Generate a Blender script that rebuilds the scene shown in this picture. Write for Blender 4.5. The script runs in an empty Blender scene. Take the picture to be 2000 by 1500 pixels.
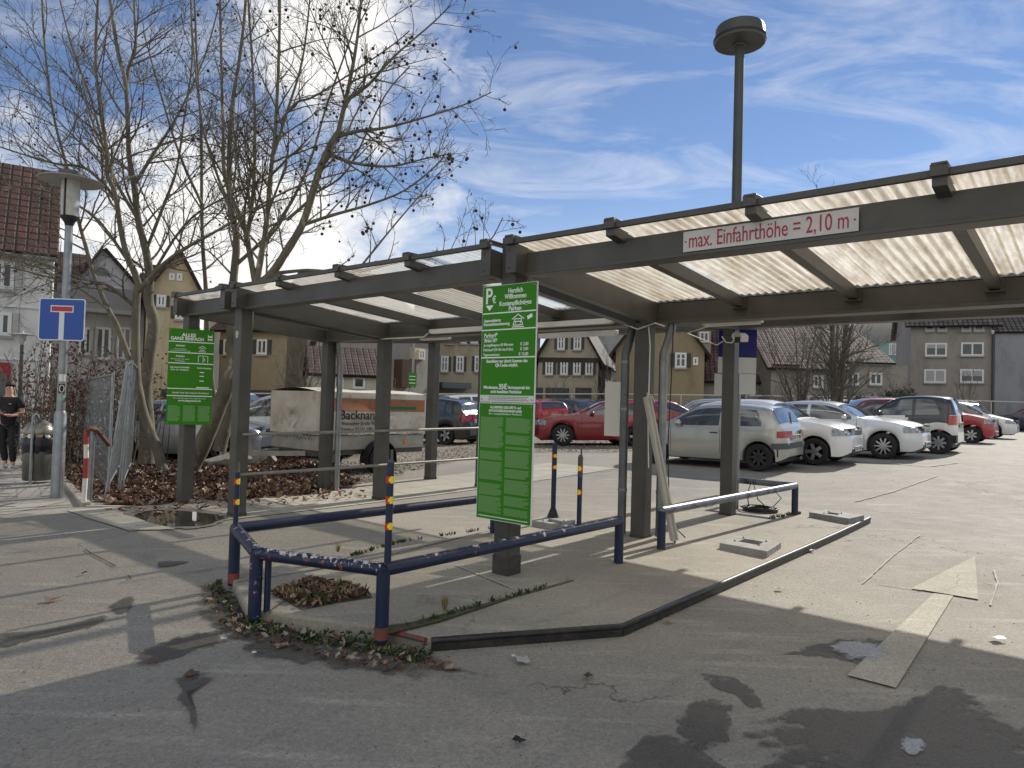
import bpy, bmesh, math, random
import numpy as np
from mathutils import Vector, Matrix, Euler
random.seed(7)
R=math.radians; PI=math.pi
S=bpy.context.scene; COL=S.collection
# ------------------------------------------------------------------ camera
FPX=1399.; PITCH=R(1.497); ROLL=R(1.635); EYE=1.55
cd=bpy.data.cameras.new('camera'); cam=bpy.data.objects.new('camera',cd); COL.objects.link(cam); S.camera=cam
cd.sensor_width=36; cd.lens=36*FPX/2000; cd.clip_end=3000; cd.clip_start=.05
fwd=Vector((0,math.cos(PITCH),math.sin(PITCH))); r0=Vector((1,0,0)); u0=Vector((0,-math.sin(PITCH),math.cos(PITCH)))
cr=r0*math.cos(ROLL)+u0*math.sin(ROLL); cu=-r0*math.sin(ROLL)+u0*math.cos(ROLL); CAM=Vector((0,0,EYE))
m=Matrix((cr,cu,-fwd)).transposed().to_4x4(); m.translation=CAM; cam.matrix_world=m
# ------------------------------------------------------------------ sun, sky, exposure
YB=R(40.1)                       # heading of the traffic island and of the sun
SUN_EL=R(33.5); SUN_AZ=YB+R(1)
sd=bpy.data.lights.new('sun','SUN'); sd.energy=4.1; sd.angle=R(.53); sd.color=(1,.93,.82)
so=bpy.data.objects.new('sun',sd); COL.objects.link(so)
tos=Vector((math.sin(SUN_AZ)*math.cos(SUN_EL),math.cos(SUN_AZ)*math.cos(SUN_EL),math.sin(SUN_EL)))
so.rotation_euler=tos.to_track_quat('Z','Y').to_euler()
S.view_settings.view_transform='Standard'; S.view_settings.look='None'; S.view_settings.exposure=.30; S.view_settings.gamma=1
def pdir(u,v):
    d=fwd*FPX+cr*(u-1000)-cu*(v-750); return d.normalized()
w=bpy.data.worlds.new('World'); S.world=w; w.use_nodes=True
nt=w.node_tree; N=nt.nodes; L=nt.links; N.clear()
def wn(t,**k):
    n=N.new(t)
    for a,b in k.items(): setattr(n,a,b)
    return n
out=wn('ShaderNodeOutputWorld'); bg=wn('ShaderNodeBackground'); bg.inputs[1].default_value=.11
sky=wn('ShaderNodeTexSky',sky_type='NISHITA',sun_disc=False,sun_elevation=SUN_EL,sun_rotation=SUN_AZ); sky.altitude=260; sky.air_density=1.0; sky.dust_density=.0; sky.ozone_density=2.2
tc=wn('ShaderNodeTexCoord')
def math_(op,a,b=None,c=None,cl=False):
    n=wn('ShaderNodeMath',operation=op); n.use_clamp=cl
    for i,x in enumerate((a,b,c)):
        if x is None: continue
        if isinstance(x,(int,float)): n.inputs[i].default_value=x
        else: L.new(x,n.inputs[i])
    return n.outputs[0]
# flat cloud plane coordinates: direction / z
sep=wn('ShaderNodeSeparateXYZ'); L.new(tc.outputs['Generated'],sep.inputs[0])
zc=math_('ADD',math_('MAXIMUM',sep.outputs[2],0.0),.18)
cx=math_('DIVIDE',sep.outputs[0],zc); cy=math_('DIVIDE',sep.outputs[1],zc)
cmb=wn('ShaderNodeCombineXYZ'); L.new(cx,cmb.inputs[0]); L.new(cy,cmb.inputs[1])
def noise(vec,scale,detail,rough,dist=0,mapping=None):
    if mapping:
        mp=wn('ShaderNodeMapping'); mp.inputs['Rotation'].default_value=mapping[0]; mp.inputs['Scale'].default_value=mapping[1]; mp.inputs['Location'].default_value=mapping[2]
        L.new(vec,mp.inputs[0]); vec=mp.outputs[0]
    n=wn('ShaderNodeTexNoise'); n.inputs['Scale'].default_value=scale; n.inputs['Detail'].default_value=detail; n.inputs['Roughness'].default_value=rough; n.inputs['Distortion'].default_value=dist
    L.new(vec,n.inputs['Vector']); return n.outputs[0]
def blob(u,v,rad,pw=1.):
    d=pdir(u,v); vm=wn('ShaderNodeVectorMath',operation='DISTANCE'); L.new(tc.outputs['Generated'],vm.inputs[0]); vm.inputs[1].default_value=d
    return math_('MULTIPLY',math_('SUBTRACT',1.0,math_('DIVIDE',vm.outputs['Value'],rad),cl=True),pw)
def fillblob(x,y,z,rad,pw):  # white cloud patches out of view, added as fill light for the shade
    d=Vector((x,y,z)).normalized(); vm=wn('ShaderNodeVectorMath',operation='DISTANCE'); L.new(tc.outputs['Generated'],vm.inputs[0]); vm.inputs[1].default_value=d
    return math_('MULTIPLY',math_('SUBTRACT',1.0,math_('DIVIDE',vm.outputs['Value'],rad),cl=True),pw)
n1=noise(tc.outputs['Generated'],3.6,9,.55,.25)
n2=noise(cmb.outputs[0],1.5,9,.62,1.2,((0,0,R(35)),(1,2.6,1),(3.1,1.2,0)))
n3=noise(tc.outputs['Generated'],9,8,.6,.6,((0,0,0),(1,1,2.2),(0,0,5)))
cov=None
for b in [blob(640,90,.27,.78),blob(740,290,.13,.62),blob(560,330,.22,.55),blob(430,330,.36,.42),blob(250,430,.42,.55),blob(60,330,.25,.45),blob(30,460,.30,.5),blob(450,580,.5,.85),blob(880,560,.22,.35),blob(300,60,.14,.4)]+[fillblob(-.3,-.8,.5,1.25,.95),fillblob(.6,-.7,.4,.8,.85),fillblob(-.95,.0,.35,.5,.7),fillblob(0,-.2,1,.5,.7)]:
    cov=b if cov is None else math_('MAXIMUM',cov,b)
cum=math_('MULTIPLY',math_('SUBTRACT',math_('ADD',math_('MULTIPLY',n1,.75),math_('ADD',math_('MULTIPLY',cov,.72),math_('MULTIPLY',n3,.25))),.77),7.0,cl=True)
wis=math_('MULTIPLY',math_('SUBTRACT',math_('ADD',n2,math_('MULTIPLY',n3,.12)),.50),2.4,cl=True)
wis=math_('MULTIPLY',wis,.62)
low=math_('MULTIPLY',math_('SUBTRACT',.30,sep.outputs[2]),1.6,cl=True)     # thin veil towards the horizon
wis=math_('MAXIMUM',wis,math_('MULTIPLY',low,.8))
al=math_('MAXIMUM',cum,wis)
tone=wn('ShaderNodeMixRGB'); tone.inputs[1].default_value=(6.2,6.2,6.3,1); tone.inputs[2].default_value=(9.2,9.0,8.6,1); L.new(n3,tone.inputs[0])
skb=wn('ShaderNodeMixRGB',blend_type='MULTIPLY'); skb.inputs[0].default_value=1; skb.inputs[2].default_value=(.72,.725,.80,1); L.new(sky.outputs[0],skb.inputs[1])
mx=wn('ShaderNodeMixRGB'); L.new(al,mx.inputs[0]); L.new(skb.outputs[0],mx.inputs[1]); L.new(tone.outputs[0],mx.inputs[2])
L.new(mx.outputs[0],bg.inputs[0]); L.new(bg.outputs[0],out.inputs[0])
# ------------------------------------------------------------------ terrain and placing helpers
def G(x,y):
    t=min(1,max(0,(y-8)/9.)); q=t*t*(3-2*t)
    return .0049*min(y,60)+q*(.07+.03*max(-14,min(14,x)))
def ray(u,v): return fwd*FPX+cr*(u-1000)-cu*(v-750)
def gr(u,v,dz=0):                # the ground point seen at a place of the photograph
    d=ray(u,v); d=d/d.y; y=.5
    while y<300:
        p=CAM+d*y
        if p.z<G(p.x,p.y)+dz: break
        y*=1.01
    a_,b_=y/1.01,y
    for i in range(30):
        k=(a_+b_)/2; p=CAM+d*k
        if p.z<G(p.x,p.y)+dz: b_=k
        else: a_=k
    return p
def dep(u,v,Y): d=ray(u,v); return CAM+d*(Y/d.y)
bV=Vector((math.sin(YB),math.cos(YB),0)); aV=Vector((math.cos(YB),-math.sin(YB),0)); ORG=Vector((-.003,6.105,0))
def W(A,B,z=0): p=ORG+aV*A+bV*B; p.z=z; return p
def Wg(A,B,dz=0): p=ORG+aV*A+bV*B; p.z=G(p.x,p.y)+dz; return p
def ab(p): d=Vector(p)-ORG; return d.dot(aV),d.dot(bV)
def onb(u,v,B):
    d=ray(u,v); t=(B-(CAM-ORG).dot(bV))/d.dot(bV); p=CAM+d*t; return (p-ORG).dot(aV),p.z
# ------------------------------------------------------------------ materials
MATS={}
def M(name,col,col2=None,scale=6,rough=.6,bump=0,bscale=None,metal=0,thr=None,detail=6,coat=0,spec=.5,dirt=None,emit=None,stretch=None,gen=False):
    if name in MATS: return MATS[name]
    m=bpy.data.materials.new(name); m.use_nodes=True; t=m.node_tree; b=t.nodes['Principled BSDF']
    b.inputs['Base Color'].default_value=(*col,1); b.inputs['Roughness'].default_value=rough; b.inputs['Metallic'].default_value=metal
    b.inputs['Specular IOR Level'].default_value=spec; b.inputs['Coat Weight'].default_value=coat; b.inputs['Coat Roughness'].default_value=.05
    g=t.nodes.new('ShaderNodeTexCoord'); vec=g.outputs['Object']
    if stretch:
        mp=t.nodes.new('ShaderNodeMapping'); mp.inputs['Scale'].default_value=stretch; t.links.new(vec,mp.inputs[0]); vec=mp.outputs[0]
    src=None
    if col2:
        n=t.nodes.new('ShaderNodeTexNoise'); n.inputs['Scale'].default_value=scale; n.inputs['Detail'].default_value=detail; n.inputs['Roughness'].default_value=.6; t.links.new(vec,n.inputs['Vector'])
        r=t.nodes.new('ShaderNodeValToRGB'); lo,hi=thr or (.3,.7)
        r.color_ramp.elements[0].position=lo; r.color_ramp.elements[1].position=hi; r.color_ramp.elements[0].color=(*col,1); r.color_ramp.elements[1].color=(*col2,1)
        t.links.new(n.outputs[0],r.inputs[0]); src=r.outputs[0]
        if dirt:
            n2=t.nodes.new('ShaderNodeTexNoise'); n2.inputs['Scale'].default_value=dirt[1]; n2.inputs['Detail'].default_value=8; n2.inputs['Roughness'].default_value=.7; t.links.new(vec,n2.inputs['Vector'])
            r2=t.nodes.new('ShaderNodeValToRGB'); r2.color_ramp.elements[0].position=dirt[2]; r2.color_ramp.elements[1].position=dirt[3]; t.links.new(n2.outputs[0],r2.inputs[0])
            mxx=t.nodes.new('ShaderNodeMixRGB'); mxx.inputs[2].default_value=(*dirt[0],1); t.links.new(r2.outputs[0],mxx.inputs[0]); t.links.new(src,mxx.inputs[1]); src=mxx.outputs[0]
        t.links.new(src,b.inputs['Base Color'])
    if bump:
        n=t.nodes.new('ShaderNodeTexNoise'); n.inputs['Scale'].default_value=bscale or scale*4; n.inputs['Detail'].default_value=5; t.links.new(vec,n.inputs['Vector'])
        bp=t.nodes.new('ShaderNodeBump'); bp.inputs['Strength'].default_value=bump; bp.inputs['Distance'].default_value=.01; t.links.new(n.outputs[0],bp.inputs['Height']); t.links.new(bp.outputs[0],b.inputs['Normal'])
    MATS[name]=m; return m
# ------------------------------------------------------------------ mesh builder
class MB:
    def __init__(s): s.v=[]; s.f=[]; s.mi=[]
    def add(s,vs,fs,mi=0):
        o=len(s.v); s.v+= [tuple(x) for x in vs]; s.f+=[tuple(i+o for i in f) for f in fs]; s.mi+=[mi]*len(fs); return s
    def box(s,c,sz,rz=0,mi=0,rot=None):
        hx,hy,hz=sz[0]/2,sz[1]/2,sz[2]/2; mt=(rot or Euler((0,0,rz))).to_matrix() if not isinstance(rot,Matrix) else rot
        vs=[Vector(c)+mt@Vector((x*hx,y*hy,z*hz)) for x in(-1,1) for y in(-1,1) for z in(-1,1)]
        return s.add(vs,[(0,1,3,2),(4,6,7,5),(0,4,5,1),(2,3,7,6),(0,2,6,4),(1,5,7,3)],mi)
    def b2(s,lo,hi,mi=0):
        return s.box([(a+b)/2 for a,b in zip(lo,hi)],[abs(b-a) for a,b in zip(lo,hi)],mi=mi)
    def beam(s,p,q,wd,ht,mi=0,upv=(0,0,1)):
        p=Vector(p);q=Vector(q);d=(q-p); ln=d.length; d.normalize(); sd_=d.cross(Vector(upv)).normalized(); up=sd_.cross(d)
        mt=Matrix((d,-sd_,up)).transposed(); return s.box((p+q)/2,(ln,wd,ht),rot=mt,mi=mi)
    def tube(s,pts,rad,n=8,cap=True,mi=0):
        pts=[Vector(p) for p in pts]; rs=rad if isinstance(rad,(list,tuple)) else [rad]*len(pts)
        vs=[];fs=[]; prev=None
        for i,p in enumerate(pts):
            if i==0: d=pts[1]-p
            elif i==len(pts)-1: d=p-pts[i-1]
            else: d=(pts[i+1]-p).normalized()+(p-pts[i-1]).normalized()
            if d.length<1e-9: d=Vector((0,0,1))
            d.normalize()
            if prev is None:
                x=d.cross(Vector((0,0,1))); 
                if x.length<1e-3: x=d.cross(Vector((1,0,0)))
            else: x=prev-d*prev.dot(d)
            x.normalize(); prev=x; y=d.cross(x)
            for k in range(n):
                a=2*PI*k/n; vs.append(p+(x*math.cos(a)+y*math.sin(a))*rs[i])
            if i:
                for k in range(n):
                    a0=(i-1)*n+k;a1=(i-1)*n+(k+1)%n; fs.append((a0,a1,a1+n,a0+n))
        if cap: fs.append(tuple(range(n-1,-1,-1))); fs.append(tuple(range(len(vs)-n,len(vs))))
        return s.add(vs,fs,mi)
    def lathe(s,prof,c=(0,0,0),n=24,axis='z',mi=0,sx=1,sy=1,cap=True):
        vs=[];fs=[]
        for r,z in prof:
            for k in range(n):
                a=2*PI*k/n; x,y=r*math.cos(a)*sx,r*math.sin(a)*sy
                q=(x,y,z) if axis=='z' else ((x,z,y) if axis=='y' else (z,x,y))
                vs.append(Vector(c)+Vector(q))
        for i in range(len(prof)-1):
            for k in range(n):
                a0=i*n+k;a1=i*n+(k+1)%n; f=(a0,a1,a1+n,a0+n); fs.append(f if axis!='y' else f[::-1])
        if cap and prof[0][0]>1e-6: fs.append(tuple(range(n-1,-1,-1)))
        if cap and prof[-1][0]>1e-6: fs.append(tuple(range(len(vs)-n,len(vs))))
        return s.add(vs,fs,mi)
    def prism(s,poly,z0,z1,mi=0):            # poly in xy, zs may be functions
        f0=z0 if callable(z0) else (lambda x,y:z0); f1=z1 if callable(z1) else (lambda x,y:z1); n=len(poly)
        vs=[(x,y,f0(x,y)) for x,y in poly]+[(x,y,f1(x,y)) for x,y in poly]
        return s.add(vs,[tuple(range(n-1,-1,-1)),tuple(range(n,2*n))]+[(i,(i+1)%n,n+(i+1)%n,n+i) for i in range(n)],mi)
    def slab(s,pts,th,mi=0):                 # planar polygon thickened along its normal
        pts=[Vector(p) for p in pts]; nn=(pts[1]-pts[0]).cross(pts[2]-pts[0]).normalized()*th; n=len(pts)
        return s.add(pts+[p+nn for p in pts],[tuple(range(n-1,-1,-1)),tuple(range(n,2*n))]+[(i,(i+1)%n,n+(i+1)%n,n+i) for i in range(n)],mi)
    def sphere(s,c,r,n=12,mi=0,sc=(1,1,1)):
        vs=[];fs=[];h=n//2
        for i in range(h+1):
            ph=PI*i/h
            for k in range(n): vs.append((c[0]+sc[0]*r*math.sin(ph)*math.cos(2*PI*k/n),c[1]+sc[1]*r*math.sin(ph)*math.sin(2*PI*k/n),c[2]+sc[2]*r*math.cos(ph)))
        for i in range(h):
            for k in range(n): a=i*n+k;b=i*n+(k+1)%n; fs.append((a,a+n,b+n,b))
        return s.add(vs,fs,mi)
    def build(s,name,mats,parent=None,smooth=35,bevel=0,off=None,loc=None,shadow=True):
        me=bpy.data.meshes.new(name)
        vs=s.v
        if off is not None: vs=[(x-off[0],y-off[1],z-off[2]) for x,y,z in vs]
        me.from_pydata(vs,[],s.f)
        mats=mats if isinstance(mats,(list,tuple)) else [mats]
        for m_ in mats: me.materials.append(m_)
        if len(mats)>1: me.polygons.foreach_set('material_index',s.mi)
        if smooth:
            me.polygons.foreach_set('use_smooth',[True]*len(me.polygons)); me.set_sharp_from_angle(angle=R(smooth))
        me.validate(); me.update()
        o=bpy.data.objects.new(name,me); COL.objects.link(o)
        if parent: o.parent=parent
        if loc is not None: o.location=loc
        if bevel:
            bv=o.modifiers.new('bevel','BEVEL'); bv.width=bevel; bv.segments=2; bv.limit_method='ANGLE'
        return o
def tag(o,label,cat,group=None):
    o['label']=label; o['category']=cat
    if group: o['group']=group
    return o
def thing(name,label,cat,loc=(0,0,0),rz=0,group=None):
    o=bpy.data.objects.new(name,None); COL.objects.link(o); o.location=loc; o.rotation_euler=(0,0,rz); o.empty_display_size=.2
    return tag(o,label,cat,group)
def struct(o,kind='structure'): o['kind']=kind; return o
def retag(o,label): o['label']=label; return o
def copy_tree(o,parent=None,**kw):
    c=o.copy(); COL.objects.link(c)
    if parent: c.parent=parent
    for ch in [x for x in bpy.data.objects if x.parent==o]: copy_tree(ch,c)
    return c
def text(s,size,mat,parent,mw,name='lettering',th=.0012,align='CENTER',sx=1,bold=0,sp=1.0,shear=0):
    cu_=bpy.data.curves.new(name,'FONT'); cu_.body=s; cu_.size=size; cu_.align_x=align; cu_.align_y='CENTER'; cu_.extrude=th; cu_.offset=bold; cu_.space_character=sp; cu_.shear=shear
    cu_.resolution_u=3
    o=bpy.data.objects.new(name,cu_); COL.objects.link(o); dg=bpy.context.evaluated_depsgraph_get(); me=bpy.data.meshes.new_from_object(o.evaluated_get(dg)); bpy.data.objects.remove(o)
    me.transform(Matrix.Diagonal((sx,1,1,1))); me.transform(mw); me.name=name; me.materials.clear(); me.materials.append(mat)
    return me
def join_me(ms,name,mat,parent):
    bm=bmesh.new()
    for me in ms: bm.from_mesh(me)
    me=bpy.data.meshes.new(name); bm.to_mesh(me); bm.free(); me.materials.append(mat) if not me.materials else None
    if not me.materials: me.materials.append(mat)
    o=bpy.data.objects.new(name,me); COL.objects.link(o); o.parent=parent; return o
# front-facing text matrix for a board whose face looks along -y (local): x right, z up
def FM(x,z,y): return Matrix.Translation((x,y,z))@Matrix.Rotation(PI/2,4,'X')
# ================================================================== GROUND
def inpoly(x,y,P):
    c=False; n=len(P); j=n-1
    for i in range(n):
        if (P[i][1]>y)!=(P[j][1]>y) and x<(P[j][0]-P[i][0])*(y-P[i][1])/(P[j][1]-P[i][1])+P[i][0]: c=not c
        j=i
    return c
def ground_mat(name,c1,c2,speck,stain,bumpd=.004):
    m=bpy.data.materials.new(name); m.use_nodes=True; t=m.node_tree; b=t.nodes['Principled BSDF']; g=t.nodes.new('ShaderNodeTexCoord')
    def nz(sc,de,ro,mp=None):
        v=g.outputs['Object']
        if mp:
            q=t.nodes.new('ShaderNodeMapping'); q.inputs['Scale'].default_value=mp[0]; q.inputs['Rotation'].default_value=(0,0,mp[1]); t.links.new(v,q.inputs[0]); v=q.outputs[0]
        n=t.nodes.new('ShaderNodeTexNoise'); n.inputs['Scale'].default_value=sc; n.inputs['Detail'].default_value=de; n.inputs['Roughness'].default_value=ro; t.links.new(v,n.inputs['Vector']); return n.outputs[0]
    def ramp(src,a,b_,ca=(0,0,0),cb=(1,1,1)):
        r=t.nodes.new('ShaderNodeValToRGB'); e=r.color_ramp.elements; e[0].position=a; e[1].position=b_; e[0].color=(*ca,1); e[1].color=(*cb,1); t.links.new(src,r.inputs[0]); return r.outputs[0]
    def mix(f,a,b_,k='MIX',fv=None):
        n=t.nodes.new('ShaderNodeMixRGB'); n.blend_type=k
        if fv is not None: n.inputs[0].default_value=fv
        else: t.links.new(f,n.inputs[0])
        for i,x in ((1,a),(2,b_)):
            if isinstance(x,tuple): n.inputs[i].default_value=(*x,1)
            else: t.links.new(x,n.inputs[i])
        return n.outputs[0]
    base=ramp(nz(.55,7,.62),.32,.68,c1,c2)
    base=mix(ramp(nz(.9,5,.6,((1,7,1),-PI/2+YB)),.55,.75),base,tuple(x*1.22 for x in c2))        # tyre-polished streaks along the lane
    base=mix(ramp(nz(1.3,8,.72),.60,.72),base,stain)
    sp=t.nodes.new('ShaderNodeTexVoronoi'); sp.inputs['Scale'].default_value=110; t.links.new(g.outputs['Object'],sp.inputs['Vector'])
    s1=mix(None,base,ramp(sp.outputs['Color'],0,1,tuple(1-speck for _ in 'abc'),tuple(1+speck*.9 for _ in 'abc')),'MULTIPLY',1.0)
    s2=mix(None,s1,ramp(nz(38,3,.6),.3,.7,(.86,.86,.86),(1.12,1.12,1.12)),'MULTIPLY',1.0)
    # fine cracks
    cv=t.nodes.new('ShaderNodeTexVoronoi'); cv.feature='DISTANCE_TO_EDGE'; cv.inputs['Scale'].default_value=.42
    dv=t.nodes.new('ShaderNodeVectorMath'); dv.operation='ADD'; 
    dn=t.nodes.new('ShaderNodeTexNoise'); dn.inputs['Scale'].default_value=2.2; dn.inputs['Detail'].default_value=6; t.links.new(g.outputs['Object'],dn.inputs['Vector'])
    sc_=t.nodes.new('ShaderNodeVectorMath'); sc_.operation='SCALE'; sc_.inputs['Scale'].default_value=.9; t.links.new(dn.outputs['Color'],sc_.inputs[0])
    t.links.new(g.outputs['Object'],dv.inputs[0]); t.links.new(sc_.outputs[0],dv.inputs[1]); t.links.new(dv.outputs[0],cv.inputs['Vector'])
    cm=ramp(cv.outputs['Distance'],.0012,.0042,(1,1,1),(0,0,0)); gate=ramp(nz(.35,2,.5),.53,.58); 
    cg=mix(None,cm,gate,'MULTIPLY',1.0)
    s3=mix(cg,s2,tuple(x*.35 for x in c1))
    t.links.new(s3,b.inputs['Base Color'])
    rr=t.nodes.new('ShaderNodeMapRange'); rr.inputs['To Min'].default_value=.68; rr.inputs['To Max'].default_value=.9; t.links.new(nz(3,4,.6),rr.inputs[0]); t.links.new(rr.outputs[0],b.inputs['Roughness'])
    b.inputs['Specular IOR Level'].default_value=.35
    bp=t.nodes.new('ShaderNodeBump'); bp.inputs['Distance'].default_value=bumpd; bp.inputs['Strength'].default_value=.8
    ad=t.nodes.new('ShaderNodeMath'); ad.operation='ADD'; t.links.new(sp.outputs['Distance'],ad.inputs[0]); t.links.new(nz(60,4,.6),ad.inputs[1]); t.links.new(ad.outputs[0],bp.inputs['Height']); t.links.new(bp.outputs[0],b.inputs['Normal'])
    return m
ASPH=ground_mat('asphalt',(.238,.222,.19),(.31,.29,.248),.24,(.205,.19,.16))
ASPH2=ground_mat('patched_asphalt',(.27,.257,.228),(.345,.325,.285),.16,(.24,.226,.2))
CONC=ground_mat('old_concrete',(.245,.228,.19),(.345,.32,.265),.15,(.16,.15,.125),.003)
PAVE=ground_mat('pale_paving',(.35,.33,.27),(.43,.405,.335),.08,(.27,.255,.22),.002)
GRAV=ground_mat('gravel_and_dirt',(.17,.145,.11),(.34,.30,.24),.45,(.12,.10,.075),.02)
xs=sorted(set([-400,-200,-120,-80,-60,-45]+[round(-35+.5*i,2) for i in range(141)]+[45,60,80,120,200,400]))
ys=sorted(set([-60,-30,-15,-8,-4]+[round(-2+.5*i,2) for i in range(125)]+[64,70,80,100,140,200,300,500]))
mb=MB(); nx=len(xs)
mb.add([(x,y,G(x,y)) for y in ys for x in xs],[(j*nx+i,j*nx+i+1,(j+1)*nx+i+1,(j+1)*nx+i) for j in range(len(ys)-1) for i in range(nx-1)])
struct(mb.build('ground',ASPH,smooth=180))
def sheet(name,poly,cell,dz,mat,jit=0.,kind='structure'):
    mb=MB(); X=[p[0] for p in poly]; Y=[p[1] for p in poly]; x0,y0=min(X),min(Y); nx=int((max(X)-x0)/cell)+2; ny=int((max(Y)-y0)/cell)+2; idx={}; vs=[]; fs=[]
    rnd=random.Random(3)
    def vid(i,j):
        if (i,j) not in idx:
            x=x0+i*cell+rnd.uniform(-jit,jit); y=y0+j*cell+rnd.uniform(-jit,jit); idx[(i,j)]=len(vs); vs.append((x,y,G(x,y)+dz))
        return idx[(i,j)]
    for i in range(nx):
        for j in range(ny):
            if inpoly(x0+(i+.5)*cell,y0+(j+.5)*cell,poly): fs.append((vid(i,j),vid(i+1,j),vid(i+1,j+1),vid(i,j+1)))
    mb.add(vs,fs); o=mb.build(name,mat,smooth=180); struct(o,kind); return o
gp=[gr(*p) for p in [(440,926),(700,948),(835,912),(930,892),(1060,884),(1200,884),(1310,872),(1310,800),(300,800),(250,850)]]
sheet('gravel_lot',[(p.x,p.y) for p in gp],.25,.005,GRAV,.07)
# footpath of pale slabs under the narrow canopy bay
JOINT=M('joint_dirt',(.07,.06,.05),(.13,.12,.1),scale=20,rough=.95)
def slabs(name,a0,a1,b0,b1,sa,sb,dz,mat,skip=lambda a,b:False,rot=0):
    mb=MB(); a=a0
    mb2=[]
    while a<a1-1e-6:
        b=b0
        while b<b1-1e-6:
            ea=min(a+sa,a1); eb=min(b+sb,b1)
            if not skip(a,b):
                g=.006; q=[Wg(a+g,b+g,dz+.004),Wg(ea-g,b+g,dz+.004),Wg(ea-g,eb-g,dz+.004),Wg(a+g,eb-g,dz+.004)]
                mb.add(q,[(0,1,2,3)],0)
                mb.add([Wg(a,b,dz),Wg(ea,b,dz),Wg(ea,eb,dz),Wg(a,eb,dz)],[(0,1,2,3)],1)
            b+=sb
        a+=sa
    return struct(mb.build(name,[mat,JOINT],smooth=0))
slabs('footpath',-6.05,-4.2,-1.35,8.6,.93,.62,.004,PAVE)
# far-left path behind the street lamp
pp=[gr(*p) for p in [(0,1005),(100,985),(120,900),(90,840),(60,812),(0,812)]]
sheet('pavement',[(p.x,p.y) for p in pp],.3,.006,ASPH2,.02)
# ---------------- decals with ragged edges
def decal(name,pts,mat,dz=.004,n=40,seed=1,amp=.12,world=False,kind='structure',soft=True):
    """closed outline from photo points, edge perturbed; fan mesh"""
    P=[Vector(p) if world else gr(*p) for p in pts]; rnd=random.Random(seed); c=sum(P,Vector())/len(P)
    res=[]; k=len(P)
    for i in range(k):
        p0,p1,p2,p3=P[i-1],P[i],P[(i+1)%k],P[(i+2)%k]
        for s in range(6):
            t=s/6; q=.5*((2*p1)+(p2-p0)*t+(2*p0-5*p1+4*p2-p3)*t*t+(3*p1-p0-3*p2+p3)*t**3); d=(q-c); q=c+d*(1+rnd.uniform(-amp,amp)); res.append(q)
    k=len(res); mb=MB(); vs=[(c.x,c.y,G(c.x,c.y)+dz)]
    for f in (.55,1.0,1.22):
        for q in res: p=c+(q-c)*f; vs.append((p.x,p.y,G(p.x,p.y)+dz))
    fs=[(0,1+i,1+(i+1)%k) for i in range(k)]+[(1+r*k+i,1+(r+1)*k+i,1+(r+1)*k+(i+1)%k,1+r*k+(i+1)%k) for r in (0,1) for i in range(k)]
    if not soft: vs=vs[:1+2*k]; fs=fs[:2*k]
    mb.add(vs,fs); o=mb.build(name,mat,smooth=0)
    at=o.data.attributes.new('edge','FLOAT','POINT')
    val=[.60]+[.52]*k+[.34]*k+([0.0]*k if soft else [])
    at.data.foreach_set('value',val); return struct(o,kind)
def wet_mat(name,col,rough,alpha=.8):
    m=bpy.data.materials.new(name); m.use_nodes=True; t=m.node_tree; b=t.nodes['Principled BSDF']; b.inputs['Roughness'].default_value=rough
    g=t.nodes.new('ShaderNodeTexCoord'); n=t.nodes.new('ShaderNodeTexNoise'); n.inputs['Scale'].default_value=7; n.inputs['Detail'].default_value=9; n.inputs['Roughness'].default_value=.75; t.links.new(g.outputs['Object'],n.inputs['Vector'])
    r=t.nodes.new('ShaderNodeValToRGB'); e=r.color_ramp.elements; e[0].position=.86; e[1].position=1.0; e[0].color=(0,0,0,1); e[1].color=(alpha,)*3+(1,); 
    at=t.nodes.new('ShaderNodeAttribute'); at.attribute_name='edge'; ad=t.nodes.new('ShaderNodeMath'); ad.operation='MULTIPLY_ADD'; t.links.new(n.outputs[0],ad.inputs[0]); ad.inputs[1].default_value=1.15; t.links.new(at.outputs['Fac'],ad.inputs[2]); t.links.new(ad.outputs[0],r.inputs[0]); t.links.new(r.outputs[0],b.inputs['Alpha'])
    n2=t.nodes.new('ShaderNodeTexVoronoi'); n2.inputs['Scale'].default_value=110; t.links.new(g.outputs['Object'],n2.inputs['Vector'])
    r2=t.nodes.new('ShaderNodeValToRGB'); e=r2.color_ramp.elements; e[0].color=(*[c*.7 for c in col],1); e[1].color=(*[c*1.3 for c in col],1); t.links.new(n2.outputs['Color'],r2.inputs[0]); t.links.new(r2.outputs[0],b.inputs['Base Color'])
    bp=t.nodes.new('ShaderNodeBump'); bp.inputs['Distance'].default_value=.004; bp.inputs['Strength'].default_value=.5; t.links.new(n2.outputs['Distance'],bp.inputs['Height']); t.links.new(bp.outputs[0],b.inputs['Normal'])
    return m
DAMP=wet_mat('damp_asphalt',(.105,.096,.082),.6,.82)
DUSTY=wet_mat('pale_grit',(.46,.47,.50),.8,.7)
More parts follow.
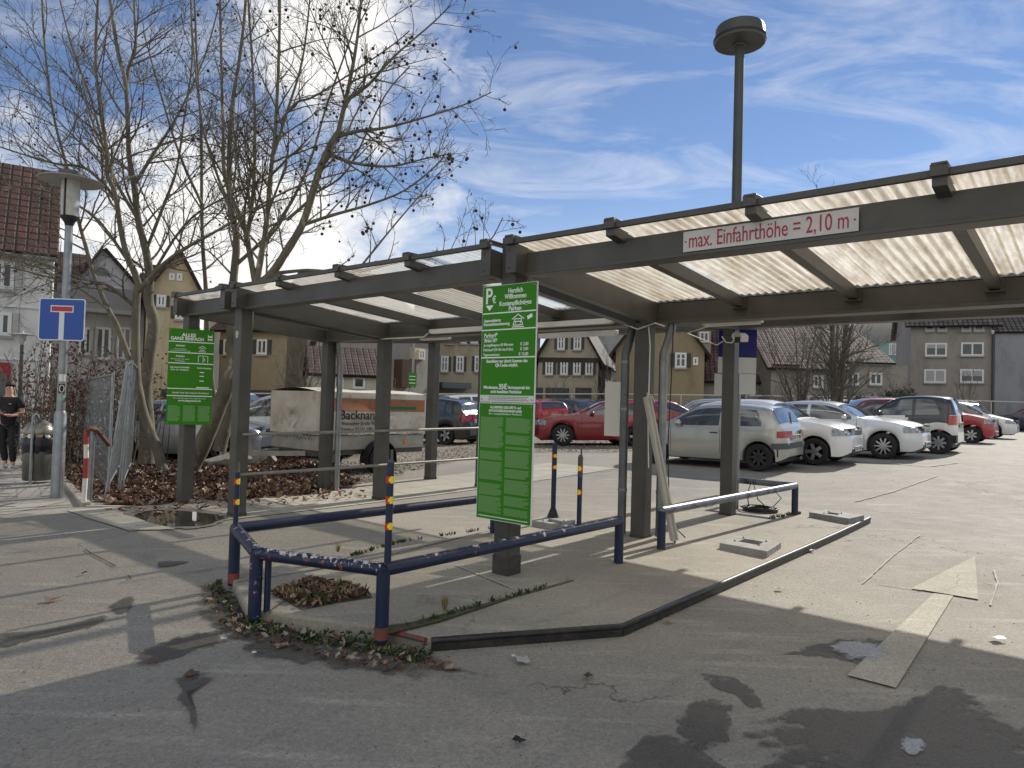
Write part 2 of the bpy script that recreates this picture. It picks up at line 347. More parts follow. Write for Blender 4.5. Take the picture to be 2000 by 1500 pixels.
wets=[[(1560,1270),(1640,1250),(1720,1252),(1765,1262),(1740,1290),(1690,1300),(1620,1285),(1540,1278)],
 [(1370,1320),(1430,1325),(1470,1350),(1490,1385),(1460,1380),(1440,1360),(1400,1345)],
 [(1325,1410),(1360,1375),(1410,1370),(1430,1395),(1425,1440),(1380,1465),(1345,1450)],
 [(1540,1390),(1600,1385),(1700,1392),(1770,1372),(1850,1340),(1905,1380),(1940,1400),(2040,1440),(2060,1530),(1560,1530),(1530,1470),(1480,1440)],
 [(1245,1450),(1300,1440),(1380,1470),(1400,1530),(1220,1540)],
 [(265,1300),(300,1262),(345,1245),(420,1235),(440,1255),(380,1272),(330,1290)],
 [(0,1240),(60,1235),(130,1222),(200,1205),(180,1225),(110,1240),(40,1258),(0,1262)],
 [(215,1185),(250,1165),(262,1175),(250,1195),(225,1200)],
 [(395,1155),(440,1150),(470,1215),(640,1262),(760,1280),(860,1290),(900,1310),(760,1316),(560,1290),(470,1262),(400,1210)],
 [(345,1330),(385,1318),(415,1325),(385,1348),(365,1358),(385,1400),(377,1425),(365,1385),(345,1368),(355,1350)],
 [(310,1100),(340,1097),(365,1099),(340,1108),(312,1108)],
 [(165,1008),(230,1003),(180,1013)]]
for i,wv in enumerate(wets): decal('damp_patch',wv,DAMP,.004+.0006*i,seed=i,amp=.09)
decal('grit_patch',[(1625,1262),(1670,1255),(1715,1260),(1738,1280),(1700,1294),(1650,1285)],DUSTY,.0125,seed=31)
decal('grit_patch',[(1755,1450),(1790,1445),(1808,1465),(1785,1478),(1755,1468)],DUSTY,.0125,seed=32)
# puddle, lies slightly proud of the slabs' low corner
WATER=M('puddle_water',(.035,.032,.026),rough=.02,spec=.6)
MUD=M('mud_stain',(.13,.12,.10),(.2,.19,.16),scale=5,rough=.7)
decal('puddle_margin',[(240,1000),(300,992),(380,995),(445,1006),(430,1022),(395,1032),(330,1034),(280,1026)],MUD,.0115,seed=41,amp=.04,soft=False)
decal('puddle',[(262,1008),(300,999),(360,1000),(425,1008),(436,1015),(400,1027),(345,1030),(300,1025)],WATER,.015,seed=42,amp=.03,soft=False)
# road arrow and faded lines (preformed marking, worn)
MARK=ground_mat('worn_marking',(.36,.34,.275),(.43,.41,.34),.26,(.27,.25,.21),.004)
def flat(name,polys,mat,dz):
    mb=MB()
    for pts in polys:
        P=[gr(*p) for p in pts]; mb.add([(p.x,p.y,G(p.x,p.y)+dz) for p in P],[tuple(range(len(P)))])
    return struct(mb.build(name,mat,smooth=0))
def ripple(p,q,n,amp,seed):
    r=random.Random(seed); return [(p[0]+(q[0]-p[0])*i/n+r.uniform(-amp,amp)*2,p[1]+(q[1]-p[1])*i/n+r.uniform(-amp,amp)*.4) for i in range(n+1)]
flat('road_arrow',[[(1655,1322),(1750,1347),(1862,1166),(1824,1161)],[(1780,1151),(1911,1173),(1904,1088)]],MARK,.0115)
CRK=M('sealed_crack',(.37,.35,.30),(.29,.27,.23),scale=9,rough=.8); DCRK=M('open_crack',(.07,.065,.055),rough=.9)
def crack(name,pts,wd,mat,dz,seed):
    P=[gr(*p) for p in pts]; r=random.Random(seed); fine=[]
    for i in range(len(P)-1):
        n=max(2,int((P[i+1]-P[i]).length/.12))
        for k in range(n): q=P[i].lerp(P[i+1],k/n); fine.append(q+Vector((r.uniform(-1,1),r.uniform(-1,1),0))*.006)
    fine.append(P[-1]); vs=[];fs=[]
    for i,p in enumerate(fine):
        d=(fine[min(i+1,len(fine)-1)]-fine[max(i-1,0)]).normalized(); s=Vector((-d.y,d.x,0))*wd*.5*r.uniform(.4,1.3)
        for q in (p-s,p+s): vs.append((q.x,q.y,G(q.x,q.y)+dz))
        if i: fs.append((2*i-2,2*i,2*i+1,2*i-1))
    mb=MB(); mb.add(vs,fs); return struct(mb.build(name,mat,smooth=0))
for i,(pts,wd,mt) in enumerate([([(1684,1142),(1740,1090),(1797,1046)],.022,CRK),([(1720,1143),(1800,1155)],.02,CRK),([(1934,1185),(1948,1140),(1942,1115)],.02,CRK),([(1670,981),(1740,962),(1790,945),(1830,930)],.05,CRK),
    ([(1660,900),(1740,906),(1815,912),(1870,905)],.09,CRK),([(1820,882),(1905,884)],.07,CRK),([(165,1075),(195,1092),(225,1108)],.02,DCRK),([(235,1140),(340,1125),(450,1108),(560,1096)],.016,DCRK),([(250,1126),(255,1133)],.02,DCRK)]):
    crack('road_crack',pts,wd*.8,mt,.0118+.0002*i,i)
# light rectangular repair in the left lane
flat('road_patch',[[(160,1010),(228,1003),(345,1036),(250,1037)]],PAVE,.0128)
# ================================================================== TRAFFIC ISLAND
IZ=.075
isl=[(-1.55,-1.64),(-.57,-2.05),(.31,-1.66),(.74,-1.58),(1.43,-.50),(1.40,5.9),(-1.10,6.2),(-1.33,2.5),(-1.42,0)]
mb=MB(); P=[Wg(a,b) for a,b in isl]
mb.prism([(p.x,p.y) for p in P],-.3,lambda x,y:G(x,y)+IZ)
o=mb.build('traffic_island',CONC,smooth=0,bevel=.02); struct(o)
KRB=M('black_kerb_edge',(.010,.010,.010),(.04,.037,.032),scale=14,rough=.45,bump=.3,thr=(.45,.75)); 
KRED=M('worn_red_edge',(.22,.035,.02),(.08,.06,.05),scale=18,rough=.6,thr=(.35,.6))
kb=MB(); ke=isl[3:6]
path=[Wg(a+.012,b,IZ-.012) for a,b in [isl[3],isl[4]]+[(1.43-.03*i/8,-.5+6.4*i/8) for i in range(1,9)]]
kb.tube(path,.022,8)
for i in range(len(path)-1): kb.beam(path[i]-Vector((0,0,.055)),path[i+1]-Vector((0,0,.055)),.025,.10)
struct(kb.build('kerb_edge',KRB,smooth=50))
kb=MB(); kb.tube([Wg(.33,-1.672,IZ-.012),Wg(.72,-1.60,IZ-.012)],.018,8); struct(kb.build('kerb_edge_painted',KRED))
# expansion joints, planting pit
def isheet(name,abpts,mat,dz):
    mb=MB(); P=[Wg(a,b,IZ+dz) for a,b in abpts]; mb.add(P,[tuple(range(len(P)))]); return struct(mb.build(name,mat,smooth=0))
def pxi(u,v): return ab(gr(u,v,IZ))
SOIL=M('pit_soil',(.05,.04,.028),(.11,.09,.06),scale=30,rough=1,bump=1,bscale=60)
pit=[pxi(*p) for p in [(530,1160),(600,1135),(680,1145),(728,1168),(660,1178),(590,1192)]]
isheet('planting_pit',pit,SOIL,.004)
for i,(p,q,wd) in enumerate([((450,1140),(640,1110),.012),((575,1160),(520,1200),.012),((890,1105),(1000,1150),.02),((735,1240),(1120,1135),.03),((1160,1098),(1215,1108),.012),((760,1085),(970,1035),.02)]):
    A=Vector(pxi(*p)); B=Vector(pxi(*q)); d=(B-A).normalized(); s=Vector((-d.y,d.x))*wd/2
    isheet('island_joint',[A-s,B-s,B+s,A+s],JOINT if i!=2 else MARK,.006+.001*i)
MOSS=M('moss',(.05,.055,.02),(.10,.09,.05),scale=25,rough=1,bump=1)
# ================================================================== CANOPY
STEEL=M('taupe_steel',(.052,.049,.041),(.084,.079,.066),scale=3.2,rough=.45,bump=.05,bscale=60,dirt=((.06,.055,.047),3.0,.56,.85))
STEELD=M('taupe_steel_dark',(.06,.055,.047),(.09,.083,.07),scale=3,rough=.5)
ZINC=M('zinc',(.30,.32,.33),(.2,.21,.215),scale=7,rough=.42,metal=.7,bump=.1,bscale=30)
def fibre(nm,tpf,ca,cb):
    m=bpy.data.materials.new(nm); m.use_nodes=True; t=m.node_tree; t.nodes.clear()
    o_=t.nodes.new('ShaderNodeOutputMaterial'); tr=t.nodes.new('ShaderNodeBsdfTranslucent'); df=t.nodes.new('ShaderNodeBsdfDiffuse'); tp=t.nodes.new('ShaderNodeBsdfTransparent'); gl=t.nodes.new('ShaderNodeBsdfGlossy'); gl.inputs['Roughness'].default_value=.3
    m1=t.nodes.new('ShaderNodeMixShader'); m2=t.nodes.new('ShaderNodeMixShader'); m3=t.nodes.new('ShaderNodeMixShader'); m1.inputs[0].default_value=.15; m2.inputs[0].default_value=tpf; m3.inputs[0].default_value=.04
    g=t.nodes.new('ShaderNodeTexCoord'); n=t.nodes.new('ShaderNodeTexNoise'); n.inputs['Scale'].default_value=2.6; n.inputs['Detail'].default_value=8; n.inputs['Roughness'].default_value=.7; mp=t.nodes.new('ShaderNodeMapping'); mp.inputs['Scale'].default_value=(4.5,.7,1); t.links.new(g.outputs['Object'],mp.inputs[0]); t.links.new(mp.outputs[0],n.inputs['Vector'])
    r=t.nodes.new('ShaderNodeValToRGB'); e=r.color_ramp.elements; e[0].position=.38; e[1].position=.60; e[0].color=(*ca,1); e[1].color=(*cb,1); t.links.new(n.outputs[0],r.inputs[0])
    wv=t.nodes.new('ShaderNodeTexWave'); wv.bands_direction='X'; wv.inputs['Scale'].default_value=4.15; wv.inputs['Distortion'].default_value=.25; wv.inputs['Detail'].default_value=1; t.links.new(g.outputs['Object'],wv.inputs['Vector'])  # shading of the corrugation painted into the sheet colour as darker ribs
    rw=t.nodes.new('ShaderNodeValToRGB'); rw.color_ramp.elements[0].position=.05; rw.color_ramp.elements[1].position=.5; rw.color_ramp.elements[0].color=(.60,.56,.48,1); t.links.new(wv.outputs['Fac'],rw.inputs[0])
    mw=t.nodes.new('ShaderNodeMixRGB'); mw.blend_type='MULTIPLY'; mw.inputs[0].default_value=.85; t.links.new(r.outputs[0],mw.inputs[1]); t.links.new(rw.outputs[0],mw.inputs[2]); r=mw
    t.links.new(r.outputs[0],tr.inputs[0]); df.inputs[0].default_value=(.6,.57,.5,1); tp.inputs[0].default_value=(.95,.91,.82,1)
    t.links.new(tr.outputs[0],m1.inputs[1]); t.links.new(df.outputs[0],m1.inputs[2]); t.links.new(m1.outputs[0],m2.inputs[1]); t.links.new(tp.outputs[0],m2.inputs[2]); t.links.new(m2.outputs[0],m3.inputs[1]); t.links.new(gl.outputs[0],m3.inputs[2]); t.links.new(m3.outputs[0],o_.inputs[0])
    return m
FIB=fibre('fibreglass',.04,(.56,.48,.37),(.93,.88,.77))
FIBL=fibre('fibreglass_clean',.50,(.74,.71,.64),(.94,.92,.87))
WHT=M('white_enamel',(.72,.72,.69),(.62,.61,.57),scale=6,rough=.4)
BLK=M('black_rubber',(.012,.012,.013),rough=.6)
CN=thing('carpark_canopy','grey steel parking canopy with translucent corrugated roof panels over the entrance lanes','canopy',W(0,0,0),-YB)
def zf(b): return 2.845-.079*(b+.15)       # underside of the sheets, front half
def zb(b): return 2.66+.079*(b-2.25)
PW=.165
posts=[(-5.79,0,2.62),(-4.41,.0,2.93),(0,0,2.96),(-5.79,2.27,2.46),(-4.41,2.27,2.46),(0,2.24,2.46),(-5.79,4.6,2.64),(-4.41,4.5,2.64),(.03,4.46,2.64),(4.41,0,2.9),(4.41,2.24,2.46),(4.41,4.46,2.64)]
for a,b,top in posts:
    gz=G(W(a,b).x,W(a,b).y)
    q=MB(); q.b2((a-PW/2,b-PW/2,gz-.1),(a+PW/2,b+PW/2,top))
    po=q.build('post',STEEL,CN,bevel=.012)
    q=MB()
    base=gz+(IZ if -1.4<a<1.4 else 0)
    q.b2((a-PW/2-.003,b-PW/2-.003,base),(a+PW/2+.003,b+PW/2+.003,base+.16 if a>-1 and b<1 and a<1 else base+.05)); q.build('post_foot',M('post_foot_bitumen',(.035,.033,.03),(.07,.065,.055),scale=12,rough=.8),po)
secs=[(-5.87,-4.50,[]),(-4.32,-.09,[-3.3,-2.2,-1.12]),(.09,4.32,[1.1,2.15,3.2])]
for a0,a1,mids in secs:
    q=MB(); q.b2((a0+.08,-.075,2.63),(a1-.08,.045,2.80)); q.b2((a0+.08,-.10,2.605),(a1-.08,.07,2.632)); q.build('front_beam',STEEL,CN,bevel=.004)
    q=MB(); q.b2((a0+.08,2.17,2.47),(a1-.08,2.31,2.655)); q.b2((a0+.03,2.13,2.435),(a1-.03,2.34,2.468)); q.build('valley_beam',STEEL,CN,bevel=.004)
    q=MB(); q.b2((a0+.08,4.39,2.64),(a1-.08,4.53,2.83)); q.b2((a0+.03,4.36,2.61),(a1-.03,4.56,2.638)); q.build('rear_beam',STEEL,CN,bevel=.004)
    ends=[a0+.05,a1-.05]
    for a in ends:
        q=MB(); wd=.10
        for (b0,b1,zz) in ((-.20,2.17,zf),(2.31,5.28,zb)):
            for k in (0,1): pass
            vs=[(a-wd/2,b0,zz(b0)-.005),(a+wd/2,b0,zz(b0)-.005),(a+wd/2,b1,zz(b1)-.005),(a-wd/2,b1,zz(b1)-.005)]
            q.add(vs+[(x,y,z-.225) for x,y,z in vs],[(0,1,2,3),(7,6,5,4),(0,4,5,1),(1,5,6,2),(2,6,7,3),(3,7,4,0)])
        q.build('edge_rafter',STEEL,CN,bevel=.003)
        q=MB(); q.b2((a-.055,-.222,2.615),(a+.055,-.202,2.845))
        for dz in (.045,.19): q.lathe([(0,-.232),(.009,-.232),(.009,-.222)],(a-.02,0,2.615+dz),8,'y')
        q.build('end_plate',STEEL,CN,bevel=.003)
    for a in mids:
        q=MB(); wd=.075
        for (b0,b1,zz,d0,d1) in ((-.237,.045,zf,.062,.085),(2.31,5.28,zb,.115,.115)):
            vs=[(a-wd/2,b0,zz(b0)+.004),(a+wd/2,b0,zz(b0)+.004),(a+wd/2,b1,zz(b1)+.004),(a-wd/2,b1,zz(b1)+.004)]
            dd=[d0,d0,d1,d1]
            q.add(vs+[(x,y,z-d_) for (x,y,z),d_ in zip(vs,dd)],[(0,1,2,3),(7,6,5,4),(0,4,5,1),(1,5,6,2),(2,6,7,3),(3,7,4,0)])
        # full-depth part behind the front beam
        q.add([(a-.037,.045,zf(.045)-.01),(a+.037,.045,zf(.045)-.01),(a+.037,2.17,zf(2.17)-.01),(a-.037,2.17,zf(2.17)-.01)]+[(a-.037,.045,zf(.045)-.125),(a+.037,.045,zf(.045)-.125),(a+.037,2.17,zf(2.17)-.11),(a-.037,2.17,zf(2.17)-.11)],[(0,1,2,3),(7,6,5,4),(0,4,5,1),(1,5,6,2),(2,6,7,3),(3,7,4,0)])
        q.build('rafter',STEEL,CN,bevel=.003)
        q=MB(); q.b2((a-.06,2.155,2.545),(a+.06,2.168,2.65)); q.b2((a-.07,2.08,2.538),(a+.07,2.168,2.546)); q.build('rafter_shoe',STEELD,CN)
    # eave trims and clamps
    q=MB(); q.b2((a0,-.238,2.848),(a1,-.205,2.890)); q.build('eave_trim',STEEL,CN,bevel=.003); q=MB(); q.b2((a0,5.28,2.905),(a1,5.31,2.94)); q.build('eave_trim',STEEL,CN,bevel=.003)
    for a in ends+mids:
        q=MB(); q.b2((a-.045,-.26,2.845),(a+.045,-.239,2.912)); q.b2((a-.04,-.26,2.898),(a+.04,.06,2.922)); q.build('clamp',STEEL,CN,bevel=.003)
    # corrugated sheets, one per bay, front and rear slope
    lines=sorted(ends+mids)
    for i in range(len(lines)-1):
        A0,A1=lines[i]+.005,lines[i+1]-.005
        for (b0,b1,zz) in ((-.2,2.16,zf),(2.32,5.28,zb)):
            nw=max(6,int((A1-A0)/.076)); ns=nw*6; vs=[];fs=[]
            nb=4
            for jb in range(nb+1):
                b=b0+(b1-b0)*jb/nb
                for k in range(ns+1):
                    a=A0+(A1-A0)*k/ns; vs.append((a,b,zz(b)+.012+(.013 if a0>-1 else .007)*math.sin(2*PI*k/6)))
            for jb in range(nb):
                for k in range(ns): x=jb*(ns+1)+k; fs.append((x,x+1,x+ns+2,x+ns+1))
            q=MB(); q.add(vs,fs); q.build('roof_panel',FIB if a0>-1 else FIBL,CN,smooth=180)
# valley gutters
for a0,a1,_ in secs:
    q=MB(); q.b2((a0,2.18,2.66),(a1,2.30,2.668)); q.b2((a0,2.165,2.66),(a1,2.175,2.70)); q.b2((a0,2.305,2.66),(a1,2.315,2.70)); q.build('valley_gutter',ZINC,CN)
def loc(u,v,dz=0): p=gr(u,v,dz); return ab(p)
# downpipes
def dpipe(a,b,zb_,sw,mat,name='downpipe'):
    q=MB(); q.tube([(a+sw[0],b+sw[1],2.50),(a+sw[0],b+sw[1],2.40),(a+sw[0]*.6,b+sw[1]*.6,2.27),(a,b,2.12),(a,b,2.0),(a,b,zb_)],.047,14); o=q.build(name,mat,CN,smooth=60)
    q=MB()
    for z in (.62,1.5,2.02):
        q.lathe([(.052,z),(.052,z+.03)],(a,b,0),14)
    q.build('pipe_clip',ZINC,o); return o
gz=G(*W(0,2.2).xy)+.12
ZD=M('zinc_dark',(.10,.11,.11),(.16,.17,.17),scale=5,rough=.45,metal=.5)
dpipe(-.19,2.16,gz,(.02,.10),ZD); dpipe(.20,2.30,gz,(.10,-.02),ZINC); dpipe(-5.66,2.40,.05,(.0,-.05),ZINC)
# lights under the valley beam
for a0,a1,b,z in ((-3.25,-1.75,2.10,2.47),(-1.6,-.3,2.10,2.47),(.5,1.15,2.62,2.45),(-4.0,-3.4,2.62,2.45),(-1.9,-.7,2.8,2.42)):
    q=MB(); q.b2((a0,b-.035,z),(a1,b+.035,z+.05)); q.b2((a0+.03,b-.045,z-.012),(a1-.03,b+.045,z+.002)); q.build('light_fitting',WHT,CN,bevel=.005)
q=MB(); q.tube([(-4.3,2.11,2.43),(-3.4,2.11,2.425),(-3.3,2.10,2.47)],.009,6); q.build('wiring',WHT,CN); q=MB(); q.tube([(-.2,2.1,2.45),(.0,2.08,2.38),(.2,2.1,2.44),(.3,2.12,2.40)],.008,6); q.build('wiring',WHT,CN); q=MB(); q.tube([(.12,2.1,2.40),(.15,2.09,2.2),(.14,2.1,1.4),(.16,2.1,.9)],.007,6)
q.build('wiring',WHT,CN); q=MB(); q.tube([(.6,2.66,2.46),(.02,3.2,2.44),(-.05,4.2,2.38),(-.02,4.32,2.44)],.007,6); q.build('wiring',WHT,CN)
q=MB(); q.tube([(.36,2.2,2.43),(.35,2.2,1.9),(.33,2.2,1.2),(.36,2.2,.35),(.5,2.3,.19)],.006,6); q.build('hanging_cable',BLK,CN)
# sticker on the second post
q=MB(); q.lathe([(0,-.0885),(.045,-.0885),(.045,-.0835)],(-4.41,0,2.30),20,'y',sx=.62); st=q.build('round_sticker',WHT,CN)
q=MB()
for k in range(7):
    a=2*PI*k/7; q.box((-4.41+.016*math.cos(a),-.0893,2.30+.022*math.sin(a)),(.008,.001,.02),rot=Euler((0,a,0)))
q.build('sticker_print',M('grey_ink',(.25,.25,.25)),st)
# ------------------------------------------------------------------ height sign
RED=M('sign_red',(.36,.02,.035),rough=.5); 
HS=thing('height_limit_sign','long white board with red clearance lettering on the front canopy beam','sign',W(1.62,-.098,2.705),-YB)
q=MB(); q.b2((0,-.008,-.071),(1.14,0,.071)); q.build('board',M('sign_white',(.60,.59,.57),(.5,.49,.47),scale=5,rough=.5),HS,bevel=.002)
me=text('max. Einfahrthöhe = 2,10 m',.15,RED,HS,FM(.565,0.0,-.0095),sx=.86); bb=[v.co.x for v in me.vertices]; wdt=max(bb)-min(bb)
k=1.04/wdt; me.transform(Matrix.Translation((.565,0,0))@Matrix.Diagonal((k,1,1,1))@Matrix.Translation((-.565,0,0)))
join_me([me],'lettering',RED,HS)
q=MB(); [q.lathe([(0,-.011),(.006,-.011),(.006,-.008)],(x,0,0),8,'y') for x in (.02,1.12)]; q.build('screws',M('screw',(.1,.1,.1),rough=.4,metal=.6),HS)
# ------------------------------------------------------------------ green signs
GRN=M('sign_green',(.030,.195,.004),(.038,.215,.006),scale=1.5,rough=.55,spec=.25); LW=M('print_white',(.80,.85,.78),rough=.5); EDG=M('board_edge',(.7,.72,.7),rough=.4)
LG=M('fine_print_green',(.26,.46,.19),rough=.5)
def fitted(s,cx,z,w_,h,y,align='CENTER',bold=0,shear=0):
    me=text(s,h,LW,None,Matrix.Identity(4),align=align,bold=bold,shear=shear); xs_=[v.co.x for v in me.vertices]; k=w_/(max(xs_)-min(xs_)); x0=min(xs_) if align=='LEFT' else (min(xs_)+max(xs_))/2
    me.transform(Matrix.Translation((-x0,0,0))); me.transform(Matrix.Diagonal((k,1,1,1))); me.transform(FM(cx,z,y)); return me
def lines(q,x0,x1,z0,z1,n,y,rnd,gap=.45,minw=.75):
    st_=(z0-z1)/n
    for i in range(n):
        z=z0-st_*(i+.5); x=x0; e=x0+(x1-x0)*(rnd.uniform(minw,1) if rnd.random()<.3 else rnd.uniform(.93,1))
        while x<e:
            wl=rnd.uniform(.010,.03); q.b2((x,y-.0008,z-st_*gap/2),(min(x+wl,e),y,z+st_*gap/2)); x+=wl+.004
rnd=random.Random(5)
WS=thing('welcome_tariff_sign','green welcome and parking tariff board, upper of the two on the central post','sign',W(-.25,-.115,1.555),-YB)
q=MB(); q.b2((0,-.004,0),(.588,.012,.985)); q.build('board',GRN,WS); q=MB(); q.b2((-.004,-.002,-.004),(.592,.014,.989)); q.build('board_edge',EDG,WS)
y=-.0055; T=[]
T+= [fitted('P',.075,.895,.075,.19,y,bold=.003),fitted('€',.13,.865,.04,.085,y,bold=.0015)]
for st_,cx_,z_,w_,h_,bo in [('Herzlich',.365,.931,.155,.066,.001),('Willkommen',.365,.883,.235,.066,.001),('Kostenpflichtiges',.365,.826,.345,.064,.001),('Parken',.365,.780,.135,.064,.001),('Automatisierte',.115,.690,.19,.042,.0008),('Kennzeichenerkennung',.165,.658,.29,.042,.0008),('Parktarif*',.105,.562,.15,.060,.0006),
  ('Je angefangene 60 Minuten',.19,.480,.33,.038,.0003),('€ 2,00',.475,.480,.085,.044,.0003),('Nachttarif (18 Uhr bis 8 Uhr)',.19,.440,.33,.038,.0003),('€ 3,00',.475,.440,.085,.044,.0003),('Tagesmaximum',.115,.398,.185,.038,.0003),('€ 15,00',.468,.398,.1,.044,.0003),
  ('Bezahlung nur durch Scannen des',.29,.342,.45,.044,.0008),('QR-Codes möglich.',.29,.307,.25,.044,.0008),('Mindestens',.12,.120,.16,.044,.0008),('35€',.255,.125,.09,.072,.0015),('Vertragsstrafe bei',.425,.120,.235,.044,.0008),('nicht bezahltem Parkticket',.29,.084,.34,.042,.0008)]: T.append(fitted(st_,cx_,z_,w_,h_*.86,y,bold=bo))
T.append(fitted('Parken 24/7',.105,.518,.15,.040,y,bold=.0008,shear=.25))
join_me(T,'lettering',LW,WS)
q=MB()
for z in (.752,.61,.374): q.b2((0,-.0052,z-.005),(.588,-.0042,z+.005))
q.add([(.035,-.0055,.822),(.125,-.0055,.822),(.08,-.0055,.775)],[(0,2,1)])
q.b2((.02,-.0055,.534),(.17,-.0045,.537))
# pictogram: roof over a car front, camera
for p0,p1 in [((.335,.650),(.40,.690)),((.40,.690),(.465,.650)),((.36,.650),(.375,.612)),((.44,.650),(.425,.612)),((.36,.652),(.44,.652)),((.35,.600),(.45,.600)),((.35,.600),(.355,.625)),((.45,.600),(.445,.625)),((.355,.630),(.445,.630)),((.335,.585),(.465,.585))]:
    q.beam((p0[0],-.005,p0[1]),(p1[0],-.005,p1[1]),.0012,.009,upv=(0,1,0)) if False else q.box(((p0[0]+p1[0])/2,-.0052,(p0[1]+p1[1])/2+.04),(math.hypot(p1[0]-p0[0],p1[1]-p0[1]),.001,.008),rot=Euler((0,-math.atan2(p1[1]-p0[1],p1[0]-p0[0]),0)))
q.box((.525,-.0052,.705),(.055,.001,.03),rot=Euler((0,-.4,0)))
q.build('pictogram',LW,WS,smooth=0)
q=MB(); q.b2((0,-.0052,.0),(.588,-.0042,.055)); q.build('footer_strip',M('footer_grey',(.62,.66,.6)),WS)
q=MB(); lines(q,.10,.54,.048,.008,3,-.0056,rnd); q.build('footer_print',M('footer_ink',(.2,.25,.18)),WS,smooth=0)
TS=thing('terms_sign','green board of dense small print, lower of the two on the central post','sign',W(-.25,-.118,.565),-YB)
q=MB(); q.b2((0,-.004,0),(.588,.012,.975)); q.build('board',GRN,TS); q=MB(); q.b2((-.006,-.002,-.006),(.594,.014,.981)); q.build('board_edge',EDG,TS)
join_me([fitted('ALLGEMEINE GESCHÄFTS- und',.29,.942,.34,.028,y,bold=.0006),fitted('NUTZUNGSBEDINGUNGEN (AGB)',.29,.913,.36,.028,y,bold=.0006),fitted('für entgeltliches Parken',.29,.888,.36,.02,y)],'lettering',LW,TS)
q=MB(); rnd=random.Random(9)
for (x0,x1,blocks) in ((.02,.28,[(.86,.60,34),(.57,.50,10),(.485,.33,22),(.30,.20,14),(.19,.05,18)]),(.305,.57,[(.86,.74,16),(.715,.64,11),(.62,.60,3),(.585,.45,18),(.435,.36,10),(.345,.23,16),(.21,.13,10),(.11,.05,8)])):
    for z0,z1,nn in blocks: lines(q,x0,x1,z0,z1,nn,-.0048,rnd)
q.build('fine_print',LG,TS,smooth=0)
q=MB(); rnd=random.Random(2); lines(q,.01,.575,.028,.016,1,-.0048,rnd,.6,.98); q.build('bottom_line',LW,TS,smooth=0)
# instruction board on the left post
p0=dep(322,735,9.58); p1=dep(411,735,9.83); dx=(p1-p0); an=math.atan2(dx.y,dx.x); WA=math.hypot(dx.x,dx.y)
c=dep(321,829,9.58); zbt=c.z; ztp=dep(326,640,9.58).z; HA=ztp-zbt; x0=dep(323,829,9.58)
AS=thing('instruction_sign','green pictogram instruction board on the leftmost canopy post','sign',(x0.x,x0.y,zbt),an)
q=MB(); q.b2((0,-.004,0),(WA,.012,HA)); q.build('board',GRN,AS)
sx_=WA; T=[]; _f=fitted
def fitted(s_,cx,z,w_,h,y_,**k): return _f(s_,cx,z,w_,h*1.08,y_,**k)
def zz(f): return HA*(1-f)
T+=[fitted('ALLES',.43*sx_,zz(.065),.31*sx_,.055,y,bold=.002),fitted('GANZ EINFACH',.40*sx_,zz(.105),.72*sx_,.055,y,bold=.002),fitted('EINFAHRT',.26*sx_,zz(.18),.2*sx_,.028,y,bold=.0008),fitted('Automatisierte',.26*sx_,zz(.212),.26*sx_,.022,y),fitted('Kennzeichenerkennung',.26*sx_,zz(.23),.42*sx_,.022,y),
    fitted('PARKEN',.26*sx_,zz(.29),.18*sx_,.028,y,bold=.0008),fitted('Suchen Sie sich einen',.26*sx_,zz(.318),.4*sx_,.022,y),fitted('Parkplatz',.26*sx_,zz(.337),.2*sx_,.022,y),fitted('QR-Code SCANNEN',.26*sx_,zz(.405),.42*sx_,.026,y,bold=.0008),fitted('(Vor der Ausfahrt)',.26*sx_,zz(.43),.38*sx_,.026,y,bold=.0006),fitted('Online Bezahlen',.80*sx_,zz(.405),.32*sx_,.026,y,bold=.0006),
    fitted('Bezahlt? Gute Fahrt wünscht Die Parkerei',.52*sx_,zz(.668),.80*sx_,.026,y,bold=.0006),fitted('Alternativ Bezahlen unter folgendem Link:',.5*sx_,zz(.725),.72*sx_,.022,y),fitted('www.dieparkerei.de',.5*sx_,zz(.75),.5*sx_,.036,y,bold=.0008)]
join_me(T,'lettering',LW,AS)
q=MB()
for f in (.137,.25,.36,.625,.70): q.b2((0,-.0052,zz(f)-.006),(WA,-.0042,zz(f)+.006))
def ln(p0,p1,wd=.007):
    a_=(p0[0]*sx_,zz(p0[1]));b_=(p1[0]*sx_,zz(p1[1])); q.box(((a_[0]+b_[0])/2,-.0052,(a_[1]+b_[1])/2),(math.hypot(b_[0]-a_[0],b_[1]-a_[1]),.001,wd),rot=Euler((0,-math.atan2(b_[1]-a_[1],b_[0]-a_[0]),0)))
for s in [((.66,.195),(.74,.172)),((.74,.172),(.82,.195)),((.68,.215),(.80,.215)),((.70,.198),(.78,.198)),((.66,.232),(.82,.232)),((.66,.345),(.66,.275)),((.66,.275),(.87,.278)),((.87,.278),(.87,.345)),((.765,.275),(.765,.345)),((.80,.30),(.80,.33))]: ln(*s)
for f in (.45,.49,.54): ln((.70,f),(.80,f),.012)
ln((.64,.61),(.92,.61),.014)
for a_,b_ in (((.86,.045),(.86,.115)),((.95,.045),(.95,.115))): ln(a_,b_,.006)
ln((.86,.07),(.95,.07),.02); ln((.86,.10),(.95,.10),.018)
q.build('pictogram',LW,AS,smooth=0)
q=MB(); rnd=random.Random(4)
for x0_ in (.04,.37,.70): lines(q,x0_*sx_,(x0_+.27)*sx_,zz(.80),zz(.965),16,-.0048,rnd)
q.build('fine_print',LG,AS,smooth=0)

